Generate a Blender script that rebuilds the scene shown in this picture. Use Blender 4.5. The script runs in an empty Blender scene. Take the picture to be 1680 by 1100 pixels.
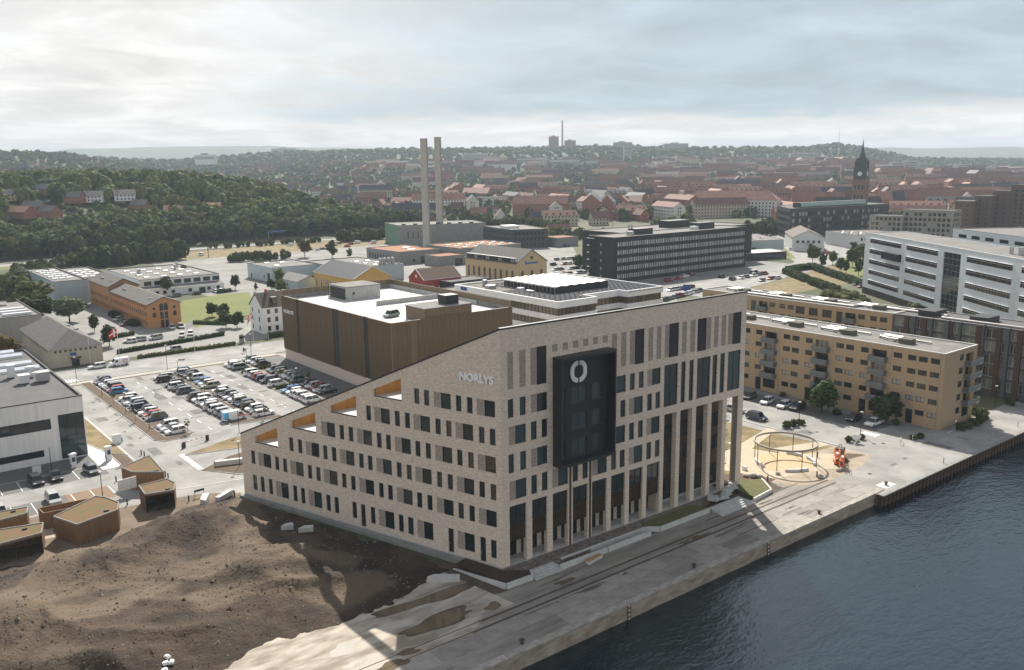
import bpy, math, random
from math import sin, cos, pi, radians as Rd, hypot, atan2, floor
from mathutils import Vector, Matrix, noise as mnoise
rnd = random.Random(11)
sc = bpy.context.scene
col = sc.collection

# ---------------------------------------------------------------- camera, sky, sun, exposure
# World frame: X runs along the quay, Y inland, origin at the office's water-side corner, quay level z = 0.
FPX, PITCH, ROLL, TH = 1436.13, 0.192077, -0.011879, Rd(38.3867)
CAM = Vector((-64.50, -83.84, 52.0))
def _rot(v): return Vector((v[0]*cos(TH)+v[1]*sin(TH), -v[0]*sin(TH)+v[1]*cos(TH), v[2]))
_fw = Vector((0, cos(PITCH), -sin(PITCH))); _up = Vector((0, sin(PITCH), cos(PITCH))); _rt = Vector((1, 0, 0))
RT = _rot(cos(ROLL)*_rt + sin(ROLL)*_up); UP = _rot(-sin(ROLL)*_rt + cos(ROLL)*_up); FW = _rot(_fw)
cd = bpy.data.cameras.new('camera'); cd.sensor_width = 36; cd.lens = FPX/1680*36; cd.clip_start = 1; cd.clip_end = 30000
cam = bpy.data.objects.new('camera', cd); col.objects.link(cam); sc.camera = cam
m = Matrix((RT, UP, -FW)).transposed().to_4x4(); m.translation = CAM; cam.matrix_world = m

SUN_EL, SUN_AZ = Rd(40), Rd(55.6)          # azimuth counted from +X
sd = bpy.data.lights.new('sun', 'SUN'); sd.energy = 4.7; sd.angle = Rd(0.6); sd.color = (1.0, 0.94, 0.84)
sun = bpy.data.objects.new('sun', sd); col.objects.link(sun)
sdir = Vector((cos(SUN_AZ)*cos(SUN_EL), sin(SUN_AZ)*cos(SUN_EL), sin(SUN_EL)))
sun.rotation_euler = sdir.to_track_quat('Z', 'Y').to_euler()
sun.location = (0, 0, 400)

w = bpy.data.worlds.new('World'); sc.world = w; w.use_nodes = True
nt = w.node_tree; N = nt.nodes; Lk = nt.links; N.clear()
def nd(t, **k):
    n = N.new(t)
    for a, b in k.items(): setattr(n, a, b)
    return n
def mth(op, a, b=None, c=None, clamp=False):
    n = N.new('ShaderNodeMath'); n.operation = op; n.use_clamp = clamp
    for i, x in enumerate((a, b, c)):
        if x is None: continue
        if isinstance(x, (int, float)): n.inputs[i].default_value = x
        else: Lk.new(x, n.inputs[i])
    return n.outputs[0]
out = nd('ShaderNodeOutputWorld'); bg = nd('ShaderNodeBackground'); bg.inputs['Strength'].default_value = 0.07
sky = nd('ShaderNodeTexSky'); sky.sky_type = 'NISHITA'; sky.sun_disc = False
sky.sun_elevation = SUN_EL; sky.sun_rotation = Rd(90)-SUN_AZ; sky.air_density = 1.2; sky.dust_density = 2.0
tc = nd('ShaderNodeTexCoord'); sx = nd('ShaderNodeSeparateXYZ'); Lk.new(tc.outputs['Generated'], sx.inputs[0])
X, Y, Z = sx.outputs
# azimuth across the view (0 straight ahead, negative left) and elevation, both in radians
fx, fy = FW.x/hypot(FW.x, FW.y), FW.y/hypot(FW.x, FW.y)
ahead = mth('ADD', mth('MULTIPLY', X, fx), mth('MULTIPLY', Y, fy))
side = mth('SUBTRACT', mth('MULTIPLY', X, fy), mth('MULTIPLY', Y, fx))
az = mth('ARCTAN2', side, ahead)
el = mth('ARCSINE', Z)
zc = mth('ADD', mth('MAXIMUM', Z, 0.0), 0.11)
cv = nd('ShaderNodeCombineXYZ'); Lk.new(mth('DIVIDE', X, zc), cv.inputs[0]); Lk.new(mth('DIVIDE', Y, zc), cv.inputs[1])
def noise(vec, scale, det=6, rough=.55, dist=0.0):
    n = nd('ShaderNodeTexNoise'); n.inputs['Scale'].default_value = scale; n.inputs['Detail'].default_value = det
    n.inputs['Roughness'].default_value = rough; n.inputs['Distortion'].default_value = dist
    Lk.new(vec, n.inputs['Vector']); return n.outputs['Fac']
def sstep(x, a, b):
    n = nd('ShaderNodeMapRange'); n.interpolation_type = 'SMOOTHSTEP'; n.inputs['From Min'].default_value = a
    n.inputs['From Max'].default_value = b; Lk.new(x, n.inputs['Value']); return n.outputs[0]
n1 = noise(cv.outputs[0], 0.42, 7, .56, .25)
n2 = noise(cv.outputs[0], 1.35, 8, .62, .5)
# one grey cloud bank ahead and to the right; elsewhere broken bright cloud with blue between, more blue overhead
wob = mth('MULTIPLY', mth('SUBTRACT', n2, .5), .45)
azw = mth('ADD', az, wob)
bank = mth('MULTIPLY', sstep(mth('ADD', azw, mth('MULTIPLY', mth('SUBTRACT', n1, .5), .5)), -0.42, 0.02), mth('SUBTRACT', 1.0, sstep(azw, .75, 1.35)))
elw = mth('ADD', el, mth('ADD', mth('MULTIPLY', mth('SUBTRACT', n1, .5), .05), mth('MULTIPLY', mth('SUBTRACT', n2, .5), .05)))
low = sstep(elw, 0.042, 0.064)
thin = mth('SUBTRACT', 1.0, mth('MULTIPLY', sstep(el, .10, .45), .55))
deck = mth('MULTIPLY', mth('MULTIPLY', bank, low), mth('MULTIPLY', thin, mth('ADD', .55, mth('MULTIPLY', n1, .85))), None, True)
grey = mth('MULTIPLY', sstep(mth('ADD', n1, mth('MULTIPLY', wob, .4)), .46, .66), mth('MULTIPLY', low, .62))
deck2 = mth('MAXIMUM', deck, grey)
mxa = nd('ShaderNodeMix', data_type='RGBA'); Lk.new(deck2, mxa.inputs['Factor'])
mxa.inputs[6].default_value = (9.1, 8.85, 8.7, 1); mxa.inputs[7].default_value = (4.3, 5.55, 6.3, 1)
sh = nd('ShaderNodeMix', data_type='RGBA', blend_type='MULTIPLY'); sh.inputs['Factor'].default_value = 1
mr = nd('ShaderNodeMapRange'); mr.inputs['From Min'].default_value = .32; mr.inputs['From Max'].default_value = .68
mr.inputs['To Min'].default_value = .78; mr.inputs['To Max'].default_value = 1.09; Lk.new(n2, mr.inputs['Value'])
n3 = noise(cv.outputs[0], 2.6, 9, .66, .3)
puff = mth('ADD', .95, mth('MULTIPLY', mth('MULTIPLY', sstep(mth('ADD', mth('MULTIPLY', n3, .5), mth('MULTIPLY', n2, .5)), .45, .56), mth('SUBTRACT', 1.0, deck)), .09))
base_ = mth('SUBTRACT', 1.0, mth('MULTIPLY', sstep(el, .22, 1.1), .36))     # cloud bases overhead are greyer
Lk.new(mxa.outputs[2], sh.inputs[6]); Lk.new(mth('MULTIPLY', mth('MULTIPLY', mr.outputs[0], puff), base_), sh.inputs[7])
mixs = nd('ShaderNodeMix', data_type='RGBA')
cover = mth('SUBTRACT', .93, mth('MULTIPLY', sstep(el, .18, 1.0), mth('ADD', .35, mth('MULTIPLY', sstep(n1, .62, .40), .4))))
Lk.new(cover, mixs.inputs['Factor'])
Lk.new(sky.outputs[0], mixs.inputs[6]); Lk.new(sh.outputs[2], mixs.inputs[7])
Lk.new(mixs.outputs[2], bg.inputs['Color']); Lk.new(bg.outputs[0], out.inputs[0])

sc.view_settings.view_transform = 'Standard'; sc.view_settings.look = 'None'
sc.view_settings.exposure = 0.75; sc.view_settings.gamma = 1.0; sc.view_settings.use_curve_mapping = False
sc.cycles.max_bounces = 6; sc.cycles.diffuse_bounces = 3; sc.cycles.glossy_bounces = 3
sc.cycles.transmission_bounces = 3; sc.cycles.volume_bounces = 0; sc.cycles.transparent_max_bounces = 6
sc.cycles.use_denoising = True; sc.cycles.sample_clamp_indirect = 6.0; sc.cycles.caustics_reflective = False

# ---------------------------------------------------------------- helpers
def at(px, py, z=0.0):
    """point where the line of sight through photo position (px,py) meets height z"""
    d = RT*((px-840)/FPX) + UP*((550-py)/FPX) + FW
    return CAM + d*((z-CAM.z)/d.z)
def tag(o, label=None, cat=None, group=None, kind=None):
    if label: o['label'] = label
    if cat: o['category'] = cat
    if group: o['group'] = group
    if kind: o['kind'] = kind
    return o
def put(o): col.objects.link(o); return o
def thing(name, label, cat, loc=(0, 0, 0), rz=0.0, group=None):
    o = bpy.data.objects.new(name, None); o.location = loc; o.rotation_euler = (0, 0, rz)
    o.empty_display_size = .3
    return put(tag(o, label, cat, group))
class MB:
    def __init__(s): s.v = []; s.f = []; s.m = []
    def poly(s, pts, mi=0):
        b = len(s.v); s.v.extend([tuple(p) for p in pts]); s.f.append(tuple(range(b, b+len(pts)))); s.m.append(mi); return s
    def box(s, x0, y0, z0, x1, y1, z1, mi=0):
        if x1 < x0: x0, x1 = x1, x0
        if y1 < y0: y0, y1 = y1, y0
        b = len(s.v)
        s.v += [(x0,y0,z0),(x1,y0,z0),(x1,y1,z0),(x0,y1,z0),(x0,y0,z1),(x1,y0,z1),(x1,y1,z1),(x0,y1,z1)]
        for q in ((0,3,2,1),(4,5,6,7),(0,1,5,4),(1,2,6,5),(2,3,7,6),(3,0,4,7)): s.f.append(tuple(b+i for i in q)); s.m.append(mi)
        return s
    def prism(s, pts, z0, z1, mi=0, mt=None, bottom=True):
        if sum(pts[i-1][0]*pts[i][1]-pts[i][0]*pts[i-1][1] for i in range(len(pts))) < 0: pts = pts[::-1]
        n = len(pts); b = len(s.v)
        s.v += [(p[0], p[1], z0) for p in pts] + [(p[0], p[1], z1) for p in pts]
        for i in range(n):
            j = (i+1) % n; s.f.append((b+i, b+j, b+n+j, b+n+i)); s.m.append(mi)
        s.f.append(tuple(range(b+n, b+2*n))); s.m.append(mi if mt is None else mt)
        if bottom: s.f.append(tuple(range(b+n-1, b-1, -1))); s.m.append(mi)
        return s
    def cyl(s, p0, p1, r0, r1=None, n=8, mi=0, caps=True):
        r1 = r0 if r1 is None else r1; p0 = Vector(p0); p1 = Vector(p1); d = (p1-p0).normalized()
        a = d.orthogonal().normalized(); c = d.cross(a); b = len(s.v)
        for p, r in ((p0, r0), (p1, r1)):
            for k in range(n):
                q = p + a*(r*cos(2*pi*k/n)) + c*(r*sin(2*pi*k/n)); s.v.append(tuple(q))
        for k in range(n):
            j = (k+1) % n; s.f.append((b+k, b+j, b+n+j, b+n+k)); s.m.append(mi)
        if caps: s.f.append(tuple(range(b+n-1, b-1, -1))); s.f.append(tuple(range(b+n, b+2*n))); s.m += [mi, mi]
        return s
    def tube(s, pts, r, n=6, mi=0):
        for a, b in zip(pts, pts[1:]): s.cyl(a, b, r, r, n, mi)
        return s
    def mesh(s, name, mats, smooth=False):
        me = bpy.data.meshes.new(name); me.from_pydata(s.v, [], s.f)
        for mt in (mats if isinstance(mats, (list, tuple)) else [mats]): me.materials.append(mt)
        if any(s.m): me.polygons.foreach_set('material_index', s.m)
        if smooth: me.polygons.foreach_set('use_smooth', [True]*len(s.f))
        me.update(); return me
    def build(s, name, mats, parent=None, loc=(0,0,0), rz=0.0, smooth=False):
        return obj(name, s.mesh(name, mats, smooth), parent, loc, rz)
def obj(name, me, parent=None, loc=(0,0,0), rz=0.0):
    o = bpy.data.objects.new(name, me); o.location = loc
    if rz: o.rotation_euler = (0, 0, rz)
    o.parent = parent; return put(o)
def copy_tree(o, parent=None):
    c = o.copy(); put(c); c.parent = parent
    for ch in list(o.children): copy_tree(ch, c)
    return c

# ---------------------------------------------------------------- materials
MC = {}
def mat(name, c, rough=.75, c2=None, scale=.6, detail=5, bump=0.0, bscale=None, metal=0.0, spec=.4, stretch=(1,1,1), lo=.35, hi=.65, rand=0.0, coat=0.0):
    if name in MC: return MC[name]
    m = bpy.data.materials.new(name); m.use_nodes = True; t = m.node_tree; b = t.nodes['Principled BSDF']
    b.inputs['Roughness'].default_value = rough; b.inputs['Metallic'].default_value = metal
    b.inputs['Specular IOR Level'].default_value = spec; b.inputs['Coat Weight'].default_value = coat
    b.inputs['Base Color'].default_value = (*c, 1)
    last = None
    if c2 is not None or bump:
        tc = t.nodes.new('ShaderNodeTexCoord'); mp = t.nodes.new('ShaderNodeMapping'); mp.inputs['Scale'].default_value = stretch
        t.links.new(tc.outputs['Object'], mp.inputs[0])
    if c2 is not None:
        n = t.nodes.new('ShaderNodeTexNoise'); n.inputs['Scale'].default_value = scale; n.inputs['Detail'].default_value = detail
        n.inputs['Roughness'].default_value = .6
        t.links.new(mp.outputs[0], n.inputs['Vector'])
        r = t.nodes.new('ShaderNodeValToRGB'); r.color_ramp.elements[0].position = lo; r.color_ramp.elements[1].position = hi
        r.color_ramp.elements[0].color = (*c, 1); r.color_ramp.elements[1].color = (*c2, 1)
        t.links.new(n.outputs['Fac'], r.inputs[0]); last = r.outputs[0]
    if rand:
        oi = t.nodes.new('ShaderNodeObjectInfo'); mr = t.nodes.new('ShaderNodeMapRange')
        mr.inputs['To Min'].default_value = 1-rand; mr.inputs['To Max'].default_value = 1+rand
        t.links.new(oi.outputs['Random'], mr.inputs['Value'])
        mx = t.nodes.new('ShaderNodeMix'); mx.data_type = 'RGBA'; mx.blend_type = 'MULTIPLY'; mx.inputs['Factor'].default_value = 1
        if last: t.links.new(last, mx.inputs[6])
        else: mx.inputs[6].default_value = (*c, 1)
        t.links.new(mr.outputs[0], mx.inputs[7]); last = mx.outputs[2]
    if last: t.links.new(last, b.inputs['Base Color'])
    if bump:
        n2 = t.nodes.new('ShaderNodeTexNoise'); n2.inputs['Scale'].default_value = bscale or scale*4; n2.inputs['Detail'].default_value = 6
        t.links.new(mp.outputs[0], n2.inputs['Vector'])
        bp = t.nodes.new('ShaderNodeBump'); bp.inputs['Strength'].default_value = 1; bp.inputs['Distance'].default_value = bump
        t.links.new(n2.outputs['Fac'], bp.inputs['Height']); t.links.new(bp.outputs[0], b.inputs['Normal'])
    MC[name] = m; return m
def brickmat(name, ca, cb, cm, bw=.28, bh=.075, nz=.9, var=.5):
    """running-bond brick with blotchy kiln colours; works on any vertical wall"""
    m = bpy.data.materials.new(name); m.use_nodes = True; t = m.node_tree; b = t.nodes['Principled BSDF']; L = t.links
    b.inputs['Roughness'].default_value = .85; b.inputs['Specular IOR Level'].default_value = .25
    tc = t.nodes.new('ShaderNodeTexCoord'); sp = t.nodes.new('ShaderNodeSeparateXYZ'); L.new(tc.outputs['Object'], sp.inputs[0])
    ad = t.nodes.new('ShaderNodeMath'); ad.operation = 'ADD'; L.new(sp.outputs[0], ad.inputs[0]); L.new(sp.outputs[1], ad.inputs[1])
    cb_ = t.nodes.new('ShaderNodeCombineXYZ'); L.new(ad.outputs[0], cb_.inputs[0]); L.new(sp.outputs[2], cb_.inputs[1])
    br = t.nodes.new('ShaderNodeTexBrick'); L.new(cb_.outputs[0], br.inputs['Vector'])
    br.inputs['Scale'].default_value = 1; br.inputs['Brick Width'].default_value = bw; br.inputs['Row Height'].default_value = bh
    br.inputs['Mortar Size'].default_value = .008; br.inputs['Bias'].default_value = 0
    br.inputs['Color1'].default_value = (*ca, 1); br.inputs['Color2'].default_value = (*cb, 1); br.inputs['Mortar'].default_value = (*cm, 1)
    mp = t.nodes.new('ShaderNodeMapping'); mp.inputs['Scale'].default_value = (1, 1, 2.6); L.new(tc.outputs['Object'], mp.inputs[0])
    n = t.nodes.new('ShaderNodeTexNoise'); n.inputs['Scale'].default_value = 2.3; n.inputs['Detail'].default_value = 5; n.inputs['Roughness'].default_value = .75
    L.new(mp.outputs[0], n.inputs['Vector'])
    mr = t.nodes.new('ShaderNodeMapRange'); mr.inputs['From Min'].default_value = .28; mr.inputs['From Max'].default_value = .72
    mr.inputs['To Min'].default_value = 1-var; mr.inputs['To Max'].default_value = 1+var; L.new(n.outputs['Fac'], mr.inputs['Value'])
    mx = t.nodes.new('ShaderNodeMix'); mx.data_type = 'RGBA'; mx.blend_type = 'MULTIPLY'; mx.inputs['Factor'].default_value = 1
    L.new(br.outputs['Color'], mx.inputs[6]); L.new(mr.outputs[0], mx.inputs[7]); L.new(mx.outputs[2], b.inputs['Base Color'])
    return m
M_BRICK = brickmat('pale_brick', (.72,.605,.49), (.54,.44,.36), (.68,.61,.53), var=.28)
M_BRICKD = brickmat('rough_brick', (.40,.33,.28), (.26,.215,.185), (.36,.32,.29), bw=.16, bh=.13, var=.4)
M_YBRICK = brickmat('yellow_brick', (.43,.315,.195), (.36,.265,.165), (.4,.32,.22), var=.22)
M_OBRICK = brickmat('orange_brick', (.50,.25,.10), (.42,.20,.08), (.42,.27,.16), var=.14)
M_RBRICK = brickmat('red_brick', (.34,.13,.08), (.27,.10,.065), (.3,.18,.13), var=.2)
M_CBRICK = brickmat('cream_brick', (.55,.42,.24), (.49,.37,.2), (.5,.4,.27), var=.12)
M_GLASS = mat('window_glass', (.018,.028,.032), .06, spec=.7)
M_GLASS2 = mat('window_glass_teal', (.024,.046,.05), .05, spec=.8)
M_GLASSL = mat('window_glass_curtain', (.30,.30,.28), .2, spec=.6)
M_FRAME = mat('anthracite_frame', (.022,.024,.026), .45)
M_WHITE = mat('white_paint', (.74,.75,.75), .5, (.66,.67,.68), .5)
M_DARK = mat('dark_panel', (.02,.021,.023), .5, (.03,.03,.032), 2.0)
M_BRONZE = mat('bronze_cladding', (.085,.062,.040), .45, (.055,.042,.030), 1.5, metal=.35)
M_CONC = mat('pale_concrete', (.50,.50,.48), .8, (.38,.38,.37), 1.3, bump=.006)
M_CONCD = mat('grey_concrete', (.27,.265,.25), .85, (.2,.2,.19), .8)
M_WOOD = mat('larch_boards', (.27,.16,.08), .75, (.18,.105,.055), 2.0, stretch=(3,3,.25))
M_WOODO = mat('orange_timber', (.48,.265,.085), .65, (.38,.2,.065), 1.5, stretch=(1,1,.3))
M_ASPH = mat('asphalt', (.16,.157,.15), .9, (.125,.123,.118), .35, bump=.004, bscale=8)
M_ASPHL = mat('worn_asphalt', (.33,.32,.305), .9, (.215,.21,.2), .16, detail=10, bump=.004, bscale=6)
M_STEEL = mat('galvanised_steel', (.42,.43,.44), .4, metal=.7)
M_BLACK = mat('black_metal', (.015,.015,.016), .5)
M_RUST = mat('rusty_steel', (.10,.055,.035), .85, (.05,.035,.028), 1.2, stretch=(1,1,.4))
M_MEMB = mat('roof_felt', (.085,.087,.09), .9, (.115,.115,.115), .25)
M_MEMBL = mat('pale_roof_felt', (.21,.20,.19), .9, (.14,.135,.125), .35, detail=8)
M_SEDUM = mat('sedum_roof', (.175,.09,.045), .95, (.125,.105,.045), 1.1, detail=8, lo=.44, hi=.56, bump=.03, bscale=6)
M_ORROOF = mat('rust_red_gravel_roof', (.36,.175,.09), .95, (.27,.135,.075), .3)
M_TILE = mat('red_roof_tile', (.235,.11,.082), .8, (.16,.08,.065), .3, rand=.35)
M_TILEO = mat('orange_roof_tile', (.29,.15,.105), .8, (.22,.115,.085), .3, rand=.3)
M_SLATE = mat('dark_slate', (.05,.053,.06), .7, (.075,.077,.08), .6, rand=.2)
M_GRASS = mat('lawn_grass', (.115,.145,.034), .95, (.165,.17,.05), .1, detail=10)
M_DRY = mat('dry_grass', (.25,.185,.095), .95, (.13,.105,.045), .25, detail=10, lo=.38, hi=.62)
M_SOIL = mat('bare_soil', (.12,.085,.055), .95, (.085,.06,.042), .8, bump=.02, bscale=5)
M_SAND = mat('sand', (.52,.40,.25), .95, (.45,.34,.2), .7)
M_MARK = mat('road_paint', (.78,.78,.75), .7)
M_SLABW = mat('new_concrete', (.56,.56,.54), .75, (.46,.46,.44), .9)
M_CAR = {k: mat('car_paint_'+k, c, .28, spec=.5, metal=.0, coat=.6) for k, c in dict(
    white=(.78,.79,.79), silver=(.45,.47,.48), grey=(.10,.115,.13), black=(.012,.013,.015), navy=(.02,.035,.075), blue=(.05,.19,.42),
    red=(.36,.02,.02), green=(.18,.24,.2), beige=(.42,.37,.27), skyblue=(.05,.42,.72), maroon=(.17,.015,.025)).items()}
M_CGL = mat('car_glass', (.015,.019,.022), .05, spec=.7)
M_TYRE = mat('tyre_rubber', (.018,.018,.018), .85)
M_RIM = mat('alloy_rim', (.4,.41,.42), .35, metal=.8)
M_LAMP = mat('headlight_lens', (.7,.72,.74), .1, spec=.8)
M_TAIL = mat('tail_lens', (.35,.01,.01), .2)
# ---------------------------------------------------------------- terrain, water, paved ground
FH = Vector((FW.x, FW.y)).normalized(); RH = Vector((FH.y, -FH.x))
def lerp_tab(tab, x):
    if x <= tab[0][0]: return tab[0][1]
    for (a, b), (c, d) in zip(tab, tab[1:]):
        if x <= c: return b+(d-b)*(x-a)/(c-a)
    return tab[-1][1]
def smooth(a, b, x):
    t = min(1, max(0, (x-a)/(b-a))); return t*t*(3-2*t)
RIDGE1 = [(-200,104),(0,104),(180,92),(300,82),(420,96),(560,112),(700,108),(850,108),(1000,106),(1180,98),(1300,92),(1370,104),(1420,90),(1500,52),(1900,46)]
RIDGE2 = [(-200,165),(60,175),(130,205),(400,216),(600,190),(900,165),(1300,150),(1500,138),(1900,136)]
def camxy(x, y):
    v = Vector((x-CAM.x, y-CAM.y)); return v.dot(RH), v.dot(FH)
def hgt(x, y):
    xc, d = camxy(x, y)
    if d < 420: return 0.0
    p = 840+1463*xc/d
    r1 = lerp_tab(RIDGE1, p)-9; r2 = lerp_tab(RIDGE2, p)
    z = lerp_tab([(0,0),(720,0),(1000,4),(1500,15),(2100,.42*r1),(3000,r1),(3700,r1*.92),(5200,.9*r1),(6600,r2),(12000,r2)], d)
    if d > 1000:
        k = smooth(1000, 2600, d); z += k*10*mnoise.noise(Vector((x*.0021, y*.0021, 1.3))) + k*5*mnoise.noise(Vector((x*.006, y*.006, 4.1)))
    hl = 34*smooth(508, 690, y)*(1-smooth(180, 390, x))*(1-smooth(1150, 1700, d))
    lr = 52*math.exp(-((d-1950)/420)**2)*(1-smooth(60, 330, p))
    return z+hl+lr
def px_of(x, y, z=0):
    v = Vector((x,y,z))-CAM; d = v.dot(FW); return 840+FPX*v.dot(RT)/d, 550-FPX*v.dot(UP)/d
def lr(L): return sorted(L, key=lambda q: px_of(q[0], q[1])[0])          # left to right as seen
def nth(i):
    """ordinal word for index i (0 = first)"""
    a = 'first second third fourth fifth sixth seventh eighth ninth tenth eleventh twelfth thirteenth fourteenth fifteenth sixteenth seventeenth eighteenth nineteenth twentieth'.split()
    n = i+1
    if n <= 20: return a[i]
    t_ = ('', '', 'twent', 'thirt', 'fort', 'fift', 'sixt', 'sevent', 'eight', 'ninet')[(n//10) % 10]
    return ('hundred-and-' if n > 100 else '')+(t_+'ieth' if n % 10 == 0 else t_+'y-'+a[n % 10-1]) if n < 200 and (n % 100 > 20 or n < 100) else 'hundred-and-'+a[max(0, n-101)]
def axis(stops):
    o = []
    for (a, b, n) in stops: o += [a+(b-a)*k/n for k in range(n)]
    return o+[stops[-1][1]]
gx = axis([(-2500,-400,6),(-400,-100,4),(-100,700,40),(700,1600,36),(1600,4000,44),(4000,11000,24)])
gy = axis([(-16.4,400,10),(400,1100,50),(1100,2600,44),(2600,5000,36),(5000,11000,20)])
g = MB()
for yy in gy:
    for xx in gx: g.v.append((xx, yy, hgt(xx, yy)))
nx = len(gx)
for j in range(len(gy)-1):
    for i in range(nx-1): g.f.append((j*nx+i, j*nx+i+1, (j+1)*nx+i+1, (j+1)*nx+i)); g.m.append(0)
M_GROUND = mat('open_ground', (.05,.065,.028), .95, (.13,.125,.075), .012, detail=9, lo=.40, hi=.66)
tag(g.build('ground', M_GROUND, smooth=True), kind='structure')

# water with small wind ripples
M_WATER = bpy.data.materials.new('harbour_water'); M_WATER.use_nodes = True
t = M_WATER.node_tree; b = t.nodes['Principled BSDF']; b.inputs['Base Color'].default_value = (.002,.009,.015,1)
b.inputs['Roughness'].default_value = .09; b.inputs['IOR'].default_value = 1.75; b.inputs['Specular Tint'].default_value = (.62,.88,1,1)
tc = t.nodes.new('ShaderNodeTexCoord'); mp = t.nodes.new('ShaderNodeMapping'); mp.inputs['Rotation'].default_value = (0,0,Rd(22)); mp.inputs['Scale'].default_value = (.55,1,1)
t.links.new(tc.outputs['Object'], mp.inputs[0])
na = t.nodes.new('ShaderNodeTexNoise'); na.inputs['Scale'].default_value = .55; na.inputs['Detail'].default_value = 5; na.inputs['Roughness'].default_value = .62
nb = t.nodes.new('ShaderNodeTexNoise'); nb.inputs['Scale'].default_value = 2.1; nb.inputs['Detail'].default_value = 4
t.links.new(mp.outputs[0], na.inputs['Vector']); t.links.new(mp.outputs[0], nb.inputs['Vector'])
am = t.nodes.new('ShaderNodeMath'); am.operation = 'MULTIPLY_ADD'; am.inputs[1].default_value = .35
t.links.new(nb.outputs['Fac'], am.inputs[0]); t.links.new(na.outputs['Fac'], am.inputs[2])
bp = t.nodes.new('ShaderNodeBump'); bp.inputs['Distance'].default_value = .2; bp.inputs['Strength'].default_value = 1
t.links.new(am.outputs[0], bp.inputs['Height']); t.links.new(bp.outputs[0], b.inputs['Normal'])
tag(MB().poly([(-3000,-2500,-1.9),(3000,-2500,-1.9),(3000,-15.6,-1.9),(-3000,-15.6,-1.9)]).build('water', M_WATER), kind='structure')

def sheet(name, pts, z, m, px=False):
    P = [at(*p) for p in pts] if px else pts
    P = [(p[0], p[1], z) for p in P]
    a = sum(P[i-1][0]*P[i][1]-P[i][0]*P[i-1][1] for i in range(len(P)))
    if a < 0: P = P[::-1]
    return tag(MB().poly(P).build(name, m), kind='structure')
def rect(x0, y0, x1, y1): return [(x0,y0),(x1,y0),(x1,y1),(x0,y1)]

# --- quay
M_QUAY = mat('quay_concrete', (.31,.285,.25), .85, (.17,.15,.13), .3, detail=9, bump=.01, bscale=3, stretch=(.35,1.6,1))
M_COPE = mat('coping_stone', (.40,.37,.32), .85, (.27,.25,.22), .9, bump=.01, rand=.12)
M_WALL = mat('quay_wall_face', (.22,.17,.125), .9, (.40,.35,.29), .7, bump=.03, stretch=(.6,.6,1.8))
M_DAMP = mat('dark_asphalt_strip', (.075,.068,.06), .9, (.14,.125,.105), .5, detail=8)
q = sheet('quay_apron', rect(-110,-15.3,62.6,-3.9), .012, M_QUAY)
cs = MB().box(0,0,0,2.36,1.05,.16).mesh('coping_stone', M_COPE)
qw = MB(); qw.box(-110,-16.35,-4,62.6,-15.7,-.02); qwall = tag(qw.build('quay_wall', M_WALL), 'weathered concrete quay wall below the office, dropping to the water', 'quay wall')
for k in range(72):
    o = obj('coping_stone', cs, qwall, (-108+2.4*k-.2*rnd.random()*.05, -16.42+rnd.uniform(-.03,.03), -.05+rnd.uniform(-.015,.02)))
sl = MB().box(.02,.02,0,5.96,2.72,.035).mesh('concrete_slab', mat('apron_slab', (.33,.305,.275), .85, (.22,.2,.18), .5, detail=8, bump=.008, rand=.16))
for r in range(2):
    for k in range(26):
        if rnd.random() < .12: continue
        obj('concrete_slab', sl, q, (-92+6*k+(r%2)*2.2, -15.25+2.75*r, rnd.uniform(-.012,.004)))
for yy in (-9.45, -8.02):
    MB().box(-110, yy-.05, .01, 62, yy+.05, .05).build('rail', M_RUST, q)
    MB().box(-110, yy-.28, .008, 62, yy-.07, .022).build('rail_groove', M_DAMP, q)
# lit forecourt and sheet-pile quay to the right
sheet('quay_apron', [(62.6,-17.2),(260,-17.6),(260,-6.9),(104,-6.9),(98,-2.5),(54,-2.5),(54,-3.9),(62.6,-3.9)], .014, M_ASPHL)
sp = thing('sheet_pile_wall', 'rusty corrugated steel sheet pile wall along the right part of the quay', 'sheet pile wall', (62.6,-17.3,0))
pile = MB()
pr = [(0,0),(.45,0),(.62,-.38),(1.05,-.38),(1.22,0)]
for (a, b_), (c, d_) in zip(pr, pr[1:]): pile.poly([(a,b_,-4),(c,d_,-4),(c,d_,-.12),(a,b_,-.12)])
pm = pile.mesh('steel_pile', M_RUST)
for k in range(120): obj('steel_pile', pm, sp, (1.22*k, 0, 0))
MB().box(-.4,-.5,-.14,147,.22,.06).build('cap_beam', M_CONCD, sp)
MB().box(-.3,-.1,-4,0,1.0,-.02).build('end_plate', M_RUST, sp)

# --- roads, car park and yards (each a thin sheet a few mm above the last)
sheet('yard', [(-25,40),(34,62),(34,149),(-25,149)], .012, M_ASPHL)
sheet('yard', [(34,49),(100,49),(100,149),(34,149)], .014, M_ASPHL)
sheet('road', rect(-160,150.2,330,166.5), .012, M_ASPHL)
sheet('pavement', rect(-24,147.2,34,150.2), .016, mat('paving', (.42,.40,.36), .9, (.34,.32,.28), .5))
sheet('parking_bays', rect(-15.4,88,-9.9,147), .018, M_ASPH)
sheet('parking_bays', rect(-2.8,89,8.6,142), .018, M_ASPH)
sheet('parking_bays', rect(16.2,91,34,146), .018, M_ASPH)
sheet('yard', [(-100,50),(-25,50),(-25,86),(-100,86)], .012, M_ASPHL)
sheet('soil_bed', [(-100,36),(-15,40),(-15.5,50),(-20,53.5),(-24,54.5),(-33,56),(-34,60.6),(-100,60.6)], .015, mat('trodden_soil', (.21,.16,.115), .95, (.14,.105,.075), .35, detail=9))
sheet('pavement', [(-46,50.6),(-42.8,50.4),(-42,57),(-45,57)], .019, mat('flagstones', (.44,.38,.30), .9, (.36,.31,.25), .8))
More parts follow.
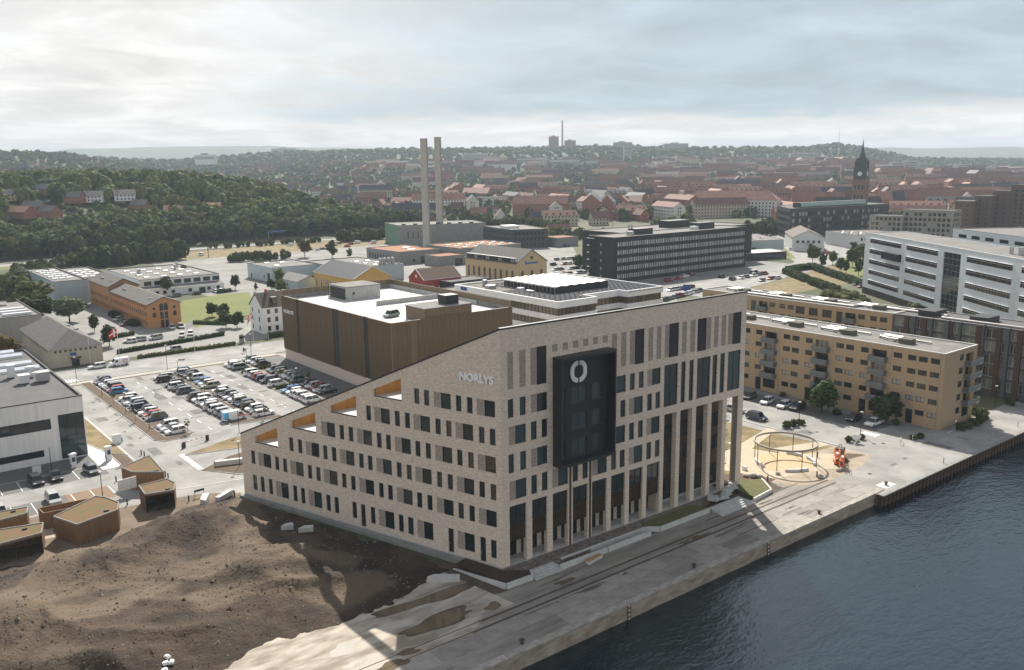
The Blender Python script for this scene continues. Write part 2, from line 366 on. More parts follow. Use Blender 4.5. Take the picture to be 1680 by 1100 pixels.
sheet('parking_bays', rect(-70,73.8,-29.5,79.6), .018, M_ASPH)
sheet('parking_bays', rect(-70,61.5,-33,67.5), .018, M_ASPH)
sheet('parking_bays', rect(-38,61.5,-31.6,67.5), .021, mat('brown_paving', (.25,.17,.105), .9, (.2,.135,.085), .9))
sheet('pavement', rect(-90,80.2,-29.9,87), .02, mat('dark_paving', (.14,.14,.14), .9, (.10,.10,.10), 1.2))
sheet('pavement', rect(-29.9,76.5,-26.8,100), .02, M_SLABW)
sheet('yard', [(-30,172),(60,172),(60,205),(34,215),(34,330),(-30,330)], .008, mat('old_asphalt', (.27,.265,.25), .9, (.21,.205,.19), .1))
sheet('yard', [(60,167),(330,167),(330,205),(210,205),(430,470),(90,470),(60,300)], .008, mat('light_yard', (.27,.265,.25), .9, (.17,.165,.15), .06, detail=10))
sheet('yard', [(100,56),(206,150),(206,167),(34,167),(60,100)], .009, M_ASPHL)
sheet('road', [(206,146),(335,182),(388,216),(470,300),(640,470),(760,560),(800,560),(560,330),(430,200),(345,165),(206,132)], .014, M_ASPHL)
sheet('road', [(330,175),(420,178),(470,150),(500,150),(440,225),(395,240)], .016, M_ASPHL)
sheet('road', [(-400,455),(20,468),(120,492),(300,498),(420,476),(640,500),(640,512),(420,489),(300,511),(120,505),(20,482),(-400,468)], .02, M_ASPHL)
sheet('road', [(-400,474),(20,488),(120,511),(250,517),(250,524),(120,518),(20,495),(-400,481)], .022, M_ASPHL)
sheet('road', [(300,480),(420,470),(600,640),(820,700),(820,730),(590,668),(420,500)], .016, M_ASPHL)
sheet('lawn', [(31,206),(31,238),(46,270),(66,278),(78,276),(57,220),(40,214)], .02, M_GRASS)
sheet('lawn', [(206,118),(206,131),(345,164),(330,150),(292,120)], .02, M_DRY)
sheet('lawn', [(292,120),(345,162),(392,185),(330,110),(280,95)], .022, M_GRASS)
sheet('lawn', [(318,205),(352,192),(400,232),(392,250),(340,232)], .022, M_GRASS)
sheet('lawn', [(335,230),(400,262),(470,330),(440,330)], .022, M_GRASS)
sheet('verge', rect(-24,146,34,147.2), .022, M_SOIL)
sheet('verge', [(78,430),(420,440),(420,470),(300,492),(150,484),(60,470)], .016, M_DRY)
sheet('verge', [(-400,440),(20,452),(60,470),(120,489),(20,466),(-400,452)], .012, M_GRASS)
# beside the ring: apartment road, sandy paths and dry grass
sheet('road', [(79.5,-6.9),(102.6,-6.9),(102.6,60),(76,60),(76,24)], .018, M_ASPHL)
sheet('parking_bays', rect(92.5,1,99.6,60), .022, M_ASPH)
sheet('pavement', rect(99.6,-6.8,102.9,60), .024, M_CONCD)
sheet('garden', [(48.6,3),(70,-3),(83.4,-3.2),(79.2,0.5),(79.2,24),(79.2,60),(50,60)], .016, M_DRY)
sheet('garden_path', [(52,8),(56,-2.2),(66,-4.6),(70,-7),(72,-3),(76,-2.8),(72,1.5),(68,4),(66,10),(60,14),(54,15)], .021, mat('sandy_path', (.48,.41,.31), .95, (.42,.35,.26), .4))
sheet('garden_path', [(62,12),(66,10),(79.5,14),(79.5,16)], .024, MC['sandy_path'])
sheet('garden_path', [(68,4),(79,2),(79,4.5),(68,8)], .024, MC['sandy_path'])
sheet('sandy_ground', [(54,-2.6),(56,-7),(64,-8.6),(72,-8.2),(79,-6.2),(86,-4),(83,-1),(79,1),(70,2),(60,1)], .0175, mat('sandy_dirt', (.40,.33,.25), .95, (.27,.22,.165), .35, detail=10))
sheet('soil_bed', [(52,-3),(56,-2.3),(53.6,3.2),(50.5,5),(49,2)], .02, M_SOIL)
sheet('soil_bed', [(70,-7.2),(72.2,-3),(77,-2.7),(78.6,-5.4),(74,-4.6)], .022, M_SOIL)
# kerbed planting strips in the car park
def island(label, pieces, m=M_SOIL):
    e = thing('planting_strip', label, 'planting strip'); k = MB(); s = MB()
    for p in pieces:
        if len(p) == 4 and not isinstance(p[0], tuple): p = rect(*p)
        c = Vector((sum(q[0] for q in p)/len(p), sum(q[1] for q in p)/len(p)))
        k.prism([tuple(Vector(q)+(Vector((1 if q[0] > c.x else -1, 1 if q[1] > c.y else -1))*.14)) for q in p], 0, .13); s.prism(p, 0, .15)
    s.build('soil', m, e); k.build('kerb', M_CONC, e); return e
island('long soil strip with pale kerb between the left road and the first car row', [(-17.6,88,-15.4,147.4),(-15.4,126,-11,129.4),(-15.4,97.8,-11,100.6),[(-17.6,88),(-16,86),(-11.5,86),(-9.8,88.4),(-12,88.6)]])
island('narrow middle strip between the second and third car rows', [(2.6,90,3.5,142),(3.5,129.4,8,130.4),(3.5,118,8,119.4),(-2.2,115.6,2.6,117.6),(-2.2,131.4,2.6,133.6)])
island('brown soil triangle at the near end of the middle car rows', [[(-2.2,88.2),(8.4,86.8),(8.6,88.6),(2.9,89.4),(-2,90)]])
island('shrubby strip between the two car rows beside the brown garage', [(21.4,94,22.4,146),(22.4,131.4,27,134),(16.8,130.6,21.4,132),(16.8,108.4,21.4,111.6),(22.4,110,26,112)], M_DRY)
island('dry grass island beside the barrier', [[(-16,75),(-5.6,79.4),(2,80),(3.6,75),(-6,72.6)]], M_DRY)
island('soil bed with boulders left of the office by the access road', [[(-16.4,64.8),(-10,69),(-4,70),(-8,57.4),(-12.2,58.6)]])
island('dry grass strip between the left road and the white building', [(-29.4,100,-24.4,132),[(-26.6,86),(-24.4,82),(-24.4,100),(-29.4,100)]], M_DRY)
island('brown soil wedge by the charging bays', [[(-26.6,85),(-24.4,81),(-24.6,75.6),(-28,75.4),(-26.6,77)]])
# painted bay lines and dashes
ln = MB()
for x0, x1, ts in ((-15.2,-10.2,[146+1.2-2.42*k for k in range(8)]+[125-2.65*k for k in range(10)]+[96.6,94,91.5,89]), (-2.5,2.3,[141-2.5*k for k in range(21)]), (3.7,8.3,[144.6-2.5*k for k in range(23)]), (16.5,21.2,[145-2.45*k for k in range(22)]), (22.7,27.4,[146-2.45*k for k in range(22)])):
    for y in ts: ln.box(x0, y-.05, .02, x1, y+.05, .026)
for x in [-69+2.9*k for k in range(14)]: ln.box(x-.06,74,.02,x+.06,79.4,.026)
for x in [-69+2.9*k for k in range(14)]: ln.box(x-.06,61.8,.02,x+.06,67.3,.027)
for k in range(9): ln.box(-6.4,140-6.2*k,.016,-6.25,137.4-6.2*k,.02); ln.box(12.3,140-6.2*k,.016,12.45,137.4-6.2*k,.02)
for k in range(12): ln.box(-16.9,76-.9*k,.016,-15.9,75.5-.9*k,.02)
tag(ln.build('painted_lines', M_MARK), kind='structure')
def kerbline(name, pts, wd=.28, z=.13, m=M_CONC):
    k = MB()
    for a, c in zip(pts, pts[1:]):
        a = Vector(a); c = Vector(c); d = (c-a).normalized(); nn = Vector((d.y,-d.x))*wd/2
        k.prism([tuple(a-nn), tuple(c-nn), tuple(c+nn), tuple(a+nn)], 0, z)
    return tag(k.build(name, m), kind='structure')
kerbline('kerb', [(-24.1,148),(-24.1,78),(-25.4,74.6)])
kerbline('kerb', [(-23.6,150.2),(34,150.2)]); kerbline('kerb', [(-90,166.6),(90,166.6)])
kerbline('kerb', [(-27,60.8),(-22.5,58),(-12.2,56)], z=.05); kerbline('kerb', [(79.4,0.6),(79.4,60)]); kerbline('kerb', [(102.7,-8.6),(118,-8.8)])

# street markings, asphalt repairs and drains
mk_ = MB()
for k in range(30): mk_.box(-120+7*k,158.2,.014,-117+7*k,158.35,.019)
for k in range(8): mk_.box(-22.8+.75*k,151,.014,-22.4+.75*k,154,.019)
for k in range(6): mk_.box(89.6+.0*k,2.2-.55*k,.02,91.6,1.9-.55*k,.026)
tag(mk_.build('street_markings', M_MARK), kind='structure')
M_PATCH = mat('asphalt_repair', (.17,.168,.162), .92, (.12,.118,.114), .6, detail=8)
pr_ = random.Random(4)
for i in range(46):
    x, y = pr_.choice(((pr_.uniform(-23,-18),pr_.uniform(70,145)),(pr_.uniform(-9,-4),pr_.uniform(90,145)),(pr_.uniform(9.5,15),pr_.uniform(92,145)),(pr_.uniform(-60,90),pr_.uniform(151,165)),(pr_.uniform(78,92),pr_.uniform(-6,40)),(pr_.uniform(55,110),pr_.uniform(-15,-8)),(pr_.uniform(100,320),pr_.uniform(230,440))))
    s_ = 2.2 if y > 200 else 1; w_, h_ = pr_.uniform(.5,2.4)*s_, pr_.uniform(.5,5)*s_; sheet('asphalt_patch', rect(x,y,x+w_,y+h_), .0235+.0003*i, M_PATCH)
for (x, y) in ((-21,120),(-20.5,98),(-21.4,78),(-6,126),(11,118),(12,98),(84,8),(87,-4),(70,-11)): tag(MB().cyl((x,y,.03),(x,y,.045),.35,.35,12).build('drain_cover', M_BLACK), kind='structure')
# ---------------------------------------------------------------- facades with real openings
def clip(poly, a, b, c):
    """keep the part of a 2-D polygon where a*u+b*v <= c"""
    o = []
    for i in range(len(poly)):
        p, q = poly[i-1], poly[i]; fp, fq = a*p[0]+b*p[1]-c, a*q[0]+b*q[1]-c
        if (fp <= 0) != (fq <= 0):
            s = fp/(fp-fq); o.append((p[0]+s*(q[0]-p[0]), p[1]+s*(q[1]-p[1])))
        if fq <= 0: o.append(q)
    return o
class Fac:
    """one wall from P0 to P1 (outside on the right hand), u along, v up from z0"""
    def __init__(s, P0, P1, z0, h0, h1=None):
        s.P0 = Vector(P0); s.P1 = Vector(P1); s.L = (s.P1-s.P0).length; s.d = (s.P1-s.P0)/s.L; s.n = Vector((s.d.y, -s.d.x))
        s.z0 = z0; s.h0 = h0; s.h1 = h0 if h1 is None else h1; s.holes = []; s.traps = []; s.ang = atan2(s.d.y, s.d.x)
    def pt(s, u, v, off=0.0):
        q = s.P0+s.d*u+s.n*off; return (q.x, q.y, s.z0+v)
    def hole(s, u0, u1, v0, v1, depth=.25): s.holes.append((u0, u1, v0, v1, depth)); return s
    def wall(s, mb, mi=0, mr=0):
        vs = sorted({0.0, max(s.h0, s.h1)} | {round(x, 4) for h in s.holes for x in h[2:4]} | {round(x, 4) for t in s.traps for x in (t[2], max(t[3:5]))})
        k = (s.h1-s.h0)/s.L
        def emit(poly):
            if k: poly = clip(poly, -k, 1, s.h0)
            if len(poly) > 2: mb.poly([s.pt(*p) for p in poly], mi)
        for va, vb in zip(vs, vs[1:]):
            if vb-va < 1e-4: continue
            cov = [(h[0], h[1]) for h in s.holes if h[2] <= va+1e-4 and h[3] >= vb-1e-4]
            for t in s.traps:
                if t[2] <= va+1e-4 and max(t[3:5]) >= vb-1e-4:
                    cov.append((t[0], t[1])); kk = (t[4]-t[3])/(t[1]-t[0])
                    c = clip([(t[0],va),(t[1],va),(t[1],vb),(t[0],vb)], kk, -1, kk*t[0]-t[3])
                    if len(c) > 2: emit(c)
            cov.sort(); u = 0.0
            for a, b in cov+[(s.L, s.L)]:
                if a > u+1e-4: emit([(u,va),(a,va),(a,vb),(u,vb)])
                u = max(u, b)
        for (u0, u1, v0, v1, dp) in s.holes: s._rev(mb, [(u0,v0),(u1,v0),(u1,v1),(u0,v1)], dp, mr)
        for (u0, u1, v0, a, b, dp) in s.traps: s._rev(mb, [(u0,v0),(u1,v0),(u1,b),(u0,a)], dp, mr)
        return mb
    def _rev(s, mb, c, dp, mr):
        for i in range(4):
            p, q = c[i-1], c[i]; mb.poly([s.pt(*p), s.pt(*q), s.pt(*q, -dp), s.pt(*p, -dp)], mr)
WC = {}
def window_mesh(w_, h_, nx=1, nz=1, ft=.07, fm=None, gm=None):
    fm = fm or M_FRAME; gm = gm or M_GLASS; key = (round(w_,2), round(h_,2), nx, nz, ft, fm.name, gm.name)
    if key not in WC:
        f = MB()
        f.box(0,-.05,0,w_,.05,ft); f.box(0,-.05,h_-ft,w_,.05,h_); f.box(0,-.05,ft,ft,.05,h_-ft); f.box(w_-ft,-.05,ft,w_,.05,h_-ft)
        for i in range(1, nx): f.box(w_*i/nx-ft*.4,-.045,ft,w_*i/nx+ft*.4,.045,h_-ft)
        for i in range(1, nz): f.box(ft,-.04,h_*i/nz-ft*.4,w_-ft,.04,h_*i/nz+ft*.4)
        WC[key] = (f.mesh('window', fm), MB().poly([(ft*.5,0,ft*.5),(w_-ft*.5,0,ft*.5),(w_-ft*.5,0,h_-ft*.5),(ft*.5,0,h_-ft*.5)]).mesh('pane', gm))
    return WC[key]
def window(parent, F, u0, u1, v0, v1, depth=.2, nx=1, nz=1, ft=.07, fm=None, gm=None, name='window', pane=True):
    a, b = window_mesh(u1-u0, v1-v0, nx, nz, ft, fm, gm)
    o = obj(name, a, parent, F.pt(u0, v0, -depth), F.ang)
    if pane: obj('pane', b, o)
    return o
def onepiece(parent, F, u0, u1, v0, v1, depth=.12, nx=1, nz=1, ft=.08, fm=None, gm=None, name='window'):
    """window of a building farther off: frame and pane in one small mesh"""
    fm = fm or M_FRAME; gm = gm or M_GLASS; key = ('1', round(u1-u0,2), round(v1-v0,2), nx, nz, ft, fm.name, gm.name)
    if key not in WC:
        w_, h_ = u1-u0, v1-v0; f = MB()
        f.box(0,-.05,0,w_,.05,ft); f.box(0,-.05,h_-ft,w_,.05,h_); f.box(0,-.05,ft,ft,.05,h_-ft); f.box(w_-ft,-.05,ft,w_,.05,h_-ft)
        for i in range(1, nx): f.box(w_*i/nx-ft*.4,-.045,ft,w_*i/nx+ft*.4,.045,h_-ft)
        for i in range(1, nz): f.box(ft,-.04,h_*i/nz-ft*.4,w_-ft,.04,h_*i/nz+ft*.4)
        f.poly([(ft*.5,0,ft*.5),(w_-ft*.5,0,ft*.5),(w_-ft*.5,0,h_-ft*.5),(ft*.5,0,h_-ft*.5)], 1)
        WC[key] = f.mesh('window', [fm, gm])
    return obj(name, WC[key], parent, F.pt(u0, v0, -depth), F.ang)
def text_mesh(body, height, bold=.0, depth=.06, m=M_WHITE, width=None):
    c = bpy.data.curves.new('lettering', 'FONT'); c.body = body; c.size = 1; c.extrude = .5; c.offset = bold; c.resolution_u = 3
    o = bpy.data.objects.new('lettering', c); put(o); dg = bpy.context.evaluated_depsgraph_get(); dg.update()
    me = bpy.data.meshes.new_from_object(o.evaluated_get(dg)); bpy.data.objects.remove(o); bpy.data.curves.remove(c)
    xs = [v.co.x for v in me.vertices]; ys = [v.co.y for v in me.vertices]
    k = height/(max(ys)-min(ys)); kx = width/(max(xs)-min(xs)) if width else k; x0, y0 = min(xs), min(ys)
    for v in me.vertices: v.co = ((v.co.x-x0)*kx, -v.co.z*depth, (v.co.y-y0)*k)
    me.materials.clear(); me.materials.append(m); me.name = 'lettering'; return me

M_GLASSW = mat('window_glass_warm', (.12,.09,.055), .1, (.04,.04,.038), 1.1, spec=.7)
M_GLASSB = mat('window_glass_blind', (.075,.078,.075), .1, (.03,.035,.036), .8, spec=.7, stretch=(.3,.3,2.5))
# ---------------------------------------------------------------- the office on the quay
off = thing('office_building', 'large pale brick office with sloping roofline and black framed bay on the quay', 'office building', (0,0,0))
ZB = .6; A = Vector((0,0)); B = Vector((48.29,-.73)); D = Vector((-15.41,48.04)); C_ = B+D; HT, HL, LS = 31.45, 9.85, 50.45
SF = Fac(D, A, ZB, HL, HT)
def su(u0, u1): return LS-u1, LS-u0
NW = {'G':[(47.2,48.2),(45.5,46.4),(43.6,44.5),(40.0,41.7),(38.1,39.0),(36.4,37.3),(32.8,34.5),(31.0,31.9),(29.3,30.2),(25.7,26.6),(24.0,24.9),(22.1,23.0),(18.5,20.3),(16.8,17.7),(15.0,16.0),(11.5,13.2),(8.0,8.9),(4.5,6.2),(2.7,3.6),(1.0,1.9)],
 1:[(47.3,48.2),(43.6,45.4),(41.8,42.7),(40.0,40.9),(36.4,38.1),(34.6,35.5),(32.8,33.7),(29.3,31.0),(27.5,28.4),(25.7,26.6),(22.1,23.8),(20.3,21.2),(18.6,19.5),(15.0,16.7),(13.3,14.2),(11.5,12.4),(7.9,9.6),(6.2,7.1),(4.4,5.3),(.9,2.6)],
 2:[(38.3,39.2),(36.4,37.3),(32.8,34.5),(31.1,32.0),(29.3,30.2),(25.7,27.4),(23.9,24.8),(22.2,23.1),(18.6,20.3),(16.8,17.7),(15.0,15.9),(11.5,13.2),(9.7,10.6),(7.9,8.8),(4.4,6.1),(2.7,3.6),(.9,1.8)],
 3:[(29.3,31.0),(27.5,28.4),(25.7,26.6),(22.1,23.8),(20.3,21.2),(18.6,19.5),(15.0,16.7),(13.3,14.2),(11.5,12.4),(7.9,9.6),(6.2,7.1),(4.4,5.3),(.9,2.6)],
 4:[(22.1,23.0),(18.6,20.3),(16.8,17.7),(15.0,15.9),(11.5,13.2),(9.7,10.6),(7.9,8.8),(4.4,6.1),(2.6,3.5),(.9,1.8)],
 5:[(13.2,14.1),(11.5,12.4),(7.9,9.6),(6.2,7.1),(4.4,5.3),(.9,2.6)]}
VR = {'G':(1.0,3.55),1:(5.35,7.55),2:(9.05,11.22),3:(12.72,14.9),4:(16.42,18.6),5:(20.1,22.25)}
wins, pans = [], []
for r, L_ in NW.items():
    for (a, b) in L_:
        v0, v1 = VR[r]; dr = r == 'G' and round(a, 1) in (24.0, 8.0, 2.7)
        if dr: v0 = .12
        u0, u1 = su(a, b); SF.hole(u0, u1, v0, v1, .24); wins.append((u0, u1, v0, v1, b-a > 1.3, dr, r))
        if b-a > 1.3: p0, p1 = u0-1.12, u0-.02; SF.hole(p0, p1, v0, v1, .07); pans.append((p0, p1, v0, v1))
TER = [(41.75,47.1,9.05,9.95,12.3),(33.25,38.55,12.8,13.85,16.0),(24.85,30.15,16.5,17.4,19.7),(16.35,21.55,20.1,21.05,23.3)]
for (a, b, v0, lo_, hi_) in TER:
    u0, u1 = su(a, b); SF.traps.append((u0, u1, v0, lo_, hi_, .45))
FF = Fac(A, B, ZB, HT)
RW = {5:[(1.1,2.0),(3.0,4.0),(5.8,7.6),(20.1,21.9),(22.7,23.7),(24.5,25.5),(27.2,29.0)],4:[(2.2,4.0),(4.8,5.8),(6.6,7.6),(19.2,20.1),(20.9,21.9),(23.6,25.4),(26.3,27.3),(28.0,29.0)],
 3:[(1.1,2.0),(3.0,4.0),(5.8,7.6),(20.1,21.9),(22.7,23.7),(24.5,25.5),(27.2,29.0)],2:[(2.2,4.0),(4.8,5.8),(6.6,7.6),(9.4,11.2),(12.0,13.0),(13.8,14.8),(16.6,18.4),(19.2,20.2),(20.9,21.9),(23.7,25.5),(26.3,27.3),(28.1,29.1)]}
VF = {5:(19.95,22.4),4:(16.3,18.8),3:(12.6,15.15),2:(8.9,11.5)}
fw, fp = [], []
for r, L_ in RW.items():
    for (a, b) in L_:
        v0, v1 = VF[r]; FF.hole(a, b, v0, v1, .24); fw.append((a, b, v0, v1, 1, 1, r))
        if b-a > 1.3: FF.hole(a-1.0, a-.02, v0, v1, .07); fp.append((a-1.0, a-.02, v0, v1))
for (a, b) in [(29.75,32.7),(33.4,34.4),(35.2,36.2),(36.95,40.0),(40.5,41.6),(42.3,43.4),(44.15,47.2)]:
    FF.hole(a, b, 16.2, 22.5, .3); fw.append((a, b, 16.2, 22.5, 2 if b-a > 2 else 1, 2, 'tall'))
louv = [(5.8,7.5),(23.6,25.5),(30.6,32.7),(36.8,38.9),(45.0,47.1)]
for (a, b) in louv: FF.hole(a, b, 23.55, 28.55, .2)
for (a, b) in [(1.1,2.0),(3.0,4.0),(4.8,5.78),(19.1,20.1),(20.9,21.9),(22.6,23.58),(26.3,27.3),(28.0,29.0),(33.4,34.4),(35.2,36.3),(40.6,41.6),(42.3,43.4)]:
    v0 = 24.3 if a == 19.1 else 23.65; FF.hole(a, b, v0, 28.5, .06); fp.append((a, b, v0, 28.5))
for a in (8.4,10.2,12.0,13.8,15.6,17.4): FF.hole(a, a+.95, 27.5, 28.5, .06); fp.append((a, a+.95, 27.5, 28.5))
for (a, b) in [(29.72,30.58),(38.92,39.9),(43.9,44.98)]: FF.hole(a, b, 23.65, 28.5, .06); fp.append((a, b, 23.65, 28.5))
LOW = [(1.15,3.95),(4.9,7.5),(8.45,11.15),(12.05,14.8),(15.6,18.4),(19.25,22.0),(22.85,25.6),(26.45,29.2)]
for (a, b) in LOW: FF.hole(a, b, 0, 8.1, .7)
TALL = [(29.95,32.6),(33.45,36.1),(37.0,39.7),(40.6,43.3),(44.25,47.0)]
for (a, b) in TALL: FF.hole(a, b, 0, 15.05, .85)
wm = MB(); SF.wall(wm, 0, 0)
wm.build('wall', [M_BRICK], off)
wm = MB(); FF.wall(wm, 0, 0)
# lower inner faces of the piers
wm.build('wall', [M_BRICK], off)
def uw(u, w_, z):                                   # u back along the slope wall from A, w_ along the quay wall
    q = A+(D/LS)*u+((B-A)/48.296)*w_; return (q.x, q.y, ZB+z)
hr = lambda u: HT-(HT-HL)*u/LS-.35
bk = MB()
bk.poly([uw(LS,48.3,0),uw(LS,0,0),uw(LS,0,hr(LS)),uw(LS,48.3,hr(LS))])
bk.poly([uw(3.4,48.29,15.05),uw(LS,48.29,15.05),uw(LS,48.29,hr(LS)),uw(0.02,48.29,HT-.02),uw(0.02,48.29,15.05)])
bk.poly([uw(3.4,48.29,0),uw(LS,48.29,0),uw(LS,48.29,15.05),uw(3.4,48.29,15.05)])
bk.poly([uw(2.6,47.02,0),uw(3.4,47.02,0),uw(3.4,47.02,15.05),uw(2.6,47.02,15.05)])
bk.poly([uw(3.4,47.02,0),uw(3.4,48.29,0),uw(3.4,48.29,15.05),uw(3.4,47.02,15.05)])
bk.poly([uw(.9,43.2,15.05),uw(.9,48.29,15.05),uw(3.4,48.29,15.05),uw(3.4,43.2,15.05)])
bk.build('rear_wall', [M_BRICK], off)
pil = MB(); q_ = [FF.pt(47.0,0,-.05)[:2],FF.pt(48.28,0,-.05)[:2],FF.pt(48.28,0,-1.15)[:2],FF.pt(47.0,0,-1.15)[:2]]; pil.prism(q_, ZB, ZB+15.05); pil.build('pillar', M_BRICK, off)
MB().poly([(*D,-.3),(*A,-.3),(*A,ZB),(*D,ZB)]).poly([(*A,-.3),(*B,-.3),(*B,ZB-.05),(*A,ZB-.05)]).build('plinth', M_CONC, off)
rf = MB()
seg = sorted([(a, b) for a, b, *_ in TER]); u = 0.4
for a, b in seg+[(LS, LS)]:
    rf.poly([uw(u,.45,hr(u)),uw(u,5.5,hr(u)),uw(a,5.5,hr(a)),uw(a,.45,hr(a))]); u = b
rf.poly([uw(.4,5.5,hr(.4)),uw(.4,48.2,hr(.4)),uw(LS,48.2,hr(LS)),uw(LS,5.5,hr(LS))])
rf.build('roof', M_MEMB, off)
for (a, b, v0, lo_, hi_) in TER:
    te = MB(); te.poly([uw(a,5.5,v0),uw(b,5.5,v0),uw(b,5.5,hr(b)),uw(a,5.5,hr(a))], 0)
    te.poly([uw(a,.45,v0),uw(a,5.5,v0),uw(a,5.5,hr(a)),uw(a,.45,hr(a))], 0); te.poly([uw(b,5.5,v0),uw(b,.45,v0),uw(b,.45,hr(b)),uw(b,5.5,hr(b))], 0)
    te.poly([uw(a,.0,v0),uw(b,.0,v0),uw(b,5.5,v0),uw(a,5.5,v0)], 1)
    to = te.build('terrace', [M_WOODO, M_SLABW], off)
    for k in (.3, .72):
        q = uw(a+(b-a)*k, 5.38, v0+.9+(hr(a+(b-a)*k)-v0-1.2)*.5); MB().cyl(q, (q[0]-.16,q[1]-.03,q[2]), .14, .14, 10).build('wall_lamp', M_WHITE, to)
    ul, ur = su(a, b); e0 = SF.pt(ul, v0+.02, -.3); e1 = SF.pt(ur, v0+.02, -.3)
    MB().tube([(e0[0],e0[1],e0[2]+.02),(e1[0],e1[1],e1[2]+.02)], .06, 6).build('sill', M_STEEL, to)
# coping along the roofline
cp = MB()
for F_, h0, h1 in ((SF, HL, HT), (FF, HT, HT)):
    a0, a1 = F_.pt(0, h0, .06), F_.pt(F_.L, h1, .06); b0, b1 = F_.pt(0, h0, -.45), F_.pt(F_.L, h1, -.45); up = Vector((0,0,.22))
    lo4 = [Vector(x) for x in (a0, a1, b1, b0)]; hi4 = [x+up for x in lo4]
    cp.poly(hi4); cp.poly(lo4[::-1])
    for i in range(4): cp.poly([lo4[i], lo4[(i+1)%4], hi4[(i+1)%4], hi4[i]])
cp.build('coping', M_DARK, off)
for (u0, u1, v0, v1, wide, dr, r) in wins:
    gm = M_GLASS2 if rnd.random() < (.5 if r in (4, 5) else .12) else (M_GLASSB if rnd.random() < .25 and r != 'G' else M_GLASSW if rnd.random() < .08 else M_GLASS)
    o = window(off, SF, u0, u1, v0, v1, .2, 1, 1, .09, gm=gm, name='door' if dr else 'window')
    if dr: MB().box(.12,-.12,1.0,.16,-.06,1.5).build('handle', M_STEEL, o)
pc = {}
def panel(F_, u0, u1, v0, v1, dp, m, nm):
    k = (round(u1-u0,2), round(v1-v0,2), m.name)
    if k not in pc: pc[k] = MB().poly([(0,0,0),(u1-u0,0,0),(u1-u0,0,v1-v0),(0,0,v1-v0)]).mesh(nm, m)
    return obj(nm, pc[k], off, F_.pt(u0, v0, -dp), F_.ang)
for p in pans: panel(SF, *p, .07, M_BRICKD, 'brick_panel')
for p in fp: panel(FF, *p, .06, M_BRICKD, 'brick_panel')
for i, (a, b, v0, v1, nx_, nz_, r) in enumerate(fw):
    gm = M_GLASS2 if rnd.random() < .3 else (M_GLASSB if rnd.random() < .2 else M_GLASS)
    window(off, FF, a, b, v0, v1, .2, nx_, nz_ if r == 'tall' else 1, .09, gm=gm)
lv = MB()
for k in range(31): lv.poly([(0,.0,.16*k),(1.9,.0,.16*k),(1.9,.1,.16*k+.14),(0,.1,.16*k+.14)])
lm = lv.mesh('louvre', M_DARK)
for (a, b) in louv:
    o = panel(FF, a, b, 23.55, 28.55, .19, M_DARK, 'louvre_panel'); l_ = obj('louvre', lm, o, (0,-.12,0)); l_.scale = ((b-a)/1.9, 1, 1)
for i, (a, b) in enumerate(LOW):
    window(off, FF, a, b, 5.55, 8.1, .3, 2, 1, .09)
    sp_ = MB(); sp_.box(0,0,0,b-a,.15,2.45)
    for k in range(9): sp_.box((b-a)*k/9+.08,-.06,0,(b-a)*k/9+.14,0,2.45)
    sp_.build('spandrel_panel', M_BRONZE, off, FF.pt(a, 3.1, -.3), FF.ang)
    window(off, FF, a, b, .05, 3.1, 2.3, 3, 1, .09, name='glazed_door')
rc = MB()
rc.poly([FF.pt(.6,3.1,-.4),FF.pt(29.6,3.1,-.4),FF.pt(29.6,3.1,-2.4),FF.pt(.6,3.1,-2.4)], 0)
rc.poly([FF.pt(.6,.03,-.1),FF.pt(44,.03,-.1),FF.pt(44,.03,-9),FF.pt(.6,.03,-9)], 1)
rc.poly([FF.pt(.6,0,-2.42),FF.pt(29.7,0,-2.42),FF.pt(29.7,3.1,-2.42),FF.pt(.6,3.1,-2.42)], 0)
rc.poly([FF.pt(.6,0,-.5),FF.pt(.6,3.1,-.5),FF.pt(.6,3.1,-2.42),FF.pt(.6,0,-2.42)], 0)
rc.build('arcade', [M_BRICK, M_CONC], off)
for (a_, b_) in ((29.45,33.05),(33.05,36.6),(36.6,40.2),(40.2,43.75),(43.75,47.0)):
    for (v0, v1, br) in ((12.3,15.05,1),(9.9,12.3,0),(8.5,9.9,1),(6.2,8.5,0),(3.8,6.2,1),(.4,3.8,0),(0,.4,1)):
        if br: MB().box(0,0,0,b_-a_,.15,v1-v0).build('spandrel_panel', M_BRONZE if v1 > .5 else M_CONC, off, FF.pt(a_, v0, -2.5), FF.ang)
        else: window(off, FF, a_, b_, v0, v1, 2.5, 3, 1, .08)
ar = MB(); ar.poly([FF.pt(29.3,15.05,-.9),FF.pt(47.0,15.05,-.9),FF.pt(47.0,15.05,-2.7),FF.pt(29.3,15.05,-2.7)]); ar.poly([FF.pt(29.4,0,-.9),FF.pt(29.4,15.05,-.9),FF.pt(29.4,15.05,-2.7),FF.pt(29.4,0,-2.7)])
ar.build('arcade', M_BRICK, off)
# slim steel downpipes beside the bay
for u in (11.55, 15.2): MB().box(-.13,-.12,0,.13,0,12).build('steel_fin', M_RUST, off, FF.pt(u, 0, .0), FF.ang)
# escape stair in the open end bay
for k, v in enumerate((2.4,4.9,7.3,9.8,12.2)):
    o = MB().box(.15,0,0,1.9,1.3,.16).build('stair_landing', M_DARK, off, FF.pt(46.9, v, -3.3+.3*(k%2)), FF.ang)
    r_ = MB(); r_.tube([(0,0,1.05),(1.9,0,1.05)], .035)
    for q in range(5): r_.tube([(q*.46,0,.16),(q*.46,0,1.05)], .02)
    r_.build('railing', M_BLACK, o)
    MB().tube([(0,1.1,0),(1.9,1.1,-2.3)], .09).build('stair_flight', M_DARK, o)
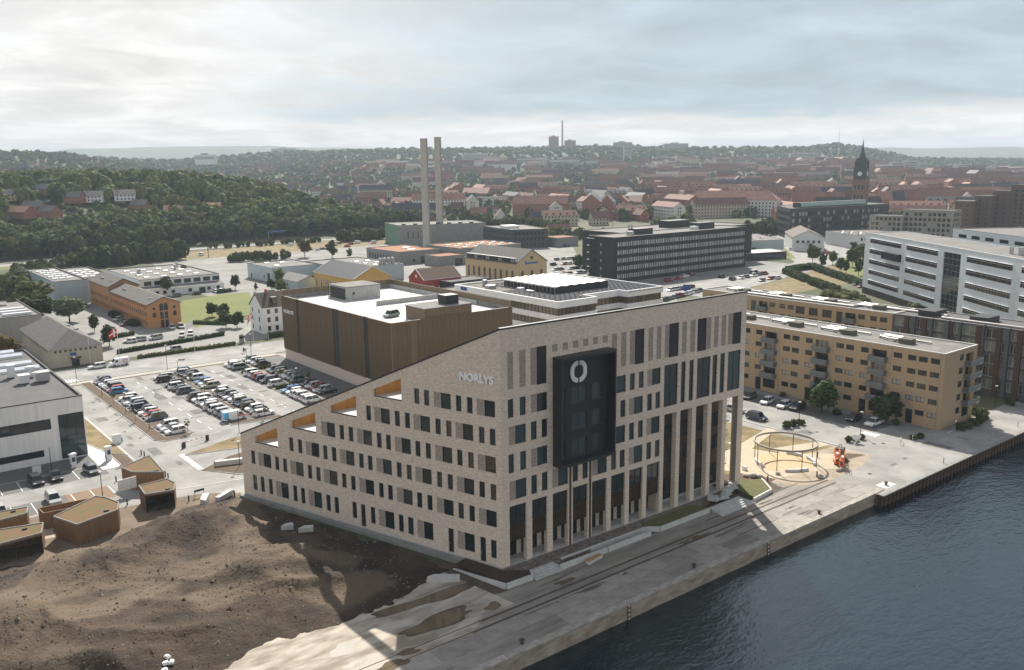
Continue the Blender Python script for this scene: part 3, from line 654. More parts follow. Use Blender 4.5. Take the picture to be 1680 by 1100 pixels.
# protruding black bay with the ring emblem
bay = MB(); x0, x1, v0, v1, pd, tk = 8.5, 18.35, 12.0, 26.85, 1.75, .42
P = lambda u, v, o_: FF.pt(u, v, o_)
def slab(mb, u0, u1, v0_, v1_, o0, o1):
    c = [P(u0,v0_,o0),P(u1,v0_,o0),P(u1,v0_,o1),P(u0,v0_,o1)]; e = [P(u0,v1_,o0),P(u1,v1_,o0),P(u1,v1_,o1),P(u0,v1_,o1)]
    mb.poly(c); mb.poly(e[::-1])
    for i in range(4): mb.poly([c[i], e[i], e[(i+1)%4], c[(i+1)%4]])
slab(bay, x0, x1, v1-tk, v1, 0, pd); slab(bay, x0, x1, v0, v0+tk, 0, pd); slab(bay, x0, x0+.22, v0+tk, v1-tk, 0, pd); slab(bay, x1-.22, x1, v0+tk, v1-tk, 0, pd)
bo = bay.build('bay_frame', M_DARK, off)
M_BAY = mat('bay_cladding', (.028,.026,.025), .55, (.02,.019,.019), 3, stretch=(6,6,.2))
BF = Fac(P(x0+.22,0,.35)[:2], P(x1-.22,0,.35)[:2], ZB+v0+tk, v1-v0-2*tk)
bw = []
for vv in (20.0, 16.35, 12.75):
    for (a, b, n_) in ((.55,1.65,1),(2.75,5.45,2),(6.45,8.85,2)): BF.hole(a, b, vv-v0-tk, vv-v0-tk+2.35, .18); bw.append((a, b, vv-v0-tk, vv-v0-tk+2.35, n_))
bb = MB(); BF.wall(bb); bb.build('bay_panel', M_BAY, off)
for (a, b, q, r, n_) in bw: window(off, BF, a, b, q, r, .15, n_, 1, .07, fm=mat('bay_window_frame', (.07,.075,.08), .4), gm=mat('bay_glass', (.034,.042,.048), .08, spec=.7))
em = MB(); cx, cz, ro, ri, hs = 3.9, 24.4-v0-tk, 1.3, .68, .2
for sgn in (-1, 1):
    oo, ii = [], []
    for k in range(15):
        a = pi/2*(1)+sgn*0 + (pi*k/14)*(1 if sgn < 0 else -1)
        for lst, r in ((oo, ro), (ii, ri)):
            x = r*cos(a); z = r*sin(a)+(hs if sin(a) > 0 else -hs)*(1 if abs(sin(a)) > 1e-6 else 0)
            lst.append((cx+(x if abs(x) > .06 else .0)+sgn*.15, cz+z))
    for k in range(14):
        q4 = [oo[k], oo[k+1], ii[k+1], ii[k]]
        f = [BF.pt(u, v, .18) for u, v in q4]; g_ = [BF.pt(u, v, .02) for u, v in q4]
        em.poly(f); em.poly(g_[::-1])
        for i in range(4): em.poly([f[i], g_[i], g_[(i+1)%4], f[(i+1)%4]])
em.build('ring_emblem', M_WHITE, off)
obj('lettering', text_mesh('NORLYS', 1.1, .04, .2, mat('letter_white', (.86,.87,.88), .4), 5.25), off, SF.pt(LS-6.2, 24.38, .14), SF.ang)
# ---------------------------------------------------------------- generic buildings
def faces_cam(p, n): return (CAM.x-p[0])*n[0]+(CAM.y-p[1])*n[1] > 0
def block(name, label, cat, pts, h, wall, roof, par=.45, base=0.0, roofz=None, group=None):
    """flat-roofed building over a counter-clockwise outline; returns thing and its facades"""
    if sum(pts[i-1][0]*pts[i][1]-pts[i][0]*pts[i-1][1] for i in range(len(pts))) < 0: pts = pts[::-1]
    e = thing(name, label, cat, (pts[0][0], pts[0][1], base), 0, group)
    L_ = [(p[0]-pts[0][0], p[1]-pts[0][1]) for p in pts]; n = len(L_)
    F = [Fac(L_[i], L_[(i+1)%n], 0, h) for i in range(n)]
    e_ = dict(e=e, F=F, pts=L_, h=h, wall=wall, roof=roof, par=par, org=pts[0]); return e_
def close(b, recess=True):
    mb = MB()
    for F in b['F']: F.wall(mb)
    b['e_wall'] = mb.build('wall', b['wall'], b['e'])
    r = MB(); r.poly([(p[0], p[1], b['h']-b['par']) for p in b['pts']]); b['e_roof'] = r.build('roof', b['roof'], b['e'])
    # parapet: inner face and top
    pp = MB(); n = len(b['pts'])
    for F in b['F']:
        pp.poly([F.pt(0, b['h']+.02, .05), F.pt(F.L, b['h']+.02, .05), F.pt(F.L-.3, b['h']+.02, -.3), F.pt(.3, b['h']+.02, -.3)])
        pp.poly([F.pt(.3, b['h']+.02, -.3), F.pt(F.L-.3, b['h']+.02, -.3), F.pt(F.L-.3, b['h']-b['par'], -.3), F.pt(.3, b['h']-b['par'], -.3)])
        pp.poly([F.pt(0, b['h']-.16, .05), F.pt(F.L, b['h']-.16, .05), F.pt(F.L, b['h']+.02, .05), F.pt(0, b['h']+.02, .05)])
    pp.build('parapet', b.get('cop', M_CONCD), b['e'])
    return b
def put_windows(b, i, specs, depth=.15, fm=None, ft=.08, two=False, gm=None, curt=.0):
    """specs (u0,u1,v0,v1[,nx[,nz[,name]]]) cut into facade i; call before close()"""
    F = b['F'][i]
    for s in specs:
        u0, u1, v0, v1 = s[:4]; nx = s[4] if len(s) > 4 else 1; nz = s[5] if len(s) > 5 else 1; nm = s[6] if len(s) > 6 else 'window'
        F.hole(u0, u1, v0, v1, depth+.03)
        g_ = gm or (M_GLASSL if rnd.random() < curt else M_GLASS)
        (window if two else onepiece)(b['e'], F, u0, u1, v0, v1, depth, nx, nz, ft, fm, g_, nm)
def gridspec(L, rows, pitch, ww, m0=1.0, nx=1):
    n = max(1, int((L-2*m0+pitch-ww)/pitch)); s0 = (L-(n-1)*pitch-ww)/2
    return [(s0+k*pitch, s0+k*pitch+ww, v0, v1, nx) for (v0, v1) in rows for k in range(n)]
def house(name, label, cat, cx, cy, rz, L, W, h, rh, wall, roof, over=.35, specs=None, hip=0.0, base=0.0, group=None, chim=0, depth=-.04, fm=None, trim=None):
    """ridged building: long axis local x, centred; specs {'S':[..],'W':[..],'N':..,'E':..}"""
    e = thing(name, label, cat, (cx, cy, base), rz, group); x, y = L/2, W/2
    c = [(-x,-y),(x,-y),(x,y),(-x,y)]; F = {k: Fac(c[i], c[(i+1)%4], 0, h) for i, k in enumerate('SENW')}
    deep = depth > 0
    if specs and deep:
        for k, L_ in specs.items():
            for s in L_: F[k].hole(*s[:4], depth+.03)
    mb = MB()
    for f in F.values(): f.wall(mb)
    if not hip:
        for sx_ in (-1, 1): mb.poly([(sx_*x,-y*sx_,h),(sx_*x,y*sx_,h),(sx_*x,0,h+rh)])
    mb.build('wall', wall, e)
    r = MB(); k_ = rh/y; o = over; hx = x-hip; th = .18
    for sy in (-1, 1):
        a = [(-x-o,sy*(y+o),h-k_*o),(x+o,sy*(y+o),h-k_*o),(hx+(o if not hip else 0),0,h+rh),(-hx-(o if not hip else 0),0,h+rh)]
        if sy > 0: a = [a[1], a[0], a[3], a[2]]
        up_ = [(p[0],p[1],p[2]+th) for p in a]; r.poly(up_); r.poly(a[::-1])
        for i in range(4): r.poly([a[i], a[(i+1)%4], up_[(i+1)%4], up_[i]])
    if hip:
        for sx_ in (-1, 1):
            a = [(sx_*(x+o),-sx_*(y+o),h-k_*o+th*.98),(sx_*(x+o),sx_*(y+o),h-k_*o+th*.98),(sx_*hx,0,h+rh+th*.98)]; r.poly(a)
    ro = r.build('roof', roof, e)
    for k in range(chim):
        cx_ = -x*.6+k*(1.2*x/max(1,chim-1) if chim > 1 else 0); MB().box(cx_-.35,-.35,h+rh*.6,cx_+.35,.35,h+rh+1.1).build('chimney', M_RBRICK, ro)
    if trim:
        t_ = MB()
        for sx_ in (-1, 1):
            if hip: break
            for sy in (-1, 1):
                t_.tube([(sx_*(x+o),sy*(y+o),h-k_*o+.05),(sx_*(x+o),0,h+rh+.1)], .16, 4)
        for sy in (-1, 1): t_.tube([(-x-o,sy*(y+o),h-k_*o+.02),(x+o,sy*(y+o),h-k_*o+.02)], .13, 4)
        t_.build('eaves_trim', trim, e)
    if specs:
        for k, L_ in specs.items():
            for s in L_:
                onepiece(e, F[k], *s[:4], depth, s[4] if len(s) > 4 else 1, s[5] if len(s) > 5 else 1, .08, fm, s[7] if len(s) > 7 else None, s[6] if len(s) > 6 else 'window')
    return e, F, ro
AW = {}
def arch_window(parent, F, uc, v0, w_, hstr, fm=M_WHITE, gm=None, out=.05):
    """round-headed window with a raised surround"""
    gm = gm or M_GLASS; key = (w_, hstr, fm.name)
    if key not in AW:
        def prof(r, ex):
            p = [(-r,-ex),(r,-ex)]+[(r*cos(pi*k/8), hstr+r*sin(pi*k/8)) for k in range(9)]; return p
        mb = MB(); a, b_ = prof(w_/2, 0), prof(w_/2+.16, .16); n = len(a)
        mb.poly([(p[0],-.02,p[1]) for p in a], 1)
        for i in range(n):
            j = (i+1) % n
            mb.poly([(b_[i][0],-.08,b_[i][1]),(b_[j][0],-.08,b_[j][1]),(a[j][0],-.08,a[j][1]),(a[i][0],-.08,a[i][1])], 0)
            mb.poly([(b_[i][0],0.05,b_[i][1]),(b_[j][0],0.05,b_[j][1]),(b_[j][0],-.08,b_[j][1]),(b_[i][0],-.08,b_[i][1])], 0)
            mb.poly([(a[i][0],-.08,a[i][1]),(a[j][0],-.08,a[j][1]),(a[j][0],-.02,a[j][1]),(a[i][0],-.02,a[i][1])], 0)
        mb.box(-.04,-.06,0,.04,-.025,hstr+w_/2,0); mb.box(-w_/2,-.06,hstr-.05,w_/2,-.025,hstr+.03,0)
        AW[key] = mb.mesh('arched_window', [fm, gm])
    return obj('arched_window', AW[key], parent, F.pt(uc, v0, .01), F.ang)
def roofkit(parent, items):
    for (nm, x, y, z, sx_, sy, sz, m) in items: MB().box(x-sx_/2,y-sy/2,z,x+sx_/2,y+sy/2,z+sz).build(nm, m, parent)

# ---------------------------------------------------------------- brown parking garage
b = block('parking_garage', 'brown slatted multi-storey car park with a white roof deck behind the office', 'parking garage', rect(34,84,68.5,142), 17.5, M_BRICK, mat('deck_white', (.55,.525,.51), .8, (.45,.43,.42), .25, detail=8), par=1.0)
ga = b['e']; close(b)
M_SLAT = mat('brown_slats', (.21,.15,.088), .55, (.145,.105,.064), .8, stretch=(4,4,.15), metal=.1)
cl = MB(); cl.box(0,-.18,0,1,0,14.75)
for k in range(7): cl.box(k/7+.03,-.27,0,k/7+.075,-.18,14.75)
clm = cl.mesh('cladding_panel', M_SLAT)
def clad(F, u0, u1, z0=2.8, hh=14.75):
    n = max(1, round((u1-u0)/2.6)); w_ = (u1-u0)/n
    for k in range(n):
        o = obj('cladding_panel', clm, ga, F.pt(u0+k*w_+.02, z0, .05), F.ang); o.scale = (w_-.04, 1, hh/14.75)
W_ = b['F'][3]; S_ = b['F'][0]
for (y1, y0) in ((142,132.9),(131.2,112),(108.9,96.2),(94.2,84)): clad(W_, 142-y1, 142-y0)
for (a, c) in ((0,5.1),(6.9,34.5)): clad(S_, a, c)
for (y1, y0) in ((132.9,131.2),(112,108.9),(96.2,94.2)):
    u0 = 142-y1; u1 = 142-y0; q = MB()
    q.poly([W_.pt(u0,2.8,.04),W_.pt(u1,2.8,.04),W_.pt(u1,17.5,.04),W_.pt(u0,17.5,.04)]); um = (u0+u1)/2
    q.poly([W_.pt(u0,17.5,.06),W_.pt(um,17.5,.5),W_.pt(um+.3,2.8,.06),W_.pt(u0,2.8,.06)]); q.poly([W_.pt(um,17.5,.5),W_.pt(u1,17.5,.06),W_.pt(um+.3,2.8,.06)])
    q.build('folded_fin', M_DARK, ga)
q = MB(); q.poly([S_.pt(5.1,2.8,.04),S_.pt(6.9,2.8,.04),S_.pt(6.9,17.5,.04),S_.pt(5.1,17.5,.04)]); q.build('folded_fin', M_SLAT, ga)
obj('lettering', text_mesh('NORLYS', 1.0, .03, .12, M_WHITE, 6.0), ga, W_.pt(1.4, 13.0, .36), W_.ang)
MB().box(-.25,-.02,-.0,-.02,58,.12).build('kerb_strip', M_SLABW, ga, (-.1,0,0))
zd = 16.5
roofkit(ga, [('ramp_wall',24,30,zd,21,.3,1.2,M_CONC),('ramp_wall',12.4,46,zd,.3,9,.9,M_CONC),('ramp_wall',34.0,36,zd,.3,44,1.1,M_CONC)])
st_ = MB().box(12,43.5,zd,22.5,53.2,zd+3.4).build('stair_tower', M_CONC, ga)
MB().box(11.8,43.3,0,22.7,53.4,.2).build('tower_roof', M_MEMBL, st_, (0,0,zd+3.4)); MB().box(11.95,44,zd+.1,12.02,52.8,zd+3.1).build('shutter', M_DARK, st_)
MB().cyl((14.2,43.48,zd+1.7),(14.2,43.4,zd+1.7),.42,.42,12).build('round_window', M_GLASS, st_)
st2 = MB().box(9.2,.3,zd,22.5,8.6,zd+3.0).build('lift_tower', M_SLAT, ga); MB().box(9,.15,0,22.7,8.8,.2).build('tower_roof', M_MEMBL, st2, (0,0,zd+3.0))
MB().box(16.5,2.4,zd+3.2,20.2,5.6,zd+5.3).build('plant_box', M_DARK, st2)
for k in range(6): MB().box(23.4+1.7*k,-.1,zd-.6,23.8+1.7*k,.1,zd+.9).build('slot', M_CONC, ga)
for (x, y) in ((10,50),(30,40),(26,20)): MB().tube([(x,y,zd),(x,y,zd+5)], .06).build('lamp_post', M_BLACK, ga)
scm = MB().box(0,-.05,0,1,.05,1.5).mesh('screen_panel', M_SLAT)
for F_, n_ in ((b['F'][1], 24), (b['F'][2], 15)):
    for k in range(n_):
        o = obj('screen_panel', scm, ga, F_.pt(F_.L*k/n_+.05, 17.5, -.15), F_.ang); o.scale = (F_.L/n_-.12, 1, 1)

# ---------------------------------------------------------------- pale panel building, far left
b = block('panel_building', 'white concrete panel building with glass corner at the left edge', 'office building', rect(-96,87,-29.8,141.3), 11.55, mat('white_panel', (.74,.74,.73), .7, (.62,.62,.61), .6, stretch=(2.5,2.5,.12)), M_MEMB, par=.35)
b['cop'] = M_DARK; S_ = b['F'][0]
put_windows(b, 0, [(4,60.6,6.15,8.1,18,1,'window'),(4,59,1.3,2.55,18,1,'window')], .2, two=True, ft=.1)
put_windows(b, 0, [(61.8,66.05,.2,8.5,3,4,'glass_corner')], .15, two=True, gm=M_GLASS2, ft=.1)
close(b); e = b['e']
for (x, y, ln_) in ((61.2,52.6,5),(61.2,47.2,6.5),(60.8,37.4,7.5),(60.4,31,9),(52,52.6,4),(52,47,5)):
    s_ = MB(); s_.box(-ln_/2,-.9,0,ln_/2,.9,.5,0); s_.poly([(-ln_/2,-.9,.5),(ln_/2,-.9,.5),(ln_/2,0,.95),(-ln_/2,0,.95)],1); s_.poly([(ln_/2,.9,.5),(-ln_/2,.9,.5),(-ln_/2,0,.95),(ln_/2,0,.95)],1)
    s_.build('skylight', [M_WHITE, mat('skylight_sheet', (.62,.66,.72), .3)], e, (x, y, 11.2))
for (x, y, s_, h_, mm) in ((60.0,18.5,1.7,1.7,M_WHITE),(63.2,18.2,2.2,1.9,M_STEEL),(58.9,25.5,1.2,2.6,M_WHITE),(61.8,23.4,1.4,.9,M_WHITE)):
    u_ = MB().box(-s_/2,-s_/2,.2,s_/2,s_/2,h_).box(-s_/2-.15,-s_/2-.15,h_,s_/2+.15,s_/2+.15,h_+.12).build('ventilation_unit', mm, e, (x, y, 11.2))
    MB().tube([(0,0,.5),(0,1.6,.5)], .28, 8).build('duct', M_STEEL, u_)
MB().cyl((62.2,24.5,11.3),(62.2,24.5,12.9),.5,.5,12).cyl((62.2,24.5,12.9),(62.2,24.5,13.3),1.0,.9,12).build('roof_cowl', M_WHITE, e)

# ---------------------------------------------------------------- white banded office with solar roof
bandpts = [(97,99),(112.4,99),(112.4,104.5),(127,104.5),(127,101),(143,101),(143,150),(97,150)]
e = thing('banded_office', 'low white banded office with solar panels on its roof behind the brick office', 'office building', (97,99,0)); O2 = e
loc = [(p[0]-97, p[1]-99) for p in bandpts]
def inset(pts, d):
    n = len(pts); o = []
    for i in range(n):
        p0, p1, p2 = Vector(pts[i-1]), Vector(pts[i]), Vector(pts[(i+1)%n]); a = (p1-p0).normalized(); c = (p2-p1).normalized()
        o.append(tuple(p1+Vector((-a.y,a.x))*d+Vector((-c.y,c.x))*d))
    return o
for (z0, z1) in ((12.0,13.3),(8.3,9.9),(4.6,6.2)): MB().prism(loc, z0, z1).build('white_band', M_WHITE, e)
M_GLW = mat('office_glass', (.05,.05,.045), .08, (.16,.12,.07), .9, spec=.7, stretch=(1.4,1.4,.05))
for (z0, z1) in ((9.9,12.0),(6.2,8.3),(0.2,4.6)):
    gl = MB().prism(inset(loc, .45), z0, z1, bottom=False).build('glazing', M_GLW, e); mu = MB(); ip = inset(loc, .42)
    for i in (0,1,2,3,4,7):
        F_ = Fac(ip[i], ip[(i+1)%8], 0, 1)
        for k in range(int(F_.L/1.6)+1):
            p = F_.pt(min(F_.L, k*1.6), 0, .03); mu.box(p[0]-.05,p[1]-.05,z0,p[0]+.05,p[1]+.05,z1)
    tag(mu.build('mullions', M_FRAME, gl), kind='stuff')
MB().prism(inset(loc, .5), 13.3, 13.42, bottom=False).build('roof', mat('dark_roof', (.12,.105,.09), .9, (.17,.15,.13), .4), e)
cpm = MB(); ip = inset(loc, .5)
for i in range(8):
    a, c, a2, c2 = loc[i], loc[(i+1)%8], ip[i], ip[(i+1)%8]
    cpm.poly([(*a,13.94),(*c,13.94),(*c2,13.94),(*a2,13.94)]); cpm.poly([(*a2,13.94),(*c2,13.94),(*c2,13.4),(*a2,13.4)]); cpm.poly([(*a,13.3),(*c,13.3),(*c,13.94),(*a,13.94)])
cpm.build('roof_edge', M_WHITE, e)
spm = MB(); spm.poly([(-.8,-.5,.12),(.8,-.5,.12),(.8,.5,.4),(-.8,.5,.4)]); spm.poly([(-.8,.5,.4),(.8,.5,.4),(.8,.5,.08),(-.8,.5,.08)]); spm.poly([(-.8,-.5,.12),(-.8,.5,.4),(-.8,.5,.06)])
spm = spm.mesh('solar_panel', mat('solar_cells', (.012,.014,.02), .15, spec=.6))
for i in range(23):
    for j in range(20):
        x, y = 2+1.95*i, 2.2+2.35*j
        if 10.5 < x < 35 and 12.5 < y < 41: continue
        if (14.8 < x < 30.8 and y < 8) or (x < 9 and y > 30) or y > 46 or (x > 36 and y > 38): continue
        obj('solar_panel', spm, e, (x, y, 13.42))
pb = MB().box(12,14.5,13.4,34,40,15.6).build('plant_house', M_DARK, e)
sw = MB()
for k in range(6):
    x0 = 11.8+k*3.73; sw.poly([(x0,14,15.62),(x0+1.86,14,15.88),(x0+1.86,40.3,15.88),(x0,40.3,15.62)]); sw.poly([(x0+1.86,14,15.88),(x0+3.73,14,15.62),(x0+3.73,40.3,15.62),(x0+1.86,40.3,15.88)])
sw.build('folded_roof', M_WHITE, pb)
gs = MB()
for k in range(14): gs.box(11.5,14.5+1.8*k,13.4,11.6,14.62+1.8*k,15.4)
gs.box(11.5,14.5,15.3,11.62,40,15.42); gs.build('louvre_screen', M_STEEL, pb)
roofkit(e, [('ventilation_unit',5,38,13.4,3,2,1.1,M_STEEL),('ventilation_unit',7.2,44,13.4,1.2,1.2,2.0,M_STEEL),('ventilation_unit',9.2,28,13.4,1.8,1.8,.9,M_WHITE),('ventilation_unit',38,30,13.4,1.5,1.5,.7,M_WHITE),('ventilation_unit',8,22,13.4,1,3,.8,M_STEEL)])
obj('blue_sign', MB().box(0,-.06,0,3.4,0,1.1).mesh('blue_sign', mat('sign_blue', (.02,.07,.28), .4)), e, (-.03, 47.4, 12.5), -pi/2)

# ---------------------------------------------------------------- apartment blocks
def balcony(parent, F, u0, u1, v, proj=1.25, m=None):
    w_ = u1-u0; key = ('bal', round(w_,2), proj)
    if key not in WC:
        s = MB().box(0,-proj,-.16,w_,0,0).mesh('balcony', M_CONCD)
        r = MB(); r.box(0,-proj,.1,w_,-proj+.03,.98); r.box(0,-proj,.1,.03,0,.98); r.box(w_-.03,-proj,.1,w_,0,.98); r = r.mesh('railing', mat('balustrade', (.13,.15,.15), .3, spec=.6))
        rl = MB(); rl.tube([(0,0,1.03),(0,-proj,1.03),(w_,-proj,1.03),(w_,0,1.03)], .035, 5); WC[key] = (s, r, rl.mesh('handrail', M_STEEL))
    s, r, rl = WC[key]; o = obj('balcony', s, parent, F.pt(u0, v, 0), F.ang); obj('railing', r, o); obj('handrail', rl, o); return o
YT = 62
b = block('apartment_block', 'yellow brick apartment block with stacked balconies right of the office, nearest the quay', 'apartment block', rect(103,-6.7,116.6,YT), 15.3, M_YBRICK, M_MEMBL, par=.25)
Wf = b['F'][3]; U_ = lambda y: YT-y
for p in range(6):
    o_ = 13.05*p
    for k in range(5):
        z0 = 12.95-2.72*k
        for (ya, yb) in ((3.6,1.8),(.6,-1.1),(-1.6,-3.4),(-4.0,-5.8)) if p == 0 else ((3.3,1.5),(1.0,-.8),(-2.4,-4.1)):
            ya, yb = ya+o_, yb+o_
            if ya > YT-2 or (k == 4 and abs((ya+yb)/2-(-.25+o_ if p == 0 else -3.2+o_)) < .5): continue
            put_windows(b, 3, [(U_(ya), U_(yb), z0, z0+1.08, 2)], .16, ft=.07, two=True, curt=.22)
    ya, yb = 8.25+o_, 5.05+o_
    if ya < YT-2:
        for k in range(4):
            z0 = 11.75-2.72*k; put_windows(b, 3, [(U_(ya), U_(yb), z0, z0+2.25, 3)], .8, ft=.08, two=True, curt=.3); balcony(b['e'], Wf, U_(ya)-.25, U_(yb)+.25, z0-.02)
        put_windows(b, 3, [(U_(ya), U_(yb), .9, 3.0, 3)], .3, ft=.08, two=True)
for yc_ in (-.35, 9.7, 22.6, 35.7): put_windows(b, 3, [(U_(yc_+.75), U_(yc_-.75), .05, 3.0, 1, 2, 'door')], .35, two=True, ft=.1)
for k in range(5):
    z0 = 12.95-2.72*k; put_windows(b, 0, [(6.2,7.9,z0,z0+1.3,2)], .16, two=True, ft=.07)
    z1 = 11.75-2.72*k
    if k < 4: put_windows(b, 0, [(8.9,12.0,z1,z1+2.3,3)], .8, two=True, ft=.08); balcony(b['e'], b['F'][0], 8.5, 13.9, z1-.02)
    else: put_windows(b, 0, [(8.9,12.0,.9,3.1,3)], .3, two=True, ft=.08)
b['cop'] = M_SLABW; close(b); AP = b['e']
for yy in (-5.9, 17.3, 4.2, 30.4): MB().tube([Wf.pt(U_(yy),.2,.06),Wf.pt(U_(yy),15,.06)], .06).build('downpipe', M_STEEL, AP)
M_DUCT = mat('foil_duct', (.42,.40,.385), .5, (.3,.285,.275), 2, metal=.3)
def ducts(parent, x, y, z):
    MB().box(x-1.0,y-1.35,z,x+1.0,y+1.35,z+1.0).build('roof_vent', mat('mossy_concrete', (.085,.085,.07), .95, (.12,.12,.09), 1), parent)
    j = lambda: rnd.uniform(-.5,.5)
    for k in range(3):
        x2 = x+.4+1.5*k; y2 = y+2+j(); MB().tube([(x2-.6,y2+1.2,z+.15),(x2-.5,y2,z+.55),(x2+j(),y2+2.4,z+.5),(x2+.6+j(),y2+4.4+j(),z+.45),(x2+.7,y2+5.0,z+.1)], .26, 7).build('vent_duct', M_DUCT, parent)
    MB().tube([(x+2.4,y-4+j(),z+.35),(x+2.8,y+4.5,z+.35)], .22, 7).build('vent_duct', M_DUCT, parent)
for k in range(5): ducts(AP, 5.4, 10.5+13*k, 15.05)
b = block('apartment_block', 'yellow brick apartment block standing behind the nearest one, mostly hidden', 'apartment block', rect(136.5,22,147.5,80), 15.8, M_YBRICK, M_MEMBL, par=.25)
for p in range(3):
    o_ = 26*p
    for k in range(4):
        z0 = 12.5-2.75*k
        for (ya, yb, h_) in ((25.2,23.3,1.2),(27.7,26,1.2),(30.9,29.1,1.2),(36.9,35.2,2.7),(40.9,38.2,2),(44.8,42.2,2),(48.8,46.1,2)):
            ya, yb = ya+o_, yb+o_
            if ya > 78: continue
            zz_ = z0+2.0-h_; put_windows(b, 3, [(80-ya, 80-yb, zz_, z0+2.0, 2)], .16, two=True, ft=.08, curt=.15)
        ya, yb = 34.5+o_, 31.6+o_
        if ya < 78: put_windows(b, 3, [(80-ya, 80-yb, z0-.1, z0+2.0, 3)], .8, two=True, ft=.08); balcony(b['e'], b['F'][3], 80-ya-.2, 80-yb+.2, z0-.3)
b['cop'] = M_SLABW; close(b)
for k in range(4): ducts(b['e'], 4.6, 6+13.5*k, 15.55)
# glazed apartments
b = block('glazed_apartments', 'apartment block of tall glass bays, brown brick piers and dark steel posts at right edge', 'apartment block', rect(136.5,-12.6,148,21.8), 15.8, mat('dark_grey_render', (.10,.105,.11), .8, (.075,.08,.085), 1), M_MEMB, par=.2)
F_ = b['F'][3]; u = .4; M_GLP = mat('pale_window_glass', (.20,.25,.23), .12, (.09,.11,.10), .5, spec=.7); M_BRN = brickmat('brown_brick', (.10,.055,.042), (.075,.042,.035), (.1,.07,.06), var=.2)
pat = [('g',2.5),('b',1.0),('g',1.0),('p',.8),('g',1.4),('b',1.1),('g',1.1),('p',.5),('g',2.7),('p',1.1),('b',.7),('g',1.5),('p',.5),('g',3.2),('b',1.6),('p',.3)]
i_ = 0
while u < 32.4:
    k_, w_ = pat[i_ % len(pat)]; i_ += 1
    if k_ == 'g':
        for k in range(5):
            z0 = 1.6+2.85*k; put_windows(b, 3, [(u, u+w_, z0, z0+2.2, 2 if w_ > 1.3 else 1)], .25, two=True, ft=.09, fm=mat('pale_frame', (.5,.52,.5), .5), gm=M_GLP if rnd.random() < .6 else M_GLASS)
    elif k_ == 'b': MB().box(0,-.35,0,w_,.02,15.7).build('brick_pier', M_BRN, b['e'], F_.pt(u,0,0), F_.ang)
    else: MB().box(0,-.9,0,w_,.02,15.9).build('steel_post', mat('blue_grey_steel', (.085,.10,.12), .5, (.07,.08,.095), 1), b['e'], F_.pt(u,0,0), F_.ang)
    u += w_
close(b)
for k in range(3): MB().box(3,2+12*k,15.6,9,6+12*k,16.9).build('roof_hatch', M_DARK, b['e'])
MB().tube([(2,2,15.88),(2.4,24,15.88),(6,24.4,15.88),(6.2,46,15.88),(2.6,46.3,15.88),(2.6,80,15.88)], .3, 7).build('vent_duct', M_DUCT, b['e'])
# ---------------------------------------------------------------- middle distance, left of the chimneys
def skylights(parent, pts, z, w_=2.2, l_=1.6, m=M_WHITE):
    key = ('sky', w_, l_)
    if key not in WC:
        s = MB(); s.box(-w_/2,-l_/2,0,w_/2,l_/2,.3); s.poly([(-w_/2,-l_/2,.3),(w_/2,-l_/2,.3),(w_/2,0,.6),(-w_/2,0,.6)]); s.poly([(w_/2,l_/2,.3),(-w_/2,l_/2,.3),(-w_/2,0,.6),(w_/2,0,.6)])
        WC[key] = s.mesh('roof_light', m)
    for (x, y) in pts: obj('roof_light', WC[key], parent, (x, y, z))
M_BEIGE = mat('beige_render', (.42,.38,.31), .85, (.36,.32,.26), .5, stretch=(1.5,1.5,.2))
e, F, ro = house('warehouse', 'beige warehouse with dark hipped roof and blue sign by the street', 'warehouse', -12.85, 191.5, pi/2, 41, 12.9, 5.1, 3.9, M_BEIGE, mat('brown_slate', (.085,.078,.075), .85, (.13,.115,.11), 1.2, rand=.05), .5,
    {'N':[(1.2+2.9*k,2.1+2.9*k,3.6,4.4) for k in range(13)], 'W':[(.9+1.25*k,1.5+1.25*k,4.0,4.6) for k in range(9)]}, hip=6.2, depth=.1)
F_ = F['W']
obj('blue_sign', MB().box(0,-.08,0,1.5,0,.75).mesh('blue_sign', MC['sign_blue']), e, F_.pt(4.7,2.9,.05), F_.ang)
o = window(e, F_, 5.0, 6.9, .05, 2.1, -.06, 2, 1, .1, name='entrance_door'); MB().box(-.4,-1.2,2.15,2.3,0,2.3).build('canopy', M_DARK, o)
for (x, y) in ((-6,-3.2),(-3,-4.2),(2,-3)): MB().box(x-.5,y-.4,6.2+.6*(6.45+y)*.5,x+.5,y+.4,6.5+.6*(6.45+y)*.62).build('roof_window', M_GLASSL, ro)
# orange brick mill: low wing and taller end
def mill(lbl, y0, y1, h, rh, arch):
    L = y1-y0
    rows = [(1.0,2.4),(3.9,5.4)]+([(6.6,7.4)] if arch else [])
    e, F, ro = house('brick_mill', lbl, 'brick building', 23.75, (y0+y1)/2, pi/2, L, 10.6, h, rh, M_OBRICK, mat('old_felt', (.095,.092,.085), .9, (.14,.135,.12), .7), .4,
        {'N':[(1.0+2.25*k,2.0+2.25*k,a,c,2) for (a, c) in rows for k in range(int((L-1.5)/2.25))]}, depth=.14, fm=mat('brown_frame', (.11,.07,.05), .6), trim=M_DARK)
    for k in range(4): MB().box(-.55,-.75,0,.55,.75,.12).build('roof_window', M_GLASSL, ro, (L*.5-9-1.5*k if k < 3 else -L*.5+6, 2.2, h+rh*.55+.2))
    return e, F
e, F = mill('orange brick mill building with arched gable windows beside the yard', 214, 260.6, 8.0, 2.2, True); F_ = F['W']
for (u, v, h_) in ((4.4,5.9,1.7),(5.9,5.9,1.7)): arch_window(e, F_, u, v, .95, h_, M_FRAME)
for u in (4.4, 5.9): window(e, F_, u-.5, u+.5, 3.0, 5.3, -.05, 1, 2, .08); window(e, F_, u-.5, u+.5, .1, 2.6, -.05, 1, 2, .08, name='door')
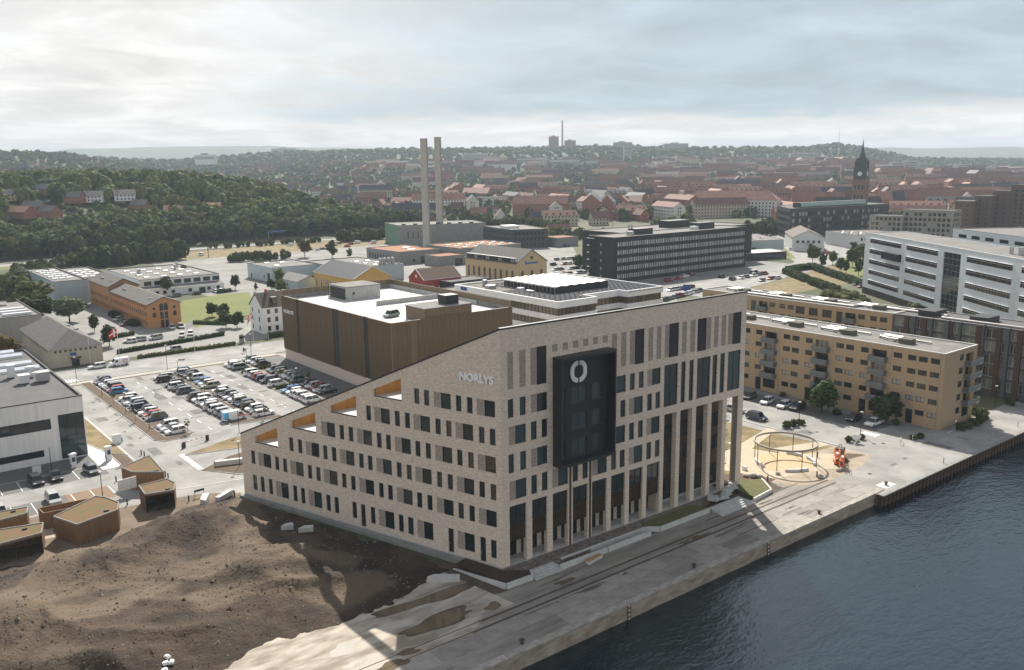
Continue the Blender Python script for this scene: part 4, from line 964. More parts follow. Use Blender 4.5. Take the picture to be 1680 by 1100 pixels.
for (u, v) in ((2.0,3.9),(8.6,3.9)): arch_window(e, F_, u, v, .8, .9, M_FRAME)
for (u, v) in ((2.0,6.6),(8.6,6.6)): p = F_.pt(u, v, .02); MB().cyl(p, (p[0]-.08,p[1],p[2]), .45, .45, 12).build('round_window', M_GLASS, e)
mill('taller orange brick rear end of the mill with ridged roof', 261, 290, 9.3, 2.6, False)
# pale blue hall and low white works
M_BLUEW = mat('pale_blue_cladding', (.40,.47,.50), .6, (.36,.42,.45), .3)
b = block('blue_hall', 'windowless pale blue metal hall behind the orange brick mill', 'hall', rect(5.8,290.5,17.8,348), 9.6, M_BLUEW, M_MEMBL, par=.4); b['cop'] = M_DARK
put_windows(b, 0, [(3.4,6.6,.05,2.6,1,1,'gate')], .2, gm=M_DARK); close(b); skylights(b['e'], [(3+2.6*(k%3), 12+8*(k//3)) for k in range(15)], 9.25)
b = block('blue_hall', 'raised dark-edged rear part of the pale blue hall', 'hall', rect(17.8,300,31,348), 9.0, M_BLUEW, M_MEMBL, par=.5); b['cop'] = M_DARK; close(b); skylights(b['e'], [(3+3.2*(k%3), 8+8*(k//3)) for k in range(12)], 8.5)
b = block('white_works', 'long low white works with a row of dark windows by the lawn', 'works', rect(38.6,294,72,346), 7.0, M_WHITE, M_MEMBL, par=.35); b['cop'] = M_DARK
put_windows(b, 0, [(1.6+4.1*k,4.6+4.1*k,4.2,6.0,3) for k in range(8)], .15); close(b); skylights(b['e'], [(5+7*(k%4), 8+10*(k//4)) for k in range(16)], 6.7)
b2 = MB(); b2.poly([(0,-.02,3.9),(33.4,-.02,3.9),(33.4,-5,3.2),(0,-5,3.2)]); b2.poly([(0,-5,0),(33.4,-5,0),(33.4,-5,3.2),(0,-5,3.2)],1); b2.poly([(0,0,0),(0,-5,0),(0,-5,3.2),(0,-.02,3.9)],1)
b2.build('lean_to', [M_MEMBL, M_WHITE], b['e']); LF = Fac((0,-5),(33.4,-5),0,3.2)
for u in (1.5,4.5,7.5,11,18,22.5,26,30): window(b['e'], LF, u, u+(2.6 if u == 22.5 else 1.4), .9 if u != 22.5 else .05, 2.3, -.04, 2, 1, .08)
for (x, y, s_) in ((6,22,2.2),(24,30,1.6),(28,40,1.6)): MB().cyl((x,y,6.7),(x,y,8.8),s_/3,s_/3,10).cyl((x,y,8.8),(x,y,9.2),s_/2,s_/2.4,10).build('roof_cowl', M_STEEL, b['e'])
p = at(68.4, 515.6, 8)
b = block('grey_shed', 'flat-roofed grey shed with white rooflights at the left edge', 'shed', rect(p.x-70,p.y,p.x,p.y+42), 8, mat('grey_cladding', (.30,.29,.27), .8, (.26,.25,.235), .6, stretch=(2,2,.1)), M_MEMBL, par=.3); b['cop'] = M_DARK; close(b)
for k in range(6): MB().box(-4,-.8,0,4,.8,.7).build('roof_light', M_WHITE, b['e'], (64-10*(k%2), 5+6*(k//2), 7.8))
e, F, ro = house('white_house', 'white three-storey house with dark roof beside the brown garage', 'house', 52.6, 184.6, 0, 18.2, 10, 8.6, 3.9, M_WHITE, mat('mossy_slate', (.06,.055,.05), .85, (.11,.085,.05), 1.0), .3,
    {'S':[(1.5+2.6*k,2.6+2.6*k,a,c,2) for (a, c) in ((.8,2.4),(3.6,5.2),(6.3,7.8)) for k in range(6)], 'W':[(1.4,2.3,a,c,2) for (a, c) in ((.9,2.4),(3.7,5.2),(6.4,7.7))]+[(6.8,7.7,a,c,2) for (a, c) in ((.9,2.4),(3.7,5.2),(6.4,7.7))]}, depth=.12, chim=1, fm=mat('brown_frame', (.11,.07,.05), .6))
for x in (-4.5, 2): d_ = MB().box(x-.9,-4.4,9.0,x+.9,-2.4,11.4).build('dormer', M_DARK, ro); MB().poly([(x-.7,-4.42,9.5),(x+.7,-4.42,9.5),(x+.7,-4.42,11.1),(x-.7,-4.42,11.1)]).build('pane', M_GLASS, d_)
# pale sheds, yellow hall, red engine house
b = block('pale_shed', 'pale grey-blue flat shed with dark gate near the highway', 'shed', rect(97.5,297.5,121,326), 7, M_BLUEW, M_MEMBL, par=.35); b['cop'] = M_DARK
put_windows(b, 3, [(23.4,26.6,.05,4.2,1,1,'gate'),(4,5.4,.05,2.4,1,1,'door'),(19,20.4,1.4,3)], .2, gm=M_DARK); close(b); skylights(b['e'], [(6,8),(14,20),(7,22)], 6.7)
b = block('pale_shed', 'wide pale grey-blue shed with steel tanks on its roof', 'shed', rect(121,268,150,312), 7.2, M_BLUEW, M_MEMBL, par=.35); b['cop'] = M_DARK; close(b); skylights(b['e'], [(5+6*(k%4), 6+9*(k//4)) for k in range(12)], 6.9)
for k in range(4): MB().cyl((20+2.2*k,6,6.9),(20+2.2*k,6,9.6),.9,.9,12).cyl((20+2.2*k,6,9.6),(20+2.2*k,6,10.1),.9,.2,12).build('steel_tank', M_STEEL, b['e'])
e, F, ro = house('yellow_hall', 'yellow rendered hall with dark slate roof and white arched windows', 'hall', 110.3, 245, pi/2, 35, 17, 8, 4.4, mat('yellow_render', (.58,.37,.11), .8, (.52,.33,.1), .4), mat('blue_slate', (.04,.046,.055), .7, (.055,.06,.07), .8), .3, None, trim=M_WHITE)
for k in range(8): arch_window(e, F['N'], 2.4+4.2*k, 1.4, 1.3, 3.4, M_WHITE)
house('grey_barn', 'grey-roofed low barn beside the yellow hall', 'barn', 101, 276, pi/2, 20, 11, 3.6, 2.2, M_BLUEW, M_MEMBL, .3, {'N':[(3,4,1,2.2),(9,10,1,2.2)]})
e, F, ro = house('red_engine_house', 'small red house with white arched windows and brown roof', 'house', 139.6, 226, 0, 18.6, 11.6, 5.8, 3.9, mat('red_render', (.36,.06,.035), .8, (.31,.05,.03), .5), mat('brown_tile', (.085,.055,.035), .85, (.12,.075,.045), .9), .3, None, trim=M_WHITE)
for u in (2.6,5.8,9.0): arch_window(e, F['W'], u, 1.0, 1.2, 1.6, M_WHITE)
for u in (4,8.2,12.6): arch_window(e, F['S'], u, 1.0, 1.5, 1.2, M_WHITE)
p = F['W'].pt(5.8, 6.8, .03); MB().cyl(p,(p[0]-.1,p[1],p[2]),.75,.75,14).cyl((p[0]-.1,p[1],p[2]),(p[0]-.14,p[1],p[2]),.5,.5,14).build('round_window', M_WHITE, e)
b = block('black_annex', 'black flat-roofed box between the red house and the banded office', 'annex', rect(138,212,158,223.6), 5, M_DARK, M_MEMB, par=.3); put_windows(b, 0, [(4,5,.05,2.2,1,1,'door')], .1, fm=M_STEEL); close(b)
b = block('black_annex', 'low black flat shed left of the red house', 'annex', rect(112,192,136,205), 4, M_DARK, M_MEMBL, par=.3); close(b)
e, F, ro = house('power_house', 'yellow brick power house with glazed roof strip and blue sign on its gable', 'brick hall', 179.4, 228.4, pi/2, 37.6, 17.4, 10.2, 5.4, M_CBRICK, mat('grey_slate', (.12,.115,.105), .85, (.085,.082,.078), .9), .35, None, trim=M_DARK)
for k in range(9): arch_window(e, F['N'], 2.6+4.05*k, 1.6, 1.35, 4.6, mat('brick_arch', (.42,.3,.16), .8))
for u in (3.4,14.2,8.8): arch_window(e, F['W'], u, 3.4, 1.3, 2.6, MC['brick_arch'])
p = F['W'].pt(8.7, 11.6, .03); MB().cyl(p,(p[0],p[1]+0,p[2]+.001),.8,.8,14).build('round_window', M_GLASS, e)
MB().cyl((-18.82,0,12.2),(-18.9,0,12.2),.8,.8,16).build('round_window', mat('brown_frame',(0,0,0)), e)
sg = MB().box(0,-.1,-.3,.6,0,1.5)
for k in range(9): sg.box(.75+.72*k,-.1,0,1.38+.72*k,0,.72)
sg.build('blue_lettering', mat('sign_blue2', (.02,.15,.42), .4), e, F['W'].pt(5.1, 9.5, .02), F['W'].ang)
st_ = MB()
for k in range(24):
    x = -17.6+1.5*k; st_.box(x,8.2,10.4,x+.12,8.6,12.2)
st_.box(-18,7.2,12.1,18,8.9,12.3).build('skylight_strip', M_DARK, ro)
for k in range(12): MB().poly([(-17.4+3*k,8.45,10.5),(-14.8+3*k,8.45,10.5),(-14.8+3*k,8.45,12.1),(-17.4+3*k,8.45,12.1)][::-1]).build('skylight_pane', M_GLASSL if k % 3 == 0 else M_GLASS, ro)
# concrete plant and the two chimneys
def conc(lbl, pts, h, wins_, roof=M_ORROOF, wall=M_CONCD, nm='concrete_plant', cat='industrial building'):
    b = block(nm, lbl, cat, pts, h, wall, roof, par=.3); b['cop'] = M_CONCD
    for i, L_ in wins_.items(): put_windows(b, i, L_, .15)
    return close(b)
b = conc('grey concrete plant with rust red roof and tall side windows', rect(179.5,320,205,356), 7, {3:[(3+3*k,4.6+3*k,1.2,4.4) for k in range(8)],0:[(8,9.6,.8,2.6),(13,17,.05,3.6,1,1,'gate')]}); skylights(b['e'], [(12,8),(16,20)], 6.75, 5, 1.4)
b = conc('small concrete annex with rust red roof and dark gate', rect(190,298,210,312), 5.4, {0:[(10,15,.05,3.6,1,1,'gate')]})
b = conc('wide concrete plant building with rust red roof and many rooflights', rect(208,304,250,338), 8, {3:[(3+3*k,4.2+3*k,1,5.5) for k in range(9)]}); skylights(b['e'], [(6+8*(k%5),5+8*(k//5)) for k in range(15)], 7.75, 3, 1.4)
b = conc('long grey concrete hall with green end wall behind the chimneys', [(239,419),(295.4,398.3),(307,430),(248,452)], 13.5, {0:[(6+3.4*k,6.8+3.4*k,4,9) for k in range(5)],3:[(20,26,.05,8.5,1,1,'gate')]}, M_MEMBL)
F_ = b['F'][3]; MB().poly([F_.pt(0,0,.03),F_.pt(F_.L,0,.03),F_.pt(F_.L,13.3,.03),F_.pt(0,13.3,.03)]).build('green_cladding', mat('green_sheet', (.16,.30,.22), .6, (.13,.25,.19), 1, stretch=(3,3,.1)), b['e'])
for k in range(7): MB().box(-1,-1,0,1,1,1.0).build('roof_vent', M_DARK, b['e'], (6+7.4*k, 3-2.6*k, 13.2))
M_CHIM = mat('chimney_concrete', (.46,.44,.39), .85, (.40,.38,.34), .25, stretch=(1,1,.6))
for px, py, lb in ((700.4,406,'tall concrete chimney, the left one of the pair'),(722.4,397,'tall concrete chimney, the right one of the pair')):
    p = at(px, py); zt = 68.5 if px < 710 else 70.5
    c = thing('chimney', lb, 'chimney', p, 0, 'pair of tall chimneys')
    s = MB(); n_ = 9
    for k in range(n_): s.cyl((0,0,zt*k/n_),(0,0,zt*(k+1)/n_-.12),2.35+.15*(1-k/n_),2.33+.15*(1-(k+1)/n_),24,0,False); s.cyl((0,0,zt*(k+1)/n_-.12),(0,0,zt*(k+1)/n_),2.28,2.28,24,0,False)
    s.build('shaft', M_CHIM, c, smooth=True); MB().cyl((0,0,zt),(0,0,zt+.5),2.45,2.45,24).build('crown_ring', M_CONCD, c)
    MB().box(-.3,-2.6,2,.3,-2.42,zt-1).build('ladder', M_CONCD, c, (0,0,0), Rd(20))
b = conc('dark grey office with a tilted white roof unit beside the plant', [(278.6,349),(301,339.4),(314.4,381.6),(287.3,390)], 12, {0:gridspec(24,[(1.4,3.2),(4.8,6.6),(8.4,10.2)],2.6,1.5),3:gridspec(42,[(1.4,3.2),(4.8,6.6),(8.4,10.2)],2.8,1.6)}, M_MEMBL, mat('dark_render', (.055,.06,.067), .8, (.075,.08,.085), .6), 'dark_office', 'office building')
MB().prism([(5,12),(14,9),(18,20),(9,23)], 11.7, 13.4).build('roof_unit', M_WHITE, b['e'])
conc('concrete shed right of the dark grey office', rect(306,336,324,352), 6, {}, M_ORROOF)
e, F, ro = house('yellow_cottage', 'yellow gabled cottage with red roof beside the railway', 'house', *at(916,385,0)[:2], Rd(-20), 18, 9, 4, 3.6, mat('yellow_render', (0,0,0)), M_TILE, .3, {'S':gridspec(18,[(1,2.6)],2.8,1.2),'W':gridspec(9,[(1,2.6)],2.4,1.2)}, chim=2)
# black office slab
b = block('black_office', 'long black five-storey office with pale ribbon windows', 'office building', rect(209.6,189,303,205.5), 20.2, mat('black_brick', (.022,.023,.025), .8, (.03,.03,.032), 1), M_MEMBL, par=.3); b['cop'] = M_DARK
M_PALEW = mat('pale_blinds', (.72,.73,.70), .3, (.40,.42,.41), .55, stretch=(1,1,.1), lo=.42, hi=.5)
for k in range(5):
    z0 = 16.0-3.55*k; b['F'][0].hole(1.6, 92, z0, z0+1.95, .2)
    s = MB(); s.poly([(0,.12,0),(90.4,.12,0),(90.4,.12,1.95),(0,.12,1.95)], 1)
    for i in range(77): s.box(i*1.175,0,0,i*1.175+.42,.1,1.95,0)
    s.build('window_ribbon', [M_DARK, M_PALEW], b['e'], b['F'][0].pt(1.6, z0, -.05))
put_windows(b, 3, [(7.4,8.4,15.9-3.55*k,17.4-3.55*k) for k in range(5)], .1, gm=M_GLASSL); close(b)
for k in range(6): MB().box(-1.6,2,0,0,7,.25).build('escape_balcony', M_DARK, b['e'], (0,9.5,3+3.2*k))
roofkit(b['e'], [('plant_box',26,9,19.9,11,5,2.6,M_DARK),('plant_box',72,11,19.9,12,6,3.0,M_DARK),('ventilation_unit',17,7,19.9,3,2,1.8,M_STEEL),('ventilation_unit',64,9,19.9,5,2,1.6,M_WHITE)])
for x in (20, 22): MB().cyl((x,11,19.9),(x,11,24.5),.4,.4,10).build('flue', M_STEEL, b['e'])
b = block('black_office', 'rear black wing of the office with ribbon windows', 'office building', rect(238,205.5,330,240), 19.4, MC['black_brick'], M_MEMBL, par=.3); b['cop'] = M_DARK
put_windows(b, 3, [(20+2*k,21.2+2*k,16,17.8) for k in range(6)], .1, gm=M_PALEW); close(b); roofkit(b['e'], [('plant_box',50,18,19.1,16,7,3.6,M_DARK)])
# white office, right
P0, P1 = Vector((261.5,101.4)), Vector((178,-10.4)); nn_ = Vector((.801,-.598))
b = block('white_office', 'white office with long ribbon windows and a glazed stair strip at right', 'office building', [tuple(P0),tuple(P1),tuple(P1+nn_*20),tuple(P0+nn_*16)], 24.3, mat('white_brick', (.66,.70,.74), .6, (.60,.64,.68), .7), M_MEMBL, par=.3); b['cop'] = M_WHITE
F_ = b['F'][0]
for k in range(5):
    z0 = 20.45-4.05*k
    for (a, c) in ((4.7,30.6),(34.5,56.8),(74.5,98.8),(103,127)):
        if k == 1 and a == 4.7: c = 17.6
        F_.hole(a, c, z0, z0+1.75, .25); n_ = int((c-a)/1.45)
        s = MB(); s.poly([(0,.2,0),(c-a,.2,0),(c-a,.2,1.75),(0,.2,1.75)], 1); s.box(0,-.3,1.75,c-a,.02,1.83,2)
        for i in range(n_+1): s.box((c-a)*i/n_-.05,.08,0,(c-a)*i/n_+.05,.2,1.75,0)
        s.box(0,-.02,1.15,c-a,.06,1.22,2); s.build('window_ribbon', [M_FRAME, mat('office_glass2', (.035,.035,.032), .1, (.13,.10,.075), .7, stretch=(1.5,1.5,.05), spec=.7), M_WHITE], b['e'], F_.pt(a, z0, 0), F_.ang)
F_.hole(60.5, 71, 3.2, 22.4, .4); window(b['e'], F_, 60.5, 71, 3.2, 22.4, .3, 4, 10, .12, fm=M_STEEL, name='stair_glazing')
sd_ = MB()
for k in range(20): sd_.box(4+1.5*(k%2),.05,.4+.95*k,8.5+.5*(k%2),.4,.52+.95*k)
sd_.build('stair_flights', M_WHITE, b['e'], F_.pt(60.5,3.2,-.4), F_.ang)
bx_ = MB().box(0,-1.4,0,13.4,0,2.7).build('oriel', M_DARK, b['e'], F_.pt(17.8,15.7,0), F_.ang); MB().poly([(.3,-1.42,.5),(13.1,-1.42,.5),(13.1,-1.42,2.4),(.3,-1.42,2.4)]).build('pane', M_GLASS, bx_)
MB().poly([F_.pt(0,0,.03),F_.pt(F_.L,0,.03),F_.pt(F_.L,2.6,.03),F_.pt(0,2.6,.03)]).build('plinth', M_DARK, b['e'])
close(b)
for u, r_ in ((86,.6),(91,.9),(99,1.1),(112,.9),(118,1.1),(122,.6)): p = F_.pt(u, 24, -7); MB().cyl(p,(p[0],p[1],p[2]+1.6+r_),r_,r_,12).build('flue', M_STEEL, b['e'])
b = block('white_annex', 'low white building behind the white office', 'office building', [(306,88),(226,-30),(260,-52),(338,66)], 24, MC['white_brick'], M_MEMBL, par=.3); put_windows(b, 0, gridspec(140,[(20.6,22)],9,5.5), .1); close(b)
# white pavilion and blue-grey sheds round the junction
M_WHB = mat('white_boards', (.62,.63,.62), .6, (.56,.57,.57), .7, stretch=(3,3,.2))
e, F, ro = house('white_hall', 'white gabled harbour hall with outside stair by the junction', 'hall', 410, 226, Rd(40), 44, 18, 8, 4, M_WHB, mat('brown_felt', (.17,.14,.12), .9, (.13,.11,.1), .5), .4, {'W':gridspec(18,[(4.6,6.2)],3,1.5),'S':gridspec(44,[(4.6,6.4)],3.4,1.6)}, depth=.1)
MB().tube([(-22.6,-7,.5),(-22.8,2,5)], .3, 4).build('outside_stair', M_STEEL, e)
b = block('white_hall', 'white porticoed wing of the harbour hall with rooflights', 'hall', [(420,196),(446,182),(470,214),(440,230)], 8.5, M_WHB, mat('brown_felt',(0,0,0)), par=.3)
put_windows(b, 0, gridspec(29,[(5.2,7)],2.4,1.4)+gridspec(29,[(.3,3.6)],4.4,3.6), .6); close(b); skylights(b['e'], [(8+3*(k%6),4+6*(k//6)+1.6*(k%6)) for k in range(18)], 8.3)
b = block('blue_shed', 'blue-grey flat shed with rooflights right of the black office', 'shed', [(345,226),(372,214),(398,252),(370,264)], 8, MC['pale_blue_cladding'], M_MEMBL, par=.3); close(b); skylights(b['e'], [(12+8*(k%3),4+9*(k//3)) for k in range(9)], 7.8)
b = block('low_pavilion', 'low pavilion with flat pale roof below the blue-grey shed', 'pavilion', [(318,205),(350,197),(356,212),(324,220)], 4, M_DARK, M_SLABW, par=.1); put_windows(b, 0, gridspec(33,[(.6,2.8)],3,2.4), .1); close(b)
# dark glass office and apartments farther right
b = block('glass_office', 'dark glazed four-storey office with a pale green roof fascia', 'office building', [(450.7,263.9),(553,250),(572,285),(483,297)], 21, M_DARK, M_MEMB, par=.3); F_ = b['F'][0]
for i, L in ((0, b['F'][0].L), (3, b['F'][3].L)): put_windows(b, i, gridspec(L,[(2,4.6),(6.6,9.2),(11.2,13.8),(15.6,18.2)],3.1,2.4,nx=2), .3, gm=None, curt=.3)
close(b); MB().box(16,6,20.8,88,12,24).build('roof_storey', M_DARK, b['e'], (0,0,0), Rd(-7)); MB().box(17,5.7,21.4,86,5.95,23.8).build('green_fascia', mat('verdigris', (.30,.44,.40), .5), b['e'], (0,0,0), Rd(-7))
def flats(lbl, pts, h, wall, rows, group=None, pitch=3.0, ww=1.5, roof=None, nm='apartment_tower', base=0.0, curt=.2):
    b = block(nm, lbl, 'apartment building', pts, h, wall, roof or M_MEMB, par=.3, base=base, group=group)
    for i, F in enumerate(b['F']):
        m_ = F.P0+(F.P1-F.P0)/2+Vector(b['org'])
        if faces_cam(m_, F.n): put_windows(b, i, gridspec(F.L, rows, pitch, ww), .12, curt=curt)
    return close(b)
def pbox(px0, px1, pyb, depth, base=0.0, skew=0.0):
    """outline of a building seen between two photo columns, at the range where photo row pyb meets the base"""
    a = at(px0, pyb, base); c = at(px1, pyb+skew, base); d = (Vector(c[:2])-Vector(a[:2])).normalized(); n = Vector((-d.y, d.x))*depth
    return [tuple(a[:2]), tuple(c[:2]), tuple(Vector(c[:2])+n), tuple(Vector(a[:2])+n)]
R5 = [(1.2+3*k,2.7+3*k) for k in range(5)]
M_GRB = mat('grey_brick', (.30,.27,.23), .85, (.24,.215,.185), .8); M_DKB = brickmat('dark_brown_brick', (.15,.10,.085), (.11,.075,.065), (.14,.1,.09), var=.2)
flats('grey brick apartments with glass balconies behind the white office', pbox(1478,1560,398,16,0,4), 21, M_GRB, [(1.2+3.2*k,3.2+3.2*k) for k in range(6)], pitch=2.8, ww=1.8)
flats('white-ended lower wing of the grey brick apartments', pbox(1424,1478,396,14,0,3), 17, M_GRB, [(1.2+3.2*k,3.2+3.2*k) for k in range(5)], pitch=2.8, ww=1.8)
for k, (a, c, h_) in enumerate(((1562,1592,25),(1594,1622,28),(1622,1652,31))): flats(('left','middle','right')[k]+' stepped dark brown apartment tower right of the grey flats', pbox(a,c,392-2*k,22,0,1), h_, M_DKB, [(3+3*j,4.4+3*j) for j in range(int(h_/3)-1)], 'stepped dark towers', 4.4, 1.0, curt=0)
flats('tall dark brown tower with balconies cut by the right edge', pbox(1652,1700,389,22,0,2), 35, M_DKB, [(3+3*j,4.8+3*j) for j in range(10)], None, 3.6, 1.6)
# ---------------------------------------------------------------- bare soil heaps beside the office
def seg_d(p, a, b):
    a, b = Vector(a), Vector(b); t_ = max(0, min(1, (p-a).dot(b-a)/(b-a).length_squared)); return (p-(a+(b-a)*t_)).length
DPOLY = [(-3.6,4.8),(-9.5,3.6),(-14,1.6),(-20,.6),(-26,2.6),(-31,3.2),(-36,.4),(-46,-2),(-60,-4),(-95,-4),(-95,38),(-60,42),(-50,43.6),(-42,43.4),(-36,44.6),(-31,48),(-25.4,49.2),(-20,50.6),(-15.9,48.6)]
def inside(p, poly):
    r = False
    for i in range(len(poly)):
        (x1, y1), (x2, y2) = poly[i-1], poly[i]
        if (y1 > p.y) != (y2 > p.y) and p.x < (x2-x1)*(p.y-y1)/(y2-y1)+x1: r = not r
    return r
HEAPS = [(-45,34,8,5,3.4),(-54,23,9,9,4.0),(-30,38,7,5,3.0),(-24,37,5,7,2.6),(-40,15,8,6,2.2),(-24,19,6,8,2.8),(-17,14,5,7,1.6),(-60,36,6,5,2.0),(-47,8,6,4,1.8),(-20,29,4,5,1.4),(-66,22,10,14,3.0),(-33,27,3,5,1.2),(-35,8,4,3,1.2)]
TRK = [[at(*q)[:2] for q in t_] for t_ in (((20,1100),(70,1000),(200,960),(330,955),(470,940),(560,935)),((120,1045),(250,975),(380,930),(420,880),(400,830)),((0,1075),(60,1010),(160,900)),((330,1000),(480,975),(560,990),(620,960)))]
def trk_d(p): return min(seg_d(p, t_[i], t_[i+1]) for t_ in TRK for i in range(len(t_)-1))
def dirt_h(x, y):
    """height of the soil and how compacted (track-worn) it is"""
    p = Vector((x+1.5*mnoise.noise(Vector((x*.22,y*.22,2)))+.7*mnoise.noise(Vector((x*.8,y*.8,6))), y+1.5*mnoise.noise(Vector((x*.22,y*.22,8)))+.7*mnoise.noise(Vector((x*.8,y*.8,4))))); d = min(seg_d(p, DPOLY[i-1], DPOLY[i]) for i in range(len(DPOLY)))
    if not inside(p, DPOLY): return -.25-d*.1, 0
    h = sum(a*math.exp(-((x-cx)/sx_)**2-((y-cy)/sy)**2) for cx, cy, sx_, sy, a in HEAPS)
    h *= .75+.5*mnoise.noise(Vector((x*.07,y*.07,3)))
    rg_ = 1-abs(mnoise.noise(Vector((x*.1+3,y*.1,1)))); h += 1.0*max(0,rg_-.78)*3*smooth(.3,1.4,h)
    td = trk_d(p); on = 1-smooth(1.5, 3.2, td); rough = 1-.8*on
    h += rough*(.30*mnoise.noise(Vector((x*.35,y*.35,0)))+.15*mnoise.noise(Vector((x*1.1,y*1.1,5)))+.10*mnoise.noise(Vector((x*2.6,y*2.6,9))))
    h -= .16*math.exp(-((td-.95)/.28)**2)
    dA = Vector((x, y)).dot(Vector((-.952,-.305))); k = smooth(0, 3.2, d); near = smooth(1.0, 9, dA)
    return (.02+max(0, .35+h)*near+.3*(1-near))*k-.02*(1-k), on*.8
g = MB(); XS = [-95+.4*i for i in range(232)]; YS = [-5+.4*j for j in range(143)]
wear = []
for j, y in enumerate(YS):
    for i, x in enumerate(XS): h_, w_ = dirt_h(x, y); g.v.append((x, y, h_)); wear.append(w_)
n = len(XS)
for j in range(len(YS)-1):
    for i in range(n-1):
        q = (j*n+i, j*n+i+1, (j+1)*n+i+1, (j+1)*n+i)
        if max(g.v[a][2] for a in q) > -.02: g.f.append(q); g.m.append(0)
M_DIRT = mat('dug_soil', (.070,.046,.030), .97, (.030,.021,.015), .14, detail=12, bump=.16, bscale=2.4, lo=.38, hi=.58)
tt = M_DIRT.node_tree; tb = tt.nodes['Principled BSDF']        # paler dried crust and fine clods
src = tb.inputs['Base Color'].links[0].from_socket; tcn = tt.nodes.new('ShaderNodeTexCoord')
for sc_, c_, a_, b_, st_ in ((.13,(.135,.10,.066,1),.53,.70,(1,.4,1)), (1.9,(.19,.155,.11,1),.66,.74,(1,1,1)), (3.4,(.03,.022,.016,1),.60,.70,(1,1,1))):
    mp_ = tt.nodes.new('ShaderNodeMapping'); mp_.inputs['Scale'].default_value = st_; mp_.inputs['Rotation'].default_value = (0,0,.5); tt.links.new(tcn.outputs['Object'], mp_.inputs[0])
    nz = tt.nodes.new('ShaderNodeTexNoise'); nz.inputs['Scale'].default_value = sc_; nz.inputs['Detail'].default_value = 8; tt.links.new(mp_.outputs[0], nz.inputs['Vector'])
    mr_ = tt.nodes.new('ShaderNodeMapRange'); mr_.inputs['From Min'].default_value = a_; mr_.inputs['From Max'].default_value = b_; mr_.inputs['To Max'].default_value = .7; tt.links.new(nz.outputs['Fac'], mr_.inputs['Value'])
    mx_ = tt.nodes.new('ShaderNodeMix'); mx_.data_type = 'RGBA'; tt.links.new(mr_.outputs[0], mx_.inputs['Factor']); tt.links.new(src, mx_.inputs[6]); mx_.inputs[7].default_value = c_; src = mx_.outputs[2]
at_ = tt.nodes.new('ShaderNodeAttribute'); at_.attribute_name = 'wear'; mx_ = tt.nodes.new('ShaderNodeMix'); mx_.data_type = 'RGBA'
tt.links.new(at_.outputs['Fac'], mx_.inputs['Factor']); tt.links.new(src, mx_.inputs[6]); mx_.inputs[7].default_value = (.135,.10,.066,1); tt.links.new(mx_.outputs[2], tb.inputs['Base Color'])
so = tag(g.build('soil_heaps', M_DIRT, smooth=True), kind='structure'); wa = so.data.attributes.new('wear', 'FLOAT', 'POINT'); wa.data.foreach_set('value', wear)
# loose stones and clods on the soil: nobody could count them
st_ = MB()
for k in range(4200):
    x, y = rnd.uniform(-70,-8), rnd.uniform(1,47)
    if not inside(Vector((x, y)), DPOLY): continue
    r = rnd.uniform(.05,.15)*(2.2 if rnd.random() < .04 else 1); z = dirt_h(x, y)[0]; b0 = len(st_.v)
    for v in ((1,0,0),(-1,0,0),(0,1,0),(0,-1,0),(0,0,1),(0,0,-.6)): st_.v.append((x+v[0]*r*rnd.uniform(.7,1.4), y+v[1]*r*rnd.uniform(.7,1.4), z+v[2]*r*.8))
    for f_ in ((0,2,4),(2,1,4),(1,3,4),(3,0,4),(2,0,5),(1,2,5),(3,1,5),(0,3,5)): st_.f.append(tuple(b0+i for i in f_)); st_.m.append(0)
tag(st_.build('loose_stones', mat('field_stone', (.24,.20,.155), .9, (.075,.055,.042), .5, lo=.45, hi=.55)), 'small stones and clods strewn over the bare soil heaps', 'stones', kind='stuff')
# quay-side bare strip between apron and office, puddles, planters, steps
sheet('soil_strip', [(-14,2),(-3.8,-4.2),(25,-4.2),(25,-3.2),(53.5,-6),(53.5,3),(48.4,1),(-2,.5),(-4,8)], .018, mat('trampled_soil', (.115,.088,.064), .95, (.065,.05,.038), .5, detail=8))
def blob(name, lbl, cx, cy, rx, ry, z, m, ang=0, cat=None, seed=1, kind='structure', amp=.35):
    r = random.Random(seed); n = 40; ph = [r.uniform(0,6.28) for _ in range(6)]; P_ = []
    for k in range(n):
        a = 2*pi*k/n; q = 1+amp*sum(sin((j+2)*a+ph[j])/(j+1.6) for j in range(5)); u, v = rx*q*cos(a), ry*q*sin(a)
        P_.append((cx+u*cos(ang)-v*sin(ang), cy+u*sin(ang)+v*cos(ang), z))
    return tag(MB().poly(P_).build(name, m), lbl, cat, None, kind)
M_PALE = mat('dried_lime_crust', (.46,.415,.35), .9, (.24,.20,.155), .32, detail=12, stretch=(.45,1.4,1), lo=.42, hi=.6)
M_PUD = mat('muddy_water', (.14,.105,.065), .06, spec=.5)
M_PUDW = mat('milky_water', (.46,.43,.38), .08, spec=.5)
sheet('pale_apron', [(-70,-15),(-20,-15),(-9,-7.7),(-4,-7.7),(-6,6),(-14,5),(-20,5),(-30,7),(-36,6),(-46,4),(-70,2)], .026, M_PALE)
